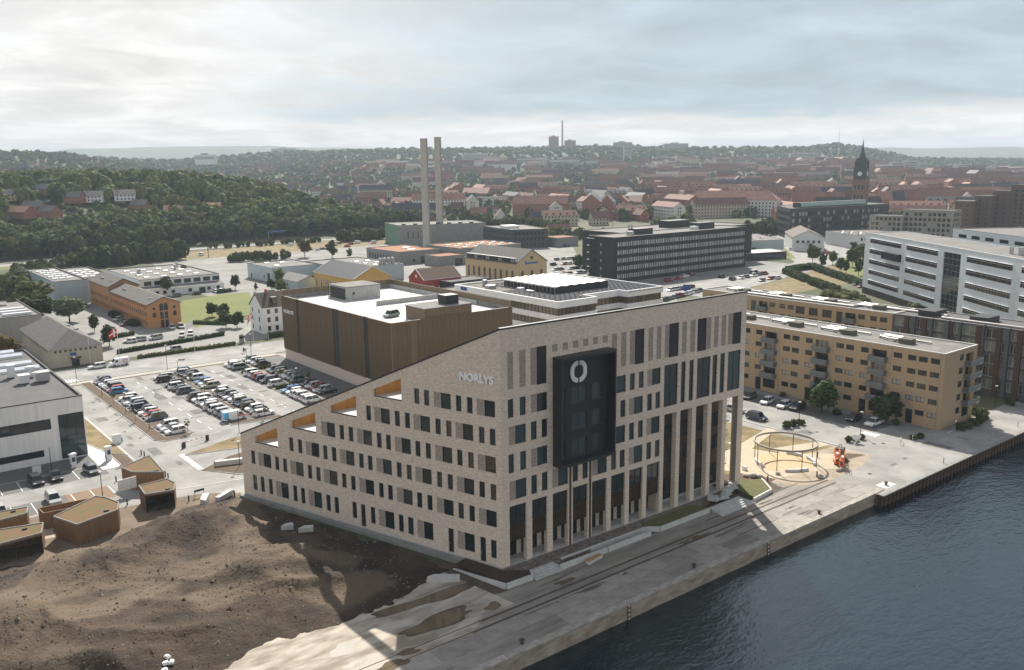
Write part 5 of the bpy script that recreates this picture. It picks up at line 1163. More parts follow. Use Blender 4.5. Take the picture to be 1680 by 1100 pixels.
for i, (x, y, rx, ry, a, m_) in enumerate(((-13.4,-5.0,4.6,1.1,-.05,M_PUD),(-11.6,.2,5.4,1.0,-.12,M_PUD),(-24.6,-3.2,2.0,1.1,.1,M_PUDW),(-22.4,-9.6,1.5,.9,0,M_PUD),(-25.6,-6.6,.9,.5,.2,M_PUDW),(-19.6,-8.3,1.1,.5,0,M_PUD),(-6.4,-6.2,1.2,.5,.1,M_PUD),(4.5,-7,1.1,.45,0,M_PUD),(-1.5,-10.5,1.5,.4,0,M_PUD),(14,-10.4,2.2,.35,.02,M_PUD),(27,-9.0,2.6,.35,.03,M_PUD))):
    blob('mud_rim', None, x, y, rx*1.18, ry*1.22, .030, M_PALE if m_ is M_PUDW else MC['trampled_soil'], a, seed=i)
    blob('puddle', None, x, y, rx, ry, .034, m_, a, seed=i)
for i in range(24):
    x = rnd.uniform(-60,58); y = rnd.choice((-5.6,-7.2,-10.6,-12.4,-13.6))+rnd.uniform(-.5,.5); blob('crack_patch', None, x, y, rnd.uniform(.8,3.2), rnd.uniform(.08,.22), .0405+.0004*i, M_DAMP if i % 3 else MC['trampled_soil'], rnd.uniform(-.04,.04), seed=i+50, amp=.6)
def wallpiece(mb, a, c, h0, h1, w_=.28, z0=0.0):
    a, c = Vector(a), Vector(c); d = (c-a).normalized(); n = Vector((d.y,-d.x))*w_/2
    lo = [a-n, c-n, c+n, a+n]; hs = [h0, h1, h1, h0]; lo3 = [(q.x,q.y,z0) for q in lo]; hi3 = [(q.x,q.y,z0+h) for q, h in zip(lo, hs)]
    mb.poly(hi3[::-1])
    for i in range(4): mb.poly([lo3[i], hi3[i], hi3[(i+1)%4], lo3[(i+1)%4]])
def walls(name, lbl, segs, cat='retaining wall', m=M_SLABW):
    e = thing(name, lbl, cat)
    for (a, c, h0, h1) in segs: mb = MB(); wallpiece(mb, a, c, h0, h1); mb.build('wall_panel', m, e)
    return e
walls('planter_wall', 'low pale concrete planter wall wrapping the office corner', [((-4.4,5.0),(-2.6,-3.8),.1,.75),((-2.46,-3.9),(1.6,-4.0),.75,.75),((1.72,-3.95),(2.3,-2.8),.75,.7)])
sheet('planter_soil', [(-4.2,5),(-2.5,-3.7),(1.5,-3.9),(2.2,-2.7),(-.4,-.5),(-2,5.6)], .62, mat('dark_topsoil', (.055,.038,.028), .95, (.04,.028,.02), 1.2))
walls('planter_wall', 'long pale concrete terrace wall along the middle of the quay front', [((6.2,-4.2),(14.6,-4.3),.75,.75),((14.75,-4.3),(23.2,-4.35),.75,.75)])
walls('planter_wall', 'zigzag pale concrete wall with grass strip below the tall pillars', [((7.6,-2.7),(23.6,-2.9),.7,.7),((23.7,-2.9),(25.2,-4.2),.7,.7),((25.3,-4.25),(36.2,-4.3),.7,.7)])
walls('planter_wall', 'pale concrete wall of the small grass planter at the far office end', [((44.8,-6.0),(50.2,-5.4),.6,.6),((50.3,-5.3),(53.2,-1.4),.6,.6)])
tag(MB().prism([(23.8,-2.8),(25.3,-4.1),(36.2,-4.15),(35.6,-1.6),(24.5,-1.4)],0,.62).build('grass_strip', mat('scruffy_grass', (.13,.12,.045), .95, (.08,.09,.03), 1.2, detail=8)), kind='structure')
tag(MB().prism([(45.4,-5.7),(50.1,-5.25),(53,-1.5),(49,.6),(46,-2)],0,.55).build('grass_strip', MC['scruffy_grass']), kind='structure')
tag(MB().prism([(2.3,-2.6),(6.4,-3.0),(23.6,-2.75),(44,-2),(44,.2),(-.2,.2)],0,.5).build('terrace', mat('rubble_terrace', (.24,.21,.18), .9, (.10,.08,.065), 1.4, detail=8, bump=.05, bscale=4)), kind='structure')
tag(MB().prism([(-.2,-.7),(2.4,-2.6),(2.4,.2),(-4.0,12.6),(-15.4,48.2),(-16.3,48),(-5.1,12.2),(-1.2,-.6)],0,.42).build('plinth_path', M_CONCD), kind='structure')
def steps(lbl, x0, x1, y0, n, rise=.15, run=.45, rz=0):
    e = thing('concrete_steps', lbl, 'steps', (x0, y0, 0), rz)
    for k in range(n): MB().box(0,run*k,0,x1-x0-.25*k,run*(k+1)+.1,rise*(k+1)-.004*k).build('step', M_CONC, e)
steps('concrete steps at the office corner beside the planter', 1.8, 7.0, -4.5, 4)
steps('wide concrete steps below the right end of the office', 36.4, 44.6, -6.6, 5, .13, .5)
# stacked stone slabs by the right end
for i, (x, y, z, a) in enumerate(((40,-2.6,.55,.2),(41.2,-2.9,.55,-.3),(39.2,-2.2,.75,.6),(42.6,-2.4,.55,.1),(44.2,-1.6,.55,.5),(45.6,-1.2,.55,-.2),(46.6,-.6,.8,.3),(43.4,-2,.78,0))):
    MB().box(-.9,-.5,0,.9,.5,.22).box(-.8,-.45,.23,.8,.5,.42).build('stone_slab', M_CONC, None, (x, y, z), a)
    bpy.context.scene.collection.objects[-1]; tag(col.objects[-1], 'pile of loose grey paving slabs beside the office pillars', 'slabs', 'paving slabs by the pillars')
# concrete beams lying about
def beam(lbl, a, c, h=.9, w_=.8, z=0.0, point=True):
    a, c = Vector(a), Vector(c); L = (c-a).length; e = MB(); t_ = .8 if point else 0
    e.prism([(0,-w_/2),(L,-w_/2),(L,w_/2),(t_,w_/2)],0,h); tag(e.build('concrete_block', M_SLABW, None, (a.x,a.y,z), atan2(c.y-a.y,c.x-a.x)), lbl, 'concrete block')
beam('pointed white concrete block lying beside the office corner planter', (-8.9,4.3), (-5.7,1.7), .8, .7)
beam('white concrete block leaning on the soil heap in the shadow', (-17.6,29.2), (-15.9,28.7), .8, .8, 1.0); beam('small white concrete block in the office shadow on the soil', (-15.6,27.6), (-13.8,26.6), .7, .9, .8)
beam('long white concrete barrier on the boulder bed left of the office', (-13.9,65.2), (-9.4,63.8), .9, .8, .1, False)
p0, p1 = at(333,833), at(339,820); beam('upright white concrete slab at the soil edge near the sheds', p0[:2], p1[:2], .8, 1.0, .3)
p0, p1 = at(357,826), at(381,812); beam('white concrete barrier at the far soil edge by the access road', p0[:2], p1[:2], .8, .8, .2, False)
for i, (px, py) in enumerate(((272,1090),(282,1086),(275,1080),(270,1098))): p = at(px, py, 1.0); tag(MB().box(-.3,-.2,0,.3,.25,.2).box(-.2,-.15,.2,.25,.2,.32).build('white_debris', M_WHITE, None, (p.x,p.y,dirt_h(p.x,p.y)[0]+.02), i), 'scrap of white rubble on the soil near the bottom edge', 'rubble', 'white rubble on the soil')
e = thing('bench', 'long concrete bench with orange wooden seat on the quay', 'bench', (10,-5.6,0), .16); MB().box(0,0,0,3.0,.55,.42).build('base', M_SLABW, e); MB().box(0,.02,.43,3.0,.53,.5).build('seat', M_WOODO, e)

# ---------------------------------------------------------------- vehicles
def car_parts(kind):
    T = dict(hatch=(4.15,1.78,1.48,.95,1.5,3.6,3.98), estate=(4.65,1.82,1.48,1.15,1.75,4.15,4.5), suv=(4.5,1.86,1.68,1.0,1.5,3.85,4.3), sedan=(4.6,1.8,1.45,1.2,1.95,3.3,4.0), mpv=(4.4,1.82,1.66,.7,1.45,3.95,4.28))[kind]
    L, W, Hh, ws0, ws1, rw1, rw0 = T; hw = W/2; zb = .88 if kind in ('suv','mpv') else .80; zh = zb-.02
    body = MB()
    S = [(0,.38,.55,.80),(.06,.26,.62,.93),(.35,.2,.74,.985),(ws0,.18,zb,1),(L*.5,.18,zb+.02,1),(rw0-.1,.18,zb+.05,1),(L-.12,.24,zb+.03,.96),(L,.34,zb-.14,.86)]
    if kind == 'sedan': S[5] = (rw0-.1,.18,zb+.04,1)
    rings = []
    for (x, zl, zt, k) in S:
        w_ = hw*k; rings.append([(x,-w_*.9,zl),(x,-w_,zl+.14),(x,-w_,zt-.12),(x,-w_*.9,zt),(x,w_*.9,zt),(x,w_,zt-.12),(x,w_,zl+.14),(x,w_*.9,zl)])
    for r in rings: body.v += r
    for i in range(len(rings)-1):
        for k in range(8): a = i*8; body.f.append((a+k, a+8+k, a+8+(k+1)%8, a+(k+1)%8)); body.m.append(0)
    body.f.append(tuple(range(7,-1,-1))); body.f.append(tuple((len(rings)-1)*8+k for k in range(8))); body.m += [0,0]
    rt = hw*.72; bt = hw*.88; zr = Hh-.05
    body.poly([(ws1-.04,-rt,zr),(rw1+.05,-rt,zr),(rw1+.05,rt,zr),(ws1-.04,rt,zr)]); body.poly([(ws1+.25,-rt*.9,Hh),(rw1-.25,-rt*.9,Hh),(rw1-.25,rt*.9,Hh),(ws1+.25,rt*.9,Hh)])
    for sy in (-1, 1):
        body.poly([(ws1-.04,sy*rt,zr),(rw1+.05,sy*rt,zr),(rw1-.25,sy*rt*.9,Hh),(ws1+.25,sy*rt*.9,Hh)][::sy])
        for (xa, xb) in ((ws0,ws1),(rw0,rw1),((ws0+rw0)/2-.05,(ws1+rw1)/2-.05)):
            body.poly([(xa-.05,sy*(bt+.012),zb-.02),(xa+.07,sy*(bt+.012),zb-.02),(xb+.07,sy*(rt+.012),zr),(xb-.05,sy*(rt+.012),zr)])
    body.poly([(ws1-.04,-rt,zr),(ws1-.04,rt,zr),(ws1+.25,rt*.9,Hh),(ws1+.25,-rt*.9,Hh)]); body.poly([(rw1+.05,rt,zr),(rw1+.05,-rt,zr),(rw1-.25,-rt*.9,Hh),(rw1-.25,rt*.9,Hh)])
    gl = MB(); lo = [(ws0,-bt,zb-.03),(rw0,-bt,zb-.03),(rw0,bt,zb-.03),(ws0,bt,zb-.03)]; hi = [(ws1,-rt,zr),(rw1,-rt,zr),(rw1,rt,zr),(ws1,rt,zr)]
    for i in range(4): gl.poly([lo[i], lo[(i+1)%4], hi[(i+1)%4], hi[i]])
    wh = MB().cyl((0,-.11,0),(0,.11,0),.32,.32,12,0).cyl((0,-.125,0),(0,-.112,0),.2,.2,10,1).cyl((0,.112,0),(0,.125,0),.2,.2,10,1)
    hl = MB().box(-.02,-.2,0,.22,.2,.14); tl = MB().box(0,-.12,0,.05,.12,.26)
    return dict(L=L, body=body, glass=gl.mesh('windows', M_CGL), wheel=wh.mesh('wheel', [M_TYRE, M_RIM]), hl=hl.mesh('headlight', M_LAMP), tl=tl.mesh('tail_light', M_TAIL), hw=hw, zb=zb,
        wx=(.78,L-.8))
CARS = {k: car_parts(k) for k in ('hatch','estate','suv','sedan','mpv')}; BODY = {}
KN = dict(hatch='hatchback', estate='estate car', suv='SUV', sedan='saloon car', mpv='people carrier'); KN['suv'] = 'tall car'
CN = dict(white='white', silver='silver', grey='dark grey', black='black', navy='dark blue', blue='bright blue', red='red', green='grey-green', beige='beige', skyblue='light blue', maroon='dark red')
def car(x, y, rz, colr, kind, label, group=None, detail=True, z=0.02):
    T = CARS[kind]; k = (kind, colr)
    if k not in BODY: BODY[k] = T['body'].mesh('body', M_CAR[colr])
    e = thing('car', label, 'car', (x, y, z), rz, group); L = T['L']; off_ = (-L/2, 0, 0)
    obj('body', BODY[k], e, off_); obj('windows', T['glass'], e, off_)
    if detail:
        for wx in T['wx']:
            for sy in (-1, 1): obj('wheel', T['wheel'], e, (wx-L/2, sy*(T['hw']-.1), .32))
        for sy in (-1, 1): obj('headlight', T['hl'], e, (.06-L/2, sy*(T['hw']-.28), .56)); obj('tail_light', T['tl'], e, (L/2-.05, sy*(T['hw']-.2), .62))
    return e
ORD = ['first','second','third','fourth','fifth','sixth','seventh','eighth','ninth','tenth','eleventh','twelfth','thirteenth','fourteenth','fifteenth','sixteenth','seventeenth','eighteenth','nineteenth','twentieth']
def row(nm, xc, cars, face):
    for i, (y, c, k) in enumerate(cars):
        fl = 0 if (face > 0) != (rnd.random() < .12) else pi       # nose (local -x) towards +x or -x
        car(xc+rnd.uniform(-.15,.15), y, (pi if face > 0 else 0)+rnd.uniform(-.03,.03) if rnd.random() > .15 else (0 if face > 0 else pi), c, k,
            f'{CN[c]} {KN[k]}, {ORD[i]} from the street in {nm}', 'cars in the office car park')
row('the leftmost car park row', -12.7, [(146-2.4*i, c, k) for i, (c, k) in enumerate((('black','hatch'),('navy','sedan'),('white','hatch'),('silver','estate'),('grey','suv'),('red','hatch'),('blue','hatch')))]
  +[(124-2.65*i, c, k) for i, (c, k) in enumerate((('white','hatch'),('silver','hatch'),('white','estate'),('grey','hatch'),('navy','estate'),('black','sedan'),('white','hatch'),('red','hatch'),('grey','suv')))]+[(95.4,'white','mpv'),(92.8,'silver','sedan'),(90.2,'white','hatch')], -1)
row('the second car park row', -.2, [(139.2,'silver','estate'),(136.4,'black','estate'),(130,'black','suv'),(127.2,'white','mpv'),(124.4,'grey','sedan'),(121.6,'grey','hatch'),(114,'black','suv'),(111.4,'white','suv'),(108.8,'white','hatch'),(106.1,'white','hatch'),(103.4,'silver','suv'),(100.6,'white','mpv'),(97.8,'silver','hatch'),(95.2,'grey','hatch')], 1)
row('the third car park row', 6.0, [(143.4,'grey','hatch'),(140.9,'silver','estate'),(138.4,'black','estate'),(135.9,'grey','sedan'),(133.2,'white','hatch'),(128,'blue','hatch'),(125.4,'white','hatch'),(122.6,'beige','estate')]
  +[(116.4-2.55*i, c, k) for i, (c, k) in enumerate((('white','hatch'),('white','estate'),('black','hatch'),('silver','sedan'),('white','hatch'),('silver','suv'),('navy','hatch'),('black','hatch'),('white','hatch'),('grey','hatch'),('white','estate')))], -1)
row('the fourth car park row', 18.9, [(142.4,'white','hatch'),(139.8,'white','suv'),(137,'green','mpv'),(128.6,'white','mpv'),(126,'white','hatch'),(123.5,'red','hatch'),(121.2,'navy','hatch'),(118.2,'black','suv'),(113.6,'white','mpv'),(106,'blue','estate'),(103.6,'white','hatch'),(101.2,'white','estate'),(98.8,'white','suv'),(96.4,'white','hatch'),(94,'white','mpv')], 1)
row('the rightmost row beside the garage', 24.9, [(145,'green','hatch'),(142.2,'white','estate'),(139.4,'silver','hatch'),(136.8,'black','sedan'),(128.8,'grey','hatch'),(126.2,'black','estate'),(123.6,'beige','hatch'),(121.1,'white','hatch'),(118.7,'silver','estate'),(116.3,'grey','hatch'),(113.8,'green','suv'),(108.6,'black','hatch'),(106,'white','hatch'),(103.6,'red','hatch'),(101.2,'white','estate'),(98.8,'black','sedan')], -1)
car(-40.4,76.8,pi/2+.05,'black','estate','black estate car in the bays before the white panel building'); car(-37.3,77,pi/2-.05,'black','sedan','black saloon car, right of the black estate, before the panel building')
car(-31.8,76.4,pi/2+.1,'grey','hatch','dark grey hatchback parked beside the charging post'); car(-40,65.6,pi/2,'silver','mpv','silver people carrier behind the timber fence enclosure'); car(-47.5,65.4,pi/2,'silver','hatch','silver hatchback half hidden by the sheds at left edge')
car(-9.7,163.6,.05,'white','estate','white estate car on the street before the hipped warehouse', None)
for i, (x, y, c, k, rz) in enumerate(sorted(((13.4,172.9,'silver','hatch',0),(14.6,194.4,'silver','mpv',.2),(7,194.2,'white','hatch',-.3),(9.8,195.2,'silver','estate',-.3),(22.4,193.4,'white','hatch',1.2),(25.4,194.4,'white','hatch',1.2),(24.4,209.6,'white','hatch',1.4),(27.2,209.2,'silver','suv',1.4),(14.6,226.5,'maroon','suv',.4),(15.4,239,'silver','hatch',.5),(13.2,280,'silver','sedan',.2),(10.5,283,'grey','hatch',.2),(49.5,283.4,'grey','suv',0),(58,284,'black','hatch',0),(66.4,284,'white','hatch',1.5),(69,285,'white','hatch',1.5),(40.6,206,'navy','hatch',1.2)), key=lambda q: q[1])):
    car(x, y, rz, c, k, f'{CN[c]} {KN[k]} in the mill yard, {ORD[i]} along from the street', 'cars around the brick mill')
for i, (x, y, c, k, rz) in enumerate(sorted(((94.4,26.9,'white','hatch',0),(94.4,22.6,'white','hatch',0),(95.2,19.8,'black','mpv',0),(82.4,20.9,'navy','suv',1.5),(96.6,7.6,'black','hatch',0),(96.8,3.4,'white','estate',0),(83.8,27.3,'silver','hatch',1.5),(95,32,'grey','hatch',0)), key=lambda q: q[1])):
    car(x, y, rz+.03*i, c, k, f'{CN[c]} {KN[k]} on the apartment road, {ORD[i]} from the quay', 'cars before the apartments')
car(48.2,137.4,0,'grey','suv','dark grey tall car on the garage roof beside the concrete stair tower', None, True, 16.52); car(41.5,96.5,.3,'green','suv','grey-green tall car on the garage roof near the lift tower', None, True, 16.52)
def many(lbl, group, spots, px=True):
    r = random.Random(5)
    for i, (px_, py) in enumerate(sorted(spots)):
        p = at(px_, py); c = r.choice(['white','white','silver','grey','black','navy','red','maroon','white']); k = r.choice(['hatch','estate','suv','sedan']); car(p.x, p.y, r.uniform(-.2,.2)+(0 if i % 2 else pi), c, k, f'{CN[c]} {KN[k]}, {nth(i)} from the left {lbl}', group, False)
many('of those parked behind the power house', 'cars behind the power house', [(905+9*(i%9)+3*(i//9), 428+8.0*(i//9)-.6*(i%9)) for i in range(36) if (i*7) % 5])
many('of those parked beside the black office', 'cars beside the black office', [(985,455),(992,448),(976,446),(930,405),(944,402),(960,404),(1097,462),(1113,459),(1124,455),(1133,453)])
many('of those seen over the brick office roofline', 'cars behind the office roofline', [(1092+8*i, 494-2.2*i) for i in range(8)]+[(1100+8*i, 478-1.2*i) for i in range(5)]+[(1166,484)])
many('of those on the dry field', 'cars on the dry field', [(1202,460),(1216,458),(1226,456),(1236,454),(1246,452),(1254,451),(1250,462),(1264,459),(1276,458)])
many('in the long row behind the hedges', 'cars behind the hedges', [(1336+8.6*i, 437+3.9*i) for i in range(10)])
many('of those on the harbour junction', 'cars on the junction', [(1184,456),(1298,411),(1280,396),(1262,389),(1252,392),(1358,417),(1222,423)])
many('of those on the highway before the forest', 'cars on the highway', [(98,421),(142,416),(104,405),(152,430),(430,399),(446,398)])
many('of those in the concrete plant yard', 'cars in the plant yard', [(508,411),(530,410),(546,402),(556,401),(570,406),(575,402),(588,398),(520,412),(548,404),(640,430),(652,402),(610,399)])
def van(x, y, rz, label, bodym, rear=None, text=None, emblem=False):
    e = thing('van', label, 'van', (x, y, .02), rz); b = MB()
    S = [(0,.4,.8,.88),(.1,.3,.95,.94),(.7,.25,1.12,.97),(1.35,.25,1.9,.97),(1.7,.25,2.02,.97),(4.7,.25,2.05,.97),(5.0,.3,2.0,.95)]
    for (x_, zl, zt, w_) in S: b.v += [(x_,-w_,zl),(x_,-w_,zt-.3),(x_,-w_*.86,zt),(x_,w_*.86,zt),(x_,w_,zt-.3),(x_,w_,zl)]
    for i in range(len(S)-1):
        for k in range(6): b.f.append((i*6+k,i*6+6+k,i*6+6+(k+1)%6,i*6+(k+1)%6)); b.m.append(0)
    b.f += [(5,4,3,2,1,0), tuple(36+k for k in range(6))]; b.m += [0,0]; o_ = (-2.5,0,0)
    b.build('body', bodym, e, o_)
    if rear: MB().box(4.1,-.985,.5,5.03,.985,2.0).build('rear_panel', rear, e, o_)
    MB().poly([(.74,-.8,1.15),(.74,.8,1.15),(1.36,.78,1.88),(1.36,-.78,1.88)]).build('windscreen', M_CGL, e, (-2.53,0,.01))
    for sy in (-1, 1): MB().poly([(1.0,sy*.985,1.15),(1.95,sy*.985,1.15),(1.95,sy*.985,1.7),(1.35,sy*.985,1.7)][::sy]).build('side_window', M_CGL, e, o_)
    T = CARS['suv']
    for wx in (.95, 4.1):
        for sy in (-1, 1): obj('wheel', T['wheel'], e, (wx-2.5, sy*.9, .33))
    for sy in (-1, 1): obj('headlight', T['hl'], e, (-2.44, sy*.68, .72)); obj('tail_light', T['tl'], e, (2.52, sy*.85, .9))
    if text: obj('lettering', text_mesh(text, .55, .03, .03, mat('sign_red', (.45,.05,.04), .5), 2.2), e, (-.35,1.0,.75), pi)
    if text: pass
    if emblem:
        em_ = MB()
        for r0, r1 in ((.78,.62),(.44,.28)):
            for q in range(4):
                a0, a1 = pi/2*q+.18, pi/2*(q+1)-.18
                em_.poly([(r0*cos(a0),0,r0*sin(a0)),(r0*cos(a1),0,r0*sin(a1)),(r1*cos(a1),0,r1*sin(a1)),(r1*cos(a0),0,r1*sin(a0))][::-1])
        em_.build('emblem', mat('sign_red', (.45,.05,.04), .5), e, (1.3,-.99,1.2))
    return e
v = van(.0, 91.9, pi, 'white van with light blue rear and red NORLYS lettering in the car park', M_CAR['white'], M_CAR['skyblue'], 'NORLYS')
van(-4.3, 163.2, .05, 'white van with red lozenge emblem on the street', M_CAR['white'], None, None, True)
for i, (px_, py) in enumerate(((585,400),(612,400),(476,404),(330,420))): p = at(px_, py); van(p.x, p.y, .3*i, ('white van left of the concrete plant, nearest its rust red roof','white van in the yard before the concrete hall','white van parked behind the pale sheds','white van on the road below the forest')[i], M_CAR['white'])
# ---------------------------------------------------------------- timber sheds with sedum roofs
def shed(lbl, pts, h, open_edges=(), back=True, roof=True):
    e = thing('timber_shed', lbl, 'shed', (pts[0][0], pts[0][1], 0)); P_ = [(p[0]-pts[0][0], p[1]-pts[0][1]) for p in pts]
    if sum(P_[i-1][0]*P_[i][1]-P_[i][0]*P_[i-1][1] for i in range(len(P_))) < 0: P_ = [P_[0]]+P_[:0:-1]
    n = len(P_)
    for i in range(n):
        F = Fac(P_[i], P_[(i+1)%n], 0, h); w_ = MB()
        if i in open_edges:
            for k in range(int(F.L/1.6)+1):
                a = F.pt(min(F.L-.06, .06+k*1.6), 0, -.06); MB().box(a[0]-.06,a[1]-.06,0,a[0]+.06,a[1]+.06,h-.3).build('post', M_BLACK, e)
            for v in (.35, .95, 1.6, 2.2): w_.tube([F.pt(0,v,-.05),F.pt(F.L,v,-.05)], .035, 4)
            w_.build('rails', M_BLACK, e); MB().poly([F.pt(0,h-.35,0),F.pt(F.L,h-.35,0),F.pt(F.L,h,0),F.pt(0,h,0)]).build('fascia', M_WOOD, e); continue
        w_.poly([F.pt(0,0),F.pt(F.L,0),F.pt(F.L,h),F.pt(0,h)]); m_ = int(F.L/.32)
        w_.build('wall', M_WOOD, e); bd = MB()
        for k in range(m_):
            u = F.L*k/m_; bd.poly([F.pt(u+.02,.05,.03),F.pt(u+F.L/m_*.62,.05,.03),F.pt(u+F.L/m_*.62,h-.05,.03),F.pt(u+.02,h-.05,.03)])
        tag(bd.build('boards', M_WOOD, e), kind='stuff')
    if roof:
        MB().prism(P_, h-.12, h-.02).build('roof', M_SEDUM, e); k_ = MB()
        for i in range(n): wallpiece(k_, P_[i], P_[(i+1)%n], .22, .22, .16, h-.12)
        k_.build('roof_edge', M_CONCD, e); MB().box(-.3,-.2,0,.3,.2,.18).build('roof_hatch', M_BLACK, e, (P_[2][0]*.82+P_[0][0]*.18, P_[2][1]*.82+P_[0][1]*.18, h))
    return e
shed('big five-sided timber shed with sedum roof at the soil edge', [(-42.7,50.1),(-40.8,44.8),(-34.9,46.8),(-34,49.7),(-34.9,53),(-36,54.7)], 3.2)
shed('tall timber shed with pointed sedum roof beside the access road', [(-29.3,66),(-28.5,62.4),(-24.5,59.1),(-24.4,60.4),(-23.8,69.3)], 3.2)
shed('small open-sided bicycle shelter with sedum roof', [(-29.4,55.7),(-29.8,51.1),(-25.8,50.1),(-24.6,53.2),(-25,55.9)], 3.0, (1,))
shed('open-railed timber shelter with sedum roof cut by the left edge', [(-58,44.4),(-45.2,45.4),(-44.3,49.1),(-56,52)], 3.0, (0,))
shed('timber shed with pitched sedum roof behind the shelter at left', [(-56,53.4),(-45.4,54.6),(-44.8,57.2),(-56,59)], 3.0)
e = thing('timber_fence', 'L-shaped timber screen fence between the parked silver car and the sheds', 'fence', (-43.5,56.9,0))
for (a, c) in (((0,0),(6.8,-.7)), ((0,0),(.2,-2.6)), ((0.2,-2.6),(5.4,-3.3))): mb = MB(); wallpiece(mb, a, c, 2.6, 2.6, .14); mb.build('fence_panel', M_WOOD, e)
e = thing('bicycle', 'dark bicycle parked inside the open shelter', 'bicycle', (-27.4,51.2,0), .2)
def bike(e):
    for x in (-.5,.5):
        w_ = MB(); pr_ = [(x+.33*cos(2*pi*k/12),0,.34+.33*sin(2*pi*k/12)) for k in range(13)]; w_.tube(pr_, .025, 4).build('wheel', M_TYRE, e)
    MB().tube([(-.5,0,.34),(-.2,0,.8),(.35,0,.78),(.5,0,.34)], .025, 5).tube([(-.2,0,.8),(-.05,0,.3),(.35,0,.78)], .025, 5).build('frame', M_BLACK, e)
    MB().tube([(.3,-.25,1.0),(.33,0,.95),(.3,.25,1.0)], .02, 5).build('handlebar', M_BLACK, e); MB().box(-.32,-.08,.9,-.1,.08,.96).build('saddle', M_BLACK, e)
bike(e)
# ---------------------------------------------------------------- lamps, bollards, signs, chargers
LP = {}
def lamp(x, y, lbl, h=4.6, group=None, white=False):
    k = (h, white)
    if k not in LP:
        p_ = MB().cyl((0,0,0),(0,0,h),.07,.05,8).mesh('post', M_WHITE if white else M_BLACK); hd = MB().cyl((0,0,h),(0,0,h+.12),.34,.26,12).cyl((0,0,h-.1),(0,0,h),.1,.1,8).mesh('lamp_head', M_WHITE if white else mat('lamp_cap', (.5,.48,.42), .4))
        LP[k] = (p_, hd)
    e = thing('street_lamp', lbl, 'street lamp', (x, y, 0), 0, group); obj('post', LP[k][0], e); obj('lamp_head', LP[k][1], e); return e
for (x, y, l) in ((-10.6,62.4,'slim lamp post on the boulder bed by the access road, left one'),(-7.2,58.9,'slim lamp post on the boulder bed, right one nearest the office'),(-16.6,131,'lamp post in the long planting strip, far one'),(-16.4,112,'lamp post in the long planting strip, middle one'),(-16.2,96,'lamp post in the long planting strip, near one'),(3,137,'lamp post between the second and third car rows, far one'),(3,118.5,'lamp post between the middle car rows, middle one'),(3,100,'lamp post between the middle car rows, near one'),(22,140,'lamp post between the two rows by the garage, far one'),(22,109,'lamp post between the two rows by the garage, near one'),
  (-37.2,80.6,'lamp post before the white panel building'),(-33.6,61.4,'lamp post by the brown paved bays'),(85.9,13.3,'lamp post with pale disc head on the apartment road, left one'),(88.6,1.5,'lamp post beside the heart sign hedge'),(128.2,-6.4,'lamp post with pale head between the apartment blocks'),(-3,82,'lamp post beside the entrance barrier'),(40,146.4,'lamp post at the garage street corner')):
    lamp(x, y, l, 4.6)
for i, x in enumerate((-40,-18,4,27,60)): lamp(x, 149.2, f'taller lamp post on the street kerb, {ORD[i]} from the left', 6.5)
lamp(-9.8,170.7,'white lamp post with long arm before the hipped warehouse',9,None,True)
def bollard(x, y, lbl, h=.95, r=.11, m=M_BLACK): e = thing('bollard', lbl, 'bollard', (x, y, 0)); MB().cyl((0,0,0),(0,0,h),r,r,8).build('post', m, e); MB().cyl((0,0,h),(0,0,h+.06),r*1.1,r*.7,8).build('cap', m, e)
for (px_, py, l) in ((232,747,'left black bollard behind the tall timber shed'),(237,749,'right black bollard behind the tall timber shed'),(271.6,782.5,'first black bollard by the tall timber shed on the road side'),(276,785.5,'second black bollard by the tall timber shed on the road side'),(190.8,791,'black bollard left of the tall timber shed'),(209,829,'black bollard before the notice board'),(310,823,'black bollard at the soil edge by the concrete slabs'),(385,815,'black bollard at the office rear corner'),(299,737,'black barrier post at the car park entrance'),(200.4,726,'black bollard by the white cabinet'),(1341,750.5,'thin dark post on the ring path, upper one'),(1340,783,'thin dark post on the ring path, lower one'),(1259.4,790,'thin dark post left of the ring')):
    p = at(px_, py); bollard(p.x, p.y, l)
for i, (x, y) in enumerate(((84.6,-16.4),(94.7,-15.4),(105.7,-15.4),(116.7,-15.6))): bollard(x, y, f'slim mooring post on the sheet pile quay, {ORD[i]} from the left', 1.0, .09, M_STEEL)
for i, (x, y) in enumerate(((48.3,-15.2),(67.2,-15.4),(-9,-14.9),(20,-14.9))):
    e = thing('mooring_bollard', ('squat mooring bollard on the lit concrete quay edge','squat mooring bollard on its pale concrete pad','squat mooring bollard on the quay below the office corner','squat mooring bollard on the quay below the tall pillars')[i], 'bollard', (x, y, 0)); MB().cyl((0,0,0),(0,0,.42),.2,.17,10).build('post', M_RUST, e); MB().cyl((0,0,.42),(0,0,.56),.32,.3,10).build('cap', M_RUST, e)
    if i == 1: MB().box(-1.6,-1.0,0,1.6,1.0,.03).build('pad', M_SLABW, e)
for i, (x, y) in enumerate(((6.2,-16.52),(33.9,-16.52),(62.3,-16.5))):
    e = thing('quay_ladder', f'red and white quay ladder on the wall, {ORD[i]} from the left', 'ladder', (x, y, 0))
    mat('ladder_red', (.30,.06,.04), .7)
    for sx_ in (-.24,.24): MB().box(sx_-.03,-.12,-2.2,sx_+.03,-.03,.06).build('rail', M_RUST, e)
    for k in range(8): MB().box(-.24,-.11,-2+.28*k,.24,-.05,-1.93+.28*k).build('rung', M_WHITE if k % 2 else MC['ladder_red'], e)
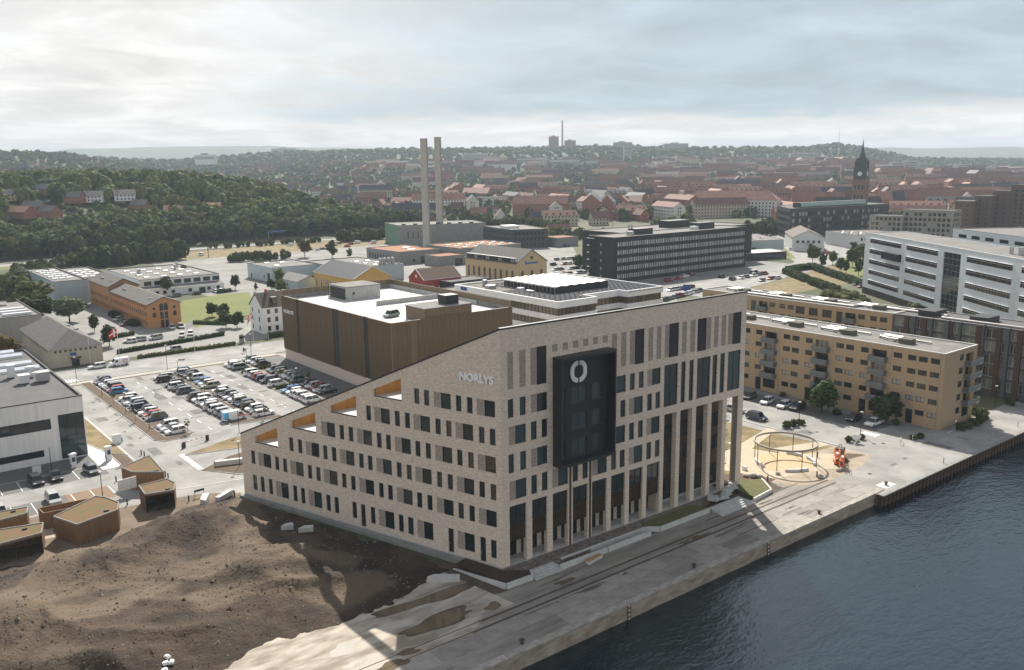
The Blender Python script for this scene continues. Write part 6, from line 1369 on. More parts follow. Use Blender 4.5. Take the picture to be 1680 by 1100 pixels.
# charging posts, cabinets, notice board, signs
for i, (px_, py) in enumerate(((121,768),(178.5,755.5))):
    p = at(px_, py); e = thing('charging_post', ('tall white charging post beside the dark grey hatchback','tall white charging post by the brown soil wedge')[i], 'charging post', p, .3)
    MB().prism([(-.45,-.3),(.45,-.3),(.45,.3),(-.45,.3)],0,2.4).prism([(-.6,-.4),(.6,-.4),(.6,.4),(-.6,.4)],2.4,2.7).build('cabinet', M_WHITE, e); MB().box(-.3,-.33,1.2,.3,-.305,2.0).build('screen', M_GLASS, e); MB().tube([(-.5,-.1,1.6),(-.75,-.2,1.0),(-.6,-.25,.3),(-.48,-.1,.9)], .04).build('cable', M_BLACK, e)
for (px_, py, l, s_) in ((192,728,'white electrical cabinet on the strip beside the left road',1.6),(61,777,'low pale cabinet before the white panel building',1.3),(1221.6,771,'small white cabinet left of the ring path',.5)):
    p = at(px_, py); e = thing('cabinet', l, 'cabinet', p); MB().box(-s_/2,-.4,0,s_/2,.4,s_*1.1).build('body', M_WHITE, e); MB().box(-s_/2-.05,-.45,s_*1.1,s_/2+.05,.45,s_*1.1+.08).build('lid', M_CONC, e)
p = at(210.5,813); e = thing('notice_board', 'white slatted notice board before the tall timber shed', 'sign', p, .15); MB().box(-1.5,-.06,1.0,1.5,.06,2.9).build('panel', M_WHITE, e)
for x in (-1.1,1.1): MB().box(x-.06,-.05,0,x+.06,.05,1.0).build('leg', M_STEEL, e)
for k in range(5): MB().box(-1.45,-.09,1.15+.36*k,1.45,-.065,1.19+.36*k).build('slat_line', M_CONCD, e)
p = at(327.5,815); e = thing('sign_board', 'low dark sign on two legs at the soil edge', 'sign', p, .1); MB().box(-.85,-.04,.9,.85,.04,1.25).build('panel', M_DARK, e)
for x in (-.75,.75): MB().box(x-.04,-.04,0,x+.04,.04,.9).build('leg', M_STEEL, e)
e = thing('entrance_barrier', 'red and white barrier arm at the car park entrance', 'barrier', (-14.6,79.8,0), .28); MB().box(-.25,-.2,0,.25,.2,1.15).build('motor_box', M_DARK, e)
for k in range(8): MB().box(.3+.55*k,-.05,.95,.85+.55*k,.05,1.06).build('arm_section', M_WHITE if k % 2 else MC['ladder_red'], e)
MB().box(4.9,-.12,0,5.15,.12,1.1).build('rest_post', M_DARK, e)
e = thing('entrance_barrier', 'second barrier post and arm on the right of the entrance', 'barrier', (-9.6,81.4,0), .28); MB().box(-.25,-.2,0,.25,.2,1.15).build('motor_box', M_DARK, e); MB().box(.3,-.05,.95,3.2,.05,1.06).build('arm_section', M_WHITE, e)
e = thing('round_sign', 'red ringed round road sign in the shrubs at the apartment corner', 'sign', (104.6,-9.0,0), -.4); MB().tube([(0,0,0),(0,0,1.9)], .035).build('post', M_STEEL, e); MB().cyl((0,-.04,2.1),(0,-.06,2.1),.36,.36,16).build('disc', MC['ladder_red'], e); MB().cyl((0,-.062,2.1),(0,-.07,2.1),.24,.24,16).build('face', M_WHITE, e)
for i, (x, y) in enumerate(((88.6,-6.4),(92.4,-6.8))):
    e = thing('bike_rail', ('left','right')[i]+' steel hoop rail at the quay end of the apartment road', 'rail', (x, y, 0), .4); MB().tube([(0,0,0),(0,0,.95),(2.2,0,.95),(2.2,0,0)], .05).build('hoop', M_STEEL, e)
# heart sign and hedges on the garden edge
e = thing('heart_sign', 'white heart-shaped sign standing by a clipped hedge', 'sign', (83.6,-.5,0), -.75)
hp = []
for k in range(32):
    a = 2*pi*k/32; hp.append((.055*16*sin(a)**3, .055*(13*cos(a)-5*cos(2*a)-2*cos(3*a)-cos(4*a))))
hb = MB(); hb.poly([(x,-.06,1.05+z) for x, z in hp][::-1]); hb.poly([(x,.06,1.05+z) for x, z in hp])
for i in range(32): (x, z), (x2, z2) = hp[i], hp[(i+1)%32]; hb.poly([(x,-.06,1.05+z),(x2,-.06,1.05+z2),(x2,.06,1.05+z2),(x,.06,1.05+z)])
hb.build('heart', M_WHITE, e); MB().box(-.06,-.05,0,.06,.05,.3).build('foot', M_STEEL, e)
# steel ring pavilion
e = thing('steel_ring', 'circular steel ring raised on slim posts over a sandy round, with curved white benches', 'pavilion', (61.5,3.2,0))
RC = (61.5, 3.2)
c2 = _rot((47.8+1.507, 147.0-105.764, 0)); e.location = (c2.x, c2.y, 0); rr_ = 5.35
def ringpts(r, z, n=64): return [(r*cos(2*pi*k/n), r*sin(2*pi*k/n), z) for k in range(n)]
rg = MB(); pr_ = [(rr_-.12,3.65),(rr_+.12,3.65),(rr_+.12,3.95),(rr_-.12,3.95)]
for k in range(64):
    for i in range(4):
        (r0, z0), (r1, z1) = pr_[i], pr_[(i+1)%4]; a0, a1 = 2*pi*k/64, 2*pi*(k+1)/64
        rg.poly([(r0*cos(a0),r0*sin(a0),z0),(r0*cos(a1),r0*sin(a1),z0),(r1*cos(a1),r1*sin(a1),z1),(r1*cos(a0),r1*sin(a0),z1)])
rg.build('ring_beam', M_STEEL if 0 else mat('grey_steel', (.22,.2,.18), .5, metal=.4), e)
for k in range(8): a = 2*pi*k/8+.35; MB().cyl((rr_*cos(a),rr_*sin(a),0),(rr_*cos(a),rr_*sin(a),3.65),.07,.07,8).build('post', mat('brown_steel', (.09,.07,.06), .6), e)
MB().poly(ringpts(4.9,.034)).build('sand_bed', M_SAND, e)
for j, (a0, a1) in enumerate(((2.2,2.95),(3.75,4.6),(5.2,6.0),(.0,.55))):
    bn = MB()
    for k in range(10):
        b0, b1 = a0+(a1-a0)*k/10, a0+(a1-a0)*(k+1)/10; A_ = [(4.7*cos(b0),4.7*sin(b0)),(5.15*cos(b0),5.15*sin(b0)),(5.15*cos(b1),5.15*sin(b1)),(4.7*cos(b1),4.7*sin(b1))]; bn.prism(A_, 0, .48)
    bn.build('bench', M_SLABW, e)
# scissor lifts
for i, (x, y) in enumerate(((69.6,-6.0),(70.6,-4.4))):
    e = thing('scissor_lift', ('orange scissor lift platform folded down on the quay, front one','orange scissor lift folded down on the quay, rear one')[i], 'scissor lift', (x, y, .02), .5+.15*i)
    M_LIFT = mat('lift_orange', (.62,.14,.03), .5)
    MB().box(-1.15,-.4,.22,1.15,.4,.62).build('chassis', M_LIFT, e); sc_ = MB()
    for k in range(4):
        for sy in (-.3,.3): sc_.box(-1.0,sy-.04,.66+.16*k,1.0,sy+.04,.74+.16*k)
    sc_.build('scissor_arms', mat('lift_cream', (.6,.55,.4), .6), e); MB().box(-1.2,-.42,1.32,1.2,.42,1.45).build('platform', M_LIFT, e)
    rl = MB()
    for z in (1.95,2.5): rl.tube([(-1.15,-.38,z),(1.15,-.38,z),(1.15,.38,z),(-1.15,.38,z),(-1.15,-.38,z)], .04, 5)
    for x_ in (-1.15,-.4,.4,1.15):
        for sy in (-.38,.38): rl.tube([(x_,sy,1.45),(x_,sy,2.5)], .03, 5)
    rl.build('guard_rail', M_LIFT, e); MB().box(-1.17,-.43,1.5,.2,-.405,1.9).build('side_panel', M_LIFT, e)
    for wx in (-.8,.8):
        for sy in (-.36,.36): MB().cyl((wx,sy-.08,.2),(wx,sy+.08,.2),.2,.2,10).build('wheel', M_TYRE, e)
    MB().box(-.5,-.25,1.46,.5,.2,1.9).build('load', M_WHITE, e)
e = thing('site_machine', 'dark wrapped machine on a pallet behind the scissor lifts', 'machine', (73.6,-3.2,0), .3); MB().prism([(-.8,-.6),(.8,-.7),(.7,.6),(-.7,.7)],.15,1.9).build('cover', mat('dark_tarp', (.03,.04,.045), .5, (.06,.07,.07), 2), e); MB().box(-.9,-.8,0,.9,.8,.15).build('pallet', M_WOOD, e); MB().tube([(1,.3,0),(1.1,.4,2.1),(1.9,.2,2.0),(1.9,.1,0)], .05).build('frame', M_BLACK, e)
# boulders
def boulder(x, y, r, lbl, seed, z=0):
    rr = random.Random(seed); mb = MB(); n = 8; rings = []
    for j in range(5):
        ph = pi*(j+.5)/5; rings.append([(r*rr.uniform(.8,1.15)*sin(ph)*cos(2*pi*k/n)*1.2, r*rr.uniform(.8,1.15)*sin(ph)*sin(2*pi*k/n), r*.7*(cos(ph)+.55)) for k in range(n)])
    for q in rings: mb.v += q
    for j in range(4):
        for k in range(n): mb.f.append((j*n+k,(j+1)*n+k,(j+1)*n+(k+1)%n,j*n+(k+1)%n)); mb.m.append(0)
    mb.f += [tuple(range(n)), tuple(range(5*n-1,4*n-1,-1))]; mb.m += [0,0]
    tag(mb.build('boulder', mat('granite', (.45,.42,.37), .9, (.3,.28,.25), 1.5), None, (x, y, z), rr.uniform(0,3), True), lbl, 'boulder', 'boulders')
for i, (x, y, r, l) in enumerate(((53.8,.7,.6,'pale boulder on the soil bed left of the ring, largest'),(54.4,-.2,.5,'pale boulder on the soil bed left of the ring, nearest the quay'),(53.0,1.6,.45,'pale boulder on the soil bed left of the ring, rearmost'),(67.2,-6.9,.45,'boulder before the scissor lifts, left'),(68.2,-6.9,.4,'boulder before the scissor lifts, right'),(62,-6.7,.5,'boulder on the sandy path edge below the ring'),(-13.2,66.6,.5,'pale boulder on the soil bed by the white barrier'),(-9.6,60.4,.45,'boulder on the bed below the lamp posts'),(-6.4,66.8,.5,'dark boulder at the rear of the boulder bed'),(47.2,1.2,.8,'big pale boulder at the foot of the end pillar'),(58,-1.2,.4,'small boulder beside the ring bench'))): boulder(x, y, r, l, i, .08)
for i, (x, y) in enumerate(((66,14),(60.5,16))): tag(MB().prism([(-1,-.7),(1,-.8),(1.1,.6),(-.9,.8)],.03,.12).build('white_slab', M_SLABW, None, (x, y, 0)), ('flat white slab on the dry grass right of the pillar, right one','flat white slab on the dry grass behind the pillar, left one')[i], 'slab')
# flags
def flag(x, y, h, lbl, kind, hang=.0):
    e = thing('flagpole', lbl, 'flagpole', (x, y, 0)); MB().cyl((0,0,0),(0,0,h),.07,.04,8).build('pole', M_WHITE, e); MB().cyl((0,0,h),(0,0,h+.12),.09,.05,8).build('finial', M_WHITE, e)
    if not kind: return
    mb = MB(); nx_, nz_ = 20, 12; L_, Hh = 2.6, 2.0
    for j in range(nz_+1):
        for i in range(nx_+1):
            u, v = i/nx_, j/nz_; s_ = 1-hang; mb.v.append((-L_*u*(.55+.45*s_)+.1*sin(7*u), .28*sin(6*u+1.5*v)*u, h-.2-Hh*v*(1-.2*u)-hang*2.6*u*u+.12*sin(5*u+2*v)))
    for j in range(nz_):
        for i in range(nx_):
            mb.f.append((j*(nx_+1)+i,(j+1)*(nx_+1)+i,(j+1)*(nx_+1)+i+1,j*(nx_+1)+i+1)); cross = (6 <= i <= 8) or (5 <= j <= 6); mb.m.append(1 if (kind == 'w' or cross) else 0)
    mb.build('flag', [mat('flag_red', (.55,.02,.03), .7), M_WHITE], e, smooth=True)
flag(-4.5,161.6,10.5,'flagpole flying a red flag with white cross by the street','dk',.35); flag(17.3,166.9,9.5,'flagpole with a white flag by the hedge','w',.4); flag(35.5,168.4,9.5,'flagpole with a drooping red and white flag by the white house','dk',.9)
flag(41,170.2,7,'bare white flagpole left of the white house',None); flag(47,171,7,'bare white flagpole before the white house',None)
e = thing('totem_sign', 'dark upright stone sign at the yard entrance', 'sign', (32.4,169.8,0)); MB().box(-.7,-.2,0,.7,.2,2.2).cyl((0,-.2,2.2),(0,.2,2.2),.7,.7,16).build('slab', M_CONCD, e)
e = thing('road_gantry', 'highway gantry with two blue direction signs before the forest', 'sign', at(452,396)); MB().tube([(-5,0,0),(-5,0,7),(9,0,7)], .18).build('frame', M_STEEL, e)
for x in (-3.5,3.5): MB().box(x-2.6,-.15,5.9,x+2.6,-.05,7.6).build('sign_panel', mat('sign_blue', (.02,.07,.28), .4), e)
# stop/timetable box, waste container
e = thing('waste_container', 'blue container beside the banded office', 'container', at(1127,477)); MB().box(-1.2,-1,0,1.2,1,2.4).build('body', MC['sign_blue'], e); MB().box(-1.25,-1.05,2.4,1.25,1.05,2.55).build('lid', M_DARK, e)
e = thing('bus_shelter', 'small grey bus shelter at the dry field edge', 'shelter', at(1236,452)); MB().box(-2,-.8,2.4,2,.8,2.55).build('roof', M_STEEL, e)
for x in (-1.9,1.9): MB().box(x-.05,-.75,0,x+.05,.75,2.4).build('side_pane', M_GLASS, e)
# cyclist on the street: bicycle and rider
e = thing('bicycle', 'bicycle ridden along the street kerb', 'bicycle', (27.4,155.7,.02), .1); bike(e)
def skinned(name, verts, edges, mats, loc, rz, label, cat):
    me = bpy.data.meshes.new(name); me.from_pydata([v[:3] for v in verts], edges, []); o = bpy.data.objects.new(name, me); put(o)
    sk = o.modifiers.new('s', 'SKIN'); ly = me.skin_vertices[0].data
    for i, v in enumerate(verts): ly[i].radius = (v[3], v[3]); ly[i].use_root = i == 0
    o.modifiers.new('d', 'SUBSURF').levels = 1
    dg = bpy.context.evaluated_depsgraph_get(); dg.update(); m2 = bpy.data.meshes.new_from_object(o.evaluated_get(dg)); bpy.data.objects.remove(o)
    m2.materials.clear()
    for mt in mats: m2.materials.append(mt)
    for p_ in m2.polygons: p_.material_index = 1 if p_.center.z > 1.58 else (0 if p_.center.z > .98 else 2)
    r = obj(name, m2, None, loc, rz); return tag(r, label, cat)
skinned('person', [(-.2,0,1.02,.15),(-.05,0,1.3,.16),(.08,0,1.5,.15),(.13,0,1.62,.06),(.17,0,1.78,.11),(0.05,.2,1.48,.07),(.22,.24,1.22,.055),(.36,.22,1.02,.04),(.05,-.2,1.48,.07),(.22,-.24,1.22,.055),(.36,-.22,1.02,.04),(.12,.1,.82,.1),(.0,.11,.42,.065),(.12,.11,.3,.05),(.08,-.1,.92,.1),(.12,-.11,.6,.065),(.22,-.11,.5,.05)],
  [(0,1),(1,2),(2,3),(3,4),(2,5),(5,6),(6,7),(2,8),(8,9),(9,10),(0,11),(11,12),(12,13),(0,14),(14,15),(15,16)], [mat('dark_jacket', (.02,.022,.03), .8), mat('skin_and_hair', (.25,.15,.1), .7), mat('dark_trousers', (.03,.03,.035), .8)], (27.4,155.7,.02), .1, 'person in dark clothes riding a bicycle on the street', 'person')
# ---------------------------------------------------------------- trees, shrubs, hedges
def leafmat(name, c, c2, rand=.3):
    m = mat(name, c, .8, c2, .35, detail=4, rand=rand, spec=.2, lo=.3, hi=.7); t = m.node_tree; b = t.nodes['Principled BSDF']
    tl = t.nodes.new('ShaderNodeBsdfTranslucent'); ms = t.nodes.new('ShaderNodeMixShader'); ms.inputs[0].default_value = .3
    t.links.new(b.inputs['Base Color'].links[0].from_socket, tl.inputs[0]); t.links.new(b.outputs[0], ms.inputs[1]); t.links.new(tl.outputs[0], ms.inputs[2]); t.links.new(ms.outputs[0], t.nodes['Material Output'].inputs[0]); return m
M_LEAF = [leafmat('leaves_green', (.060,.092,.024), (.105,.128,.036)), leafmat('leaves_dark', (.040,.068,.024), (.072,.10,.034)), leafmat('leaves_olive', (.125,.125,.035), (.08,.098,.03)), leafmat('leaves_silver', (.12,.15,.08), (.085,.11,.06))]
M_LEAF.append(leafmat('leaves_bright', (.115,.14,.04), (.085,.11,.03))); M_AUT = leafmat('leaves_autumn', (.15,.09,.025), (.11,.09,.03)); M_BARK = mat('bark', (.07,.055,.042), .9, (.045,.036,.03), 2)
def crown_mesh(nm, seed, rx, rz, nclump, nleaf, ls, m, shape='round', core=True):
    r = random.Random(seed); mb = MB(); cl = []
    for k in range(nclump):
        while True:
            v = Vector((r.uniform(-1,1), r.uniform(-1,1), r.uniform(-1,1)))
            if .25 < v.length < 1: break
        v = v.normalized()*(r.uniform(.45,.92))
        if shape == 'cone': k_ = max(.12, (1-(v.z+1)/2)); v.x *= k_*1.5; v.y *= k_*1.5
        cl.append((Vector((v.x*rx, v.y*rx, rz+v.z*rz)), r.uniform(.26,.42)*min(rx, rz*1.2)*(.7 if shape == 'cone' else 1)))
    for c, cr in cl:
        for q in range(nleaf):
            d = Vector((r.gauss(0,1), r.gauss(0,1), r.gauss(0,1)+.25)).normalized(); p = c+d*cr*r.uniform(.55,1.05)
            n = (d+Vector((r.uniform(-.6,.6), r.uniform(-.6,.6), r.uniform(-.3,.8)))).normalized(); a = n.orthogonal().normalized(); b_ = n.cross(a); s = ls*r.uniform(.6,1.25); t_ = r.uniform(0,6.28)
            u, v = a*cos(t_)+b_*sin(t_), b_*cos(t_)-a*sin(t_); mb.poly([p-u*s-v*s*.6, p+u*s*.5-v*s*.8, p+u*s+v*s*.5, p-u*s*.4+v*s*.8])
    if core:
        n = 10; rings = []
        for j in range(6):
            ph = pi*(j+.5)/6; rings.append([(rx*.62*sin(ph)*cos(2*pi*k/n)*r.uniform(.7,1.15)*((1-.75*(cos(ph)+1)/2) if shape == 'cone' else 1), rx*.62*sin(ph)*sin(2*pi*k/n)*r.uniform(.7,1.15)*((1-.75*(cos(ph)+1)/2) if shape == 'cone' else 1), rz+rz*.72*cos(ph)) for k in range(n)])
        b0 = len(mb.v)
        for q in rings: mb.v += q
        for j in range(5):
            for k in range(n): mb.f.append((b0+j*n+k,b0+(j+1)*n+k,b0+(j+1)*n+(k+1)%n,b0+j*n+(k+1)%n)); mb.m.append(0)
    return mb.mesh(nm, m)
def trunk_mesh(h, r, hc):
    t = MB().cyl((0,0,-.3),(0,0,h),r,r*.7,7); rr = random.Random(3)
    for k in range(5): a = 2*pi*k/5; t.cyl((0,0,h*.9),(hc*.35*cos(a),hc*.35*sin(a),h+hc*rr.uniform(.25,.6)),r*.5,r*.15,5)
    return t.mesh('trunk', M_BARK)
PROTO = {}
for i, m_ in enumerate(M_LEAF[:4]):
    PROTO['round%d' % i] = (trunk_mesh(.22,.022,.5), crown_mesh('crown', 10+i, .36, .40, 30, 34, .045, m_), .18)
    PROTO['tall%d' % i] = (trunk_mesh(.2,.02,.5), crown_mesh('crown', 20+i, .26, .42, 28, 32, .042, m_), .14)
PROTO['aut'] = (trunk_mesh(.22,.022,.5), crown_mesh('crown', 31, .36, .40, 28, 32, .045, M_AUT), .18)
PROTO['cone'] = (trunk_mesh(.15,.02,.3), crown_mesh('crown', 32, .2, .46, 34, 24, .04, M_LEAF[1], 'cone'), .08)
PROTO['sap'] = (trunk_mesh(.45,.012,.3), crown_mesh('crown', 33, .16, .3, 14, 14, .03, M_LEAF[2], core=False), .38)
PROTO['bush'] = (None, crown_mesh('crown', 34, .55, .42, 26, 30, .07, M_LEAF[0]), .0)
PROTO['bushd'] = (None, crown_mesh('crown', 35, .55, .42, 26, 30, .07, M_LEAF[2]), .0)
def tree(x, y, h, kind, label, name='tree', cat='tree', group=None, z=None, wide=1.0):
    t_, c, lift = PROTO[kind]; e = thing(name, label, cat, (x, y, hgt(x, y) if z is None else z), rnd.uniform(0,6.28), group); e.scale = (h*wide, h*wide, h)
    if t_: obj('trunk', t_, e)
    obj('crown', c, e, (0,0,lift)); return e
TW = lambda s: s
for (x, y, h, k, l) in ((1.5,247.7,10,'round3','broad silvery tree behind the hipped warehouse, right one'),(-6,256,9.5,'round0','broad green tree behind the hipped warehouse, left one'),(-4,280,13,'round2','tall olive tree between the blue hall and grey shed'),(3.2,220.8,6,'tall1','small dark tree beside the hipped warehouse roof'),(0.6,192.6,7,'round1','small dark round tree behind the red flag'),
  (43,224,5.5,'round1','small round tree at the lawn corner, rear one'),(45,218.6,5.5,'round1','small round tree at the lawn corner, front one'),(38.8,199.4,6,'round1','small round tree before the white house, left one'),(41.6,197,5.6,'round1','small round tree before the white house, right one'),(47.9,290,8.5,'tall2','conical tree before the white works'),(76.4,288,7,'tall0','tree right of the white works'),(80.7,275.6,4.2,'cone','slim cypress by the yard beside the lawn'),(86,262,6,'round0','small tree on the lawn edge before the pale shed'),(96,286,7.5,'round0','bushy tree before the pale shed wall'),(88,276,5,'round1','dark round tree by the yellow hall yard'),(104,270,5.5,'round1','dark round tree left of the yellow hall'),(99,268,5,'round1','second dark round tree left of the yellow hall'),
  (128,226,4.5,'round1','small dark tree between yellow hall and red house'),(124,232,4.5,'round0','small tree beside the yellow hall gable'),(-27.8,184,9,'aut','autumn-brown tree at the left edge before the grey shed'),(-40,190,10,'aut','second autumn-brown tree cut by the left edge'),(96.4,14.8,7.6,'round1','dark leafy tree before the apartment block, left one'),(99.2,2.2,6.8,'round1','dark leafy tree before the apartment block, right one'),
  (160,395,11,'aut','pine-like brown tree at the highway, left one'),(170,380,11,'tall2','pine-like tree at the highway, right one'),(68,330,8,'tall1','dark tree behind the white works'),(110,340,7,'round0','tree beside the beige building'),(176,370,6,'tall1','tall thin tree in the plant yard')):
    tree(x, y, h, k, l, wide=1.5 if h >= 9 and k.startswith('round') else 1.15)
for i, (x, y) in enumerate(lr(((-16.6,104),(-13.6,98.8),(-16.4,122),(3,128),(3,110),(3,94),(22,132.6),(26,111),(21.9,118),(22,99),(-11,88.4),(5,88.2)))): tree(x, y, 3.4, 'sap', f'thin sapling in the car park strips, {ORD[i]} from the left', group='car park saplings')
for i, (px_, py, h) in enumerate(sorted(((1333,432,9),(1350,440,8),(1378,448,8),(1398,438,9),(1420,440,8),(1366,435,7),(1388,450,7),(1408,452,8),(1330,420,7),(1342,426,7),(1400,425,10),(1412,430,9)))): p = at(px_, py); tree(p.x, p.y, h, ('tall1','round0','tall0')[i % 3], f'street tree by the junction lawns, {ORD[i]} from the left', group='junction street trees')
for i, (px_, py, w_) in enumerate(sorted(((1368,502,9),(1385,505,9),(1400,504,8),(1378,494,7),(1392,496,7),(1410,508,7),(1500,512,5),(1360,492,6)))): p = at(px_, py); tree(p.x, p.y, w_*.75, 'bushd', f'yellow-green bush behind the rear apartment block, {ORD[i]} from the left', 'bush', 'bush', 'bushes behind the apartments', wide=1.4)
for i, (x, y, s_) in enumerate(lr(((82,13.4,1.6),(84.2,13.2,1.6),(86.0,12.9,1.4),(83.2,.9,1.3),(84.8,.5,1.3),(86.3,0.1,1.2),(93.5,-6.4,1.2),(95.2,-6.9,1.2),(106,-9.4,1.7),(108.5,-9.6,1.7),(111,-9.7,1.7),(113.5,-9.6,1.8),(116,-9.2,1.9),(118.2,-8,2.2),(119.6,-6.4,2.3),(120.8,-4.8,2.2),(97.6,12,1.5),(100,.4,1.4),(101.6,28,1.3),(132,-8,1.8),(134,-14,2.2),(134.5,-20,2.2)))): tree(x, y, s_, 'bush' if i % 3 else 'bushd', f'low rounded shrub near the apartments, {nth(i)} from the left', 'shrub', 'shrub', 'shrubs near the apartments', wide=1.15)
for i, (x, y, s_) in enumerate(lr([(17.5+1.2*k,131.2,1.0) for k in range(4)]+[(17.6+1.1*k,110,1.2) for k in range(4)]+[(23+1.2*k,132.8,1.2) for k in range(4)])): tree(x, y, s_, 'bushd', f'low dry shrub in the strip beside the garage rows, {ORD[i]} from the left', 'shrub', 'shrub', 'car park shrubs')
def hedge(lbl, pts, w_, h, m=None, seed=1):
    """clipped hedge: a box body with leaf tufts all over it"""
    r = random.Random(seed); e = thing('hedge', lbl, 'hedge', (pts[0][0], pts[0][1], 0)); mb = MB(); o = Vector(pts[0])
    for a, c in zip(pts, pts[1:]):
        a, c = Vector(a)-o, Vector(c)-o; wallpiece(mb, a, c, h*.93, h*.93, w_*.9); d = (c-a); L = d.length; d /= L; n = Vector((d.y,-d.x))
        for k in range(int(L*w_*10*min(1, 60/L))+60):
            s_ = r.random(); t_ = r.uniform(0,L); q = a+d*t_; 
            if s_ < .5: p = Vector((*(q+n*r.uniform(-w_/2,w_/2)), h+r.uniform(-.08,.1)))
            else: p = Vector((*(q+n*(w_/2+r.uniform(-.05,.1))*(1 if s_ < .75 else -1)), r.uniform(.1,h)))
            sz = r.uniform(.12,.3)*max(1, w_/1.4); u = Vector((r.gauss(0,1),r.gauss(0,1),r.gauss(0,1))).normalized()*sz; v = u.orthogonal().normalized()*sz*.8; mb.poly([p-u-v,p+u-v,p+u+v,p-u+v])
    mb.build('foliage', m or M_LEAF[1], e); MB().box(-.1,-.1,0,.1,.1,h*.5).build('stem', M_BARK, e)
hedge('long low clipped hedge beside the flagpoles, rear one', [(-.5,179.5),(33,186.5)], 1.2, 1.1); hedge('low patchy hedge along the street kerb', [(2,168.6),(30,169.2)], 1.1, .9, M_LEAF[2])
hedge('clipped hedge block beside the orange mill', [(16.6,222),(16.6,229)], 2.2, 1.5); hedge('second clipped hedge block beside the orange mill', [(16.4,244),(16.4,252)], 2.2, 1.6); hedge('dark hedge before the white house', [(42,172.6),(62,172.6)], 1.4, 1.6); hedge('short hedge on the lawn edge by the mill', [(33,214),(39.5,206)], 1.3, 1.1); hedge('short clipped hedge by the yard car', [(66,281),(72,282)], 1.6, 1.4); hedge('hedge strip in the yard behind the red flag', [(4.5,205),(11.5,207)], 1.3, 1.1)
hp_ = [tuple(at(x, y)[:2]) for x, y in ((1289,449),(1323,463),(1330,441),(1316,437),(1420,484))]
hedge('square-cornered clipped hedge on the lawn, left arm', [hp_[0], hp_[1]], 3.2, 2.4, seed=3); hedge('long clipped hedge on the lawn before the white office', [tuple(at(1291,447)[:2]), tuple(at(1330,441)[:2]), tuple(at(1424,474)[:2])], 3.0, 2.4, seed=4); hedge('clipped hedge on the lawn, lower arm', [tuple(at(1330,466)[:2]), tuple(at(1372,482)[:2])], 3.2, 2.6, seed=5)
HW = [(28,352,M_RBRICK,M_TILEO,18),(52,344,M_RBRICK,M_SLATE,12),(76,352,M_RBRICK,M_SLATE,14),(12,325,M_CBRICK,M_SLATE,12),(70,316,M_RBRICK,M_SLATE,16),(118,328,M_RBRICK,M_SLATE,15),(153,328,M_WHITE,M_MEMBL,14),(204,324,M_WHITE,M_MEMBL,15),(228,343,M_RBRICK,M_SLATE,11),(285,350,M_RBRICK,M_TILEO,15),(344,346,M_RBRICK,mat('pale_tile', (.42,.27,.16), .8),16)]
def pos(px_, d): xc = (px_-840)/1463*d; return CAM.x+RH.x*xc+FH.x*d, CAM.y+RH.y*xc+FH.y*d
HP = []
for (px_, py, *_r) in HW:
    best = None
    for k in range(100):                          # range at which the sloping ground, plus 3 m, shows at that photo row
        d_ = 540+5*k; x, y = pos(px_, d_); z = hgt(x, y); v = Vector((x,y,z+3))-CAM; e_ = abs(550-FPX*v.dot(UP)/v.dot(FW)-py)
        if best is None or e_ < best[0]: best = (e_, x, y, z, d_)
    HP.append(best[1:])
def seen_house(x, y):
    xc, d_ = camxy(x, y); p_ = 840+1463*xc/d_
    for (px_, py, a_, b_, L_), (hx, hy, hz_, hd) in zip(HW, HP):
        if abs(p_-px_) < L_*.6*1463/hd and hd-62 < d_ < hd+9: return True
    return False
# --- the forest: the nearest 300 trees singly, the rest as one mass
FT = ['round0','round1','tall0','tall1','round2','tall2','round3','aut']
fr = random.Random(21); cnt = 0; spots = []
for j in range(8):
    for i in range(80):
        x = -120+6.6*i+fr.uniform(-2.6,2.6); base = lerp_tab([(-400,492),(20,500),(120,524),(250,530),(330,548),(420,560)], x)
        y = base+2+7.2*j+fr.uniform(-2.4,2.4)
        if x > 345-4*j: continue
        p = px_of(x, y, 8)
        if -25 < p[0] < 1700: spots.append((j, x, y))
spots.sort(key=lambda s: s[0])
rk = {}
for j, x, y in sorted(spots[:300], key=lambda q: px_of(q[1], q[2])[0]):
    k = fr.choices(FT, (6,6,6,6,3,2,2,.25))[0]; i = rk[j] = rk.get(j, -1)+1
    tree(x, y, fr.uniform(10,16.5), k, f'leafy forest tree beyond the highway, {nth(i)} from the left in the {nth(j)} rank', group='front forest trees', wide=fr.uniform(.95,1.25))
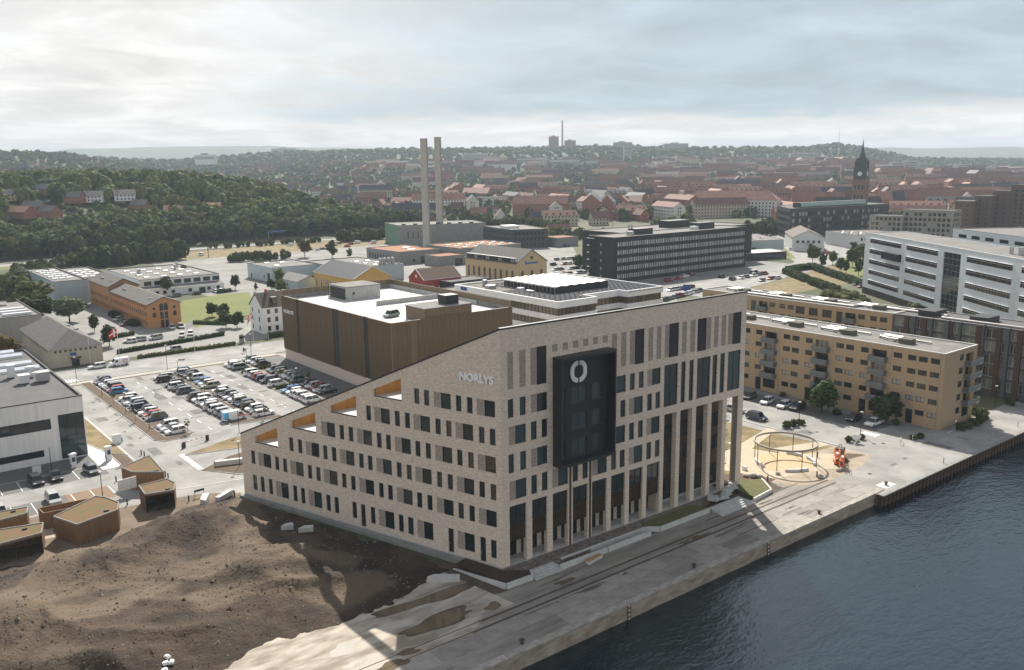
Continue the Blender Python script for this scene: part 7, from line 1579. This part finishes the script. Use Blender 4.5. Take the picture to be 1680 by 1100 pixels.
def mass(name, lbl, pts, cat, seed, mats=None, nq=26, ls=.17):
    """many far trees merged: rough leafy lumps"""
    r = random.Random(seed); ms = mats or M_LEAF[:3]; protos = []
    for v in range(7):
        q = []
        for k in range(nq):
            d = Vector((r.gauss(0,1), r.gauss(0,1), r.gauss(0,.9)+.35)).normalized(); p = Vector((d.x*.42, d.y*.42, .52+d.z*.44))*1.0; n = (d+Vector((r.uniform(-.5,.5),r.uniform(-.5,.5),r.uniform(-.2,.6)))).normalized()
            a = n.orthogonal().normalized(); b_ = n.cross(a); t_ = r.uniform(0,6.28); u, w_ = a*cos(t_)+b_*sin(t_), b_*cos(t_)-a*sin(t_); s = ls*r.uniform(.7,1.3); q.append([p-u*s-w_*s*.7, p+u*s-w_*s, p+u*s*.8+w_*s, p-u*s+w_*s*.8])
        for a in range(6):
            a0, a1 = 2*pi*a/6, 2*pi*(a+1)/6; q.append([Vector((.30*cos(a0),.30*sin(a0),.1)),Vector((.30*cos(a1),.30*sin(a1),.1)),Vector((.26*cos(a1),.26*sin(a1),.72)),Vector((.26*cos(a0),.26*sin(a0),.72))])
        protos.append(q)
    V, Fc, Mi = [], [], []
    for (x, y, z, h, w_) in pts:
        q = protos[r.randrange(7)]; a = r.uniform(0,6.28); ca, sa = cos(a)*w_, sin(a)*w_; mi = r.choices(range(len(ms)), [4,3,3,3,1][:len(ms)])[0]
        for f in q:
            b0 = len(V); V.extend([(x+p.x*ca-p.y*sa, y+p.x*sa+p.y*ca, z+p.z*h) for p in f]); Fc.append((b0,b0+1,b0+2,b0+3)); Mi.append(mi)
    me = bpy.data.meshes.new(name); me.from_pydata(V, [], Fc)
    for m_ in ms: me.materials.append(m_)
    me.polygons.foreach_set('material_index', Mi); me.update(); return tag(obj(name, me), lbl, cat, None, 'stuff')
pts = []
for j, x, y in spots[300:]: pts.append((x, y, hgt(x,y), fr.uniform(10,16), fr.uniform(9,13)))
y = 560
while y < 960:
    x = -140
    while x < 380:
        xx, yy = x+fr.uniform(-3,3), y+fr.uniform(-3,3); p = px_of(xx, yy, 30)
        lim = 300-.25*(yy-560)
        low_ = seen_house(xx, yy)
        if -40 < p[0] < 700 and xx < lim and fr.random() < (.8 if low_ else .9): pts.append((xx, yy, hgt(xx,yy), *( (fr.uniform(2.5,5), fr.uniform(4,8)) if low_ else (fr.uniform(7,18), fr.uniform(7,17)) )))
        x += 8.5
    y += 8.5
mass('forest', 'wooded hillside behind the front trees, left of the chimneys', pts, 'forest', 5, [M_LEAF[0],M_LEAF[1],M_LEAF[2],M_LEAF[4]], 90, .095)
# tree belts along the highway and between yards
pts = []
def belt(px0, py0, px1, py1, n, h, dep=6):
    for k in range(n):
        t_ = fr.random(); p = at(px0+(px1-px0)*t_, py0+(py1-py0)*t_); x, y = p.x+fr.uniform(-dep,dep), p.y+fr.uniform(-dep,dep); pts.append((x, y, hgt(x,y), h*fr.uniform(.7,1.2), h*fr.uniform(.7,1.0)))
belt(155,438,290,425,60,10,7); belt(20,455,150,432,50,6); belt(0,500,60,470,40,9,9); belt(0,545,40,520,12,8,5); belt(360,408,520,398,30,4); belt(560,398,640,392,34,8,5); belt(800,372,930,378,60,8,8); belt(780,366,840,366,14,7); belt(895,388,990,395,26,7,7); belt(940,440,1010,410,30,6,8); belt(1225,390,1275,382,20,10,6); belt(1175,412,1240,420,12,3,5); belt(1110,430,1200,415,20,4,5); belt(380,430,470,425,25,5,5); belt(1165,440,1230,415,25,4,5)
mass('tree_belt', 'belts of trees and bushes along the highway and between the yards', pts, 'trees', 6, M_LEAF[:3], 60, .12)
# ---------------------------------------------------------------- the town
def pxhouse(name, label, px0, px1, pyb, W, h, rh, wall, roof, rows=None, pitch=2.6, ww=1.2, hip=0.0, base=0.0, skew=0.0, gable=False, chim=0, fm=None, group=None):
    """ridged house seen between two photo columns; gable=True turns its gable to the camera"""
    a, c = at(px0, pyb, base), at(px1, pyb+skew, base); d = Vector((c.x-a.x, c.y-a.y)); L = d.length; d /= L; n = Vector((-d.y, d.x)); ang = atan2(d.y, d.x)
    if gable: cx, cy, rz, LL, WW = (a.x+c.x)/2+n.x*W/2, (a.y+c.y)/2+n.y*W/2, ang+pi/2, W, L; key = 'W'
    else: cx, cy, rz, LL, WW = (a.x+c.x)/2+n.x*W/2, (a.y+c.y)/2+n.y*W/2, ang, L, W; key = 'S'
    sp_ = {}
    if rows: sp_ = {key: gridspec(L, rows, pitch, ww)}; sp_['S' if gable else 'W'] = gridspec(LL if gable else WW, rows, pitch, ww)
    return house(name, label, 'house' if name == 'house' else 'building', cx, cy, rz, LL, WW, h, rh, wall, roof, .4, sp_, hip, base, group, chim, -.04, fm)
R4 = [(1.2+3*k,2.8+3*k) for k in range(4)]; R5_ = [(1.2+3*k,2.8+3*k) for k in range(5)]; WF = M_WHITE
pxhouse('mansard_building', 'long white building with dark red mansard roof behind the black office', 1122, 1273, 356, 18, 17, 8, mat('off_white', (.62,.62,.60), .8, (.56,.56,.54), .2), M_TILE, R5_, 3.2, 1.4, 9, skew=3)
e, F, ro = pxhouse('mansard_building', 'white side wing of the long mansard building at its left end', 1110, 1124, 352, 40, 16, 8, mat('off_white', (0,0,0)), M_TILE, R5_, 3.2, 1.4, 7)
pxhouse('brick_block', 'brick apartment house with red gable end right of the white flats', 841, 930, 363, 18, 16, 7, M_RBRICK, M_TILE, R5_, 3.4, 1.3, chim=2, fm=WF)
pxhouse('brick_block', 'red brick building with its gable to the viewer and dark roof', 955, 985, 362, 40, 17, 7, M_RBRICK, M_SLATE, R5_, 4, 1.0, gable=True, fm=WF)
pxhouse('brick_block', 'right gabled part of the red brick building with white windows', 985, 1006, 360, 30, 16, 6, M_RBRICK, M_SLATE, R5_, 3.2, 1.2, gable=True, fm=WF)
for i, (a, c) in enumerate(((1008,1030),(1031,1052),(1053,1070),(1092,1112))): pxhouse('brick_block', f'narrow red brick gabled house in the row behind the junction, {ORD[i]} from the left', a, c, 352, 24, 13, 6, M_RBRICK, M_TILE, R4, 3.2, 1.2, gable=i % 2 == 0, fm=WF, group='red gabled row')
flats('white modern apartment house with dark windows right of the chimneys', pbox(790,838,348,16,0,-3), 16, mat('off_white', (0,0,0)), [(1.6+3.1*k,3.6+3.1*k) for k in range(5)], None, 3.6, 1.2)
flats('dark glazed apartment tower joined to the white modern flats', pbox(764,790,352,16,0,-1), 17, M_DARK, [(1.4+3.2*k,3.4+3.2*k) for k in range(5)], None, 3, 2.0)
pxhouse('brick_block', 'long red brick block with red roof behind the chimneys', 640, 762, 352, 20, 12, 6, M_RBRICK, M_TILE, R4, 3.2, 1.4, fm=WF)
pxhouse('brick_block', 'red roofed corner house above the dark glazed tower', 758, 800, 338, 26, 16, 7, M_RBRICK, M_TILE, R5_, 3.2, 1.4, fm=WF)
for i, (a, c, w_) in enumerate(((1298,1330,0),(1332,1352,0),(1354,1384,1),(1386,1412,0),(1440,1462,1),(1464,1482,2),(1483,1512,0),(1513,1546,0),(1547,1575,1),(1576,1600,0),(1602,1640,0),(1642,1690,1))):
    pxhouse('town_block', f'red roofed town block behind the dark glass office, {ORD[i]} from the left', a, c, 360-i*.4, 14, 17, 7, M_RBRICK if w_ != 2 else M_SLATE, (M_TILE, M_TILEO, M_SLATE)[w_], R5_, 3, 1.1, group='red roofs behind the glass office', fm=WF, chim=1)
# church tower
x, y = pos(1418, 760); ch = thing('church_tower', 'tall brick church tower with dark stepped copper spire', 'church', (x, y, 0), Rd(15)); M_COP = mat('dark_copper', (.055,.085,.08), .6, (.04,.06,.058), .6)
MB().box(-5.6,-5.6,0,5.6,5.6,36).build('shaft', brickmat('church_brick', (.26,.15,.11), (.2,.115,.09), (.24,.17,.13), var=.2), ch)
for k in range(3):
    for z in (20,28): MB().box(-3.6+3*k,-5.7,z,-2.4+3*k,-5.58,z+3.4).build('sound_opening', M_DARK, ch); MB().box(-5.7,-3.6+3*k,z,-5.58,-2.4+3*k,z+3.4).build('sound_opening', M_DARK, ch)
lv_ = MB().box(-5.0,-5.0,36,5.0,5.0,45).build('belfry', M_COP, ch); MB().box(-5.4,-5.4,45,5.4,5.4,45.8).build('cornice', M_COP, lv_)
for sx_ in (-1,): MB().cyl((sx_*5.02,0,41),(sx_*5.1,0,41),1.9,1.9,20).build('clock_face', M_WHITE, lv_); MB().cyl((0,-5.02,41),(0,-5.1,41),1.9,1.9,20).build('clock_face', M_WHITE, lv_)
l2 = MB().box(-3.8,-3.8,45.8,3.8,3.8,54).build('lantern', M_COP, ch)
for sx_ in (-1,1):
    for sy in (-1,1): MB().box(sx_*4.2-.5,sy*4.2-.5,45.8,sx_*4.2+.5,sy*4.2+.5,52).build('pinnacle', M_COP, l2)
MB().cyl((0,0,54),(0,0,59),3.2,1.6,8).cyl((0,0,59),(0,0,62),1.2,1.0,8).cyl((0,0,62),(0,0,70),.8,.08,8).build('spire', M_COP, ch)
x, y = pos(1398, 775); house('church_nave', 'long dark roofed church nave left of the church tower', 'church', x, y, atan2(RH.y, RH.x), 56, 16, 12, 9, M_RBRICK, M_SLATE)
# houses on the wooded hillside
for i, ((px_, py, wl, rf_, L), (x, y, z, d)) in enumerate(sorted(zip(HW, HP), key=lambda q: q[0][0])):
    house('house', f'house among the hillside trees, {ORD[i]} from the left', 'house', x, y, atan2(RH.y, RH.x)+rnd.uniform(-.5,.5), L, 10, 5.0, 3.6, wl, rf_, .4, {'S':gridspec(L,[(1,2.4),(3.4,4.6)],2.6,1.3),'W':gridspec(10,[(1,2.4),(4,5)],2.6,1.1)}, base=z+.8, group='hillside houses', fm=WF, chim=1)
# ordinary town houses: nearest 290 singly, the rest as one mass
WALLS = [M_RBRICK, mat('town_cream', (.48,.42,.33), .85, rand=.15), mat('town_white', (.60,.59,.56), .8, rand=.1), mat('town_brown', (.24,.14,.1), .85, rand=.2)]; ROOFS = [M_TILE, M_TILEO, M_SLATE]
HM = {}
def hmesh(L, W, h, rh, wi, ri):
    k = (L, W, h, rh, wi, ri)
    if k not in HM:
        m = MB(); x, y = L/2, W/2
        m.prism([(-x,-y),(x,-y),(x,y),(-x,y)], -3, h, 0)
        for s in (-1,1): m.poly([(s*x,-y*s,h),(s*x,y*s,h),(s*x,0,h+rh)], 0); m.poly([(-x-.4,s*(y+.4),h-.2),(x+.4,s*(y+.4),h-.2),(x+.4,0,h+rh+.15),(-x-.4,0,h+rh+.15)][::-s], 1)
        nw = int(L/3)
        for r_ in range(int(h/3)):
            for q in range(nw):
                u = -x+L*(q+.5)/nw
                for s in (-1,1): m.box(u-.55,s*(y+.03)-.04,1+3*r_,u+.55,s*(y+.03)+.04,2.5+3*r_,2)
            for s in (-1,1): m.box(s*(x+.03)-.04,-1.6,1+3*r_,s*(x+.03)+.04,-.5,2.5+3*r_,2); m.box(s*(x+.03)-.04,.6,1+3*r_,s*(x+.03)+.04,1.7,2.5+3*r_,2)
        if L < 26: m.box(-x*.4-.4,-.4,h+rh*.5,-x*.4+.4,.4,h+rh+1,0)
        else:
            for q in range(int(L/6)): u = -x+3+6*q; m.box(u-.8,-y*.75,h+.3,u+.8,-y*.3,h+2.0,2)
        HM[k] = m
    return HM[k]
tr = random.Random(77); TS = []
avoid = [(x0, y0, r) for (x0, y0, r) in ((*pos(1418,760),24),(*pos(1398,775),34))]
d = 655.0
while d < 2350:
    px_ = -20
    while px_ < 1710:
        big = px_ > 1080 or (px_ > 600 and tr.random() < .3); L = tr.choice((30,42,54)) if big else tr.choice((12,15,20)); W = 12 if big else 9
        h = tr.choice((9,12,12,15)) if big else tr.choice((4.5,6,7.5)); x, y = pos(px_, d+tr.uniform(-12,12)); ok = True
        if px_ < 640 and d < 960: ok = False
        if y < 600 and x < 640 and d < 760 : ok = False
        if d < 800 and (px_ < 880 or 1105 < px_ < 1290): ok = False
        if d < 740: ok = ok and px_ > 1290
        if px_ < 330 and (d < 1050 or tr.random() < .35): ok = False
        if hgt(x, y) > 75 or tr.random() < (.34 if d < 1100 else (.68 if px_ < 1050 else .5)): ok = False
        if any(hypot(x-a, y-b_) < r for a, b_, r in avoid): ok = False
        if ok: TS.append((d, x, y, L, W, h, tr.choice((4,5,6)), tr.choices(range(4), (6,2,2,2))[0] if px_ > 560 else tr.choices(range(4), (3,2,4,2))[0], tr.choices(range(3), (5,3,3.5) if px_ < 1080 else (6,3,1.6))[0], tr.choice((0,0,pi/2,.15))+.35*sin(px_*.006+d*.002)+atan2(RH.y,RH.x)))
        px_ += (L+tr.uniform(2,10))*1463/d
    d += 27 if d < 1300 else 40
TS.sort(); TOWN = {}
nk = {}
for (d, x, y, L, W, h, rh, wi, ri, rz) in sorted(TS[:290], key=lambda q: px_of(q[1], q[2])[0]):
    m = hmesh(L, W, h, rh, wi, ri); k = (L, W, h, rh, wi, ri); i = nk[(wi, ri)] = nk.get((wi, ri), -1)+1
    if k not in TOWN: TOWN[k] = m.mesh('town_house', [WALLS[wi], ROOFS[ri], M_GLASS])
    o = obj('town_house', TOWN[k], None, (x, y, hgt(x, y)), rz); tag(o, f'{("red brick","cream","white","brown")[wi]} town house with {("red tiled","orange tiled","dark slate")[ri]} roof, {nth(i)} of these from the left', 'house', 'nearer town houses')
big = {}
V, Fc, Mi = [], [], []
for (d, x, y, L, W, h, rh, wi, ri, rz) in TS[290:]:
    m = hmesh(L, W, h, rh, wi, ri); b0 = len(V); z = hgt(x, y); c, s = cos(rz), sin(rz); mm = (wi, 4+ri, 7)
    nf = 6+4 if d > 1500 else len(m.f)
    V.extend([(x+p[0]*c-p[1]*s, y+p[0]*s+p[1]*c, z+p[2]) for p in m.v])
    for f, k in zip(m.f[:nf], m.m[:nf]): Fc.append(tuple(b0+i for i in f)); Mi.append(mm[k])
me = bpy.data.meshes.new('far_town'); me.from_pydata(V, [], Fc)
for m_ in WALLS+ROOFS+[M_GLASS]: me.materials.append(m_)
me.polygons.foreach_set('material_index', Mi); me.update(); tag(obj('far_town', me), 'distant sea of red roofs of the town up to the hills', 'town', None, 'stuff')
# trees through the town and over the far hills
pts = []; d = 700.0
while d < 4300:
    px_ = -30; st__ = 13 if d < 1500 else (20 if d < 2500 else 30)
    while px_ < 1720:
        x, y = pos(px_, d+tr.uniform(-st__,st__)); z = hgt(x, y); ok = tr.random() < (.5 if d < 1500 else .7 if d < 2300 else .95)
        if d < 960 and px_ < 640: ok = False
        if d < 800 and (px_ < 1000 or tr.random() < .7): ok = False
        if px_ < 330 and d > 950: ok = tr.random() < .85
        if px_ > 980 and d < 1900 and tr.random() < .25: ok = False
        if ok:
            s_ = 1 if d < 1600 else (1.35 if d < 2600 else 2.2); pts.append((x, y, z-1, tr.uniform(7,13)*s_**.45, tr.uniform(7,11)*s_))
        px_ += st__*1463/d*tr.uniform(.7,1.3)
    d += st__*1.35
mass('far_woodland', 'trees scattered through the town and covering the distant hills', pts, 'woodland', 9, M_LEAF[:3], 24, .2)
# hospital and other big buildings on the skyline
def skyblk(lbl, px0, px1, d, ptop, pbot, m, depth=18):
    x0, y0 = pos(px0, d); x1, y1 = pos(px1, d); L = hypot(x1-x0, y1-y0); yh = lambda p: 277.5-.0119*p
    zt = 52+(yh(px0)-ptop)/1436*d; zb = 52+(yh(px0)-pbot)/1436*d-12; e = thing('tower_block', lbl, 'building', (x0, y0, zb), atan2(y1-y0, x1-x0)); h = zt-zb
    MB().box(0,0,0,L,depth,h).build('wall', m, e); rows_ = max(2, int((h-12)/3.4))
    for k in range(rows_): MB().box(.8,-.12,12+3.4*k,L-.8,-.02,13.6+3.4*k).build('window_row', M_GLASS, e)
    MB().box(L*.3,3,h,L*.6,depth-3,h+3).build('roof_house', M_CONCD, e)
M_FAR = mat('far_render', (.45,.43,.40), .85); M_FARB = mat('far_brick', (.34,.24,.2), .85)
for a in (('tall hospital tower on the skyline, left of the thin chimney',904,920,2900,223,243,M_FARB),('lower hospital tower on the skyline right of the thin chimney',930,948,2900,229,243,M_FARB),('pale slab block on the skyline right of the hospital',1010,1040,2900,232,248,M_FAR),('wide pale slab block on the skyline',1092,1132,2900,234,248,M_FAR),('white tower block below the skyline',1027,1039,2300,238,272,M_FAR),
  ('pale flats on the slope, left of the white tower',852,900,2200,258,270,M_FAR),('pale flats on the slope in the middle',905,955,2200,260,271,M_FAR),('pale flats on the slope below the hospital',960,1000,2200,262,273,M_FAR),('pale flats on the slope right of the white tower',1080,1115,2300,255,268,M_FAR),('row of white houses on the far left hill',450,490,3300,242,248,M_WHITE),('pale blocks on the central hill',1424-660,1424-620,2400,250,262,M_FAR),('white blocks before the right hill, left one',1468,1486,1900,263,276,M_FAR),('white blocks before the right hill, middle one',1489,1508,1900,261,277,M_FAR),('white blocks before the right hill, right one',1512,1526,1900,264,276,M_FAR),('pale flats at the far right, first',1575,1600,1900,266,280,M_FAR),('pale flats at the far right, second',1625,1655,1900,270,280,M_FAR),('long white hall at far left below the hills',324,356,2000,252,259,M_WHITE),('pale flats left of the mast hill',1195,1230,2200,262,270,M_FAR),('pale flats beside the town edge',1230,1262,1700,280,292,M_FAR),('grey flats on the right below the mast hill',1300,1345,2300,249,258,M_FAR)): skyblk(*a)
x, y = pos(926, 2900); e = thing('skyline_chimney', 'thin pale chimney between the hospital towers', 'chimney', (x, y, 92)); MB().cyl((0,0,0),(0,0,96),3.4,2.4,12).build('shaft', M_CHIM, e); MB().cyl((0,0,96),(0,0,98),2.8,2.8,12).build('crown_ring', M_CONCD, e)
x, y = pos(1378, 2900); e = thing('radio_mast', 'slim radio mast on the right hill', 'mast', (x, y, 95)); MB().cyl((0,0,0),(0,0,58),.9,.5,6).build('shaft', M_STEEL, e); MB().cyl((0,0,58),(0,0,66),.4,.2,6).build('antenna', M_STEEL, e)
for i, (px_, d, h) in enumerate(((334,520,26),(157,560,24),(985+25,640,18),(1085,640,16))): x, y = pos(px_, d); e = thing('light_mast', f'thin tall light mast rising before the trees, {ORD[i]} from the left'.replace('first','second') if 0 else ('thin light mast before the forest, right one','thin light mast before the forest, left one','thin light mast behind the black office','thin light mast near the junction')[i], 'mast', (x, y, hgt(x, y))); MB().cyl((0,0,0),(0,0,h),.22,.12,6).build('pole', M_RUST, e); MB().box(-.8,-.2,h,.8,.2,h+.35).build('lamp_bar', M_STEEL, e)
# ---------------------------------------------------------------- air
hz = MB().box(-2600,-2550,-6,11100,11100,240).build('haze', None or mat('_tmp', (1,1,1)))
vm = bpy.data.materials.new('haze_air'); vm.use_nodes = True; t = vm.node_tree; t.nodes.clear()
o = t.nodes.new('ShaderNodeOutputMaterial'); pv = t.nodes.new('ShaderNodeVolumePrincipled'); pv.inputs['Color'].default_value = (.74,.87,1.0,1); pv.inputs['Density'].default_value = 0.000125; pv.inputs['Anisotropy'].default_value = 0.0
t.links.new(pv.outputs[0], o.inputs['Volume']); hz.data.materials.clear(); hz.data.materials.append(vm); tag(hz, 'pale blue air haze over the town and hills', 'haze', None, 'stuff')
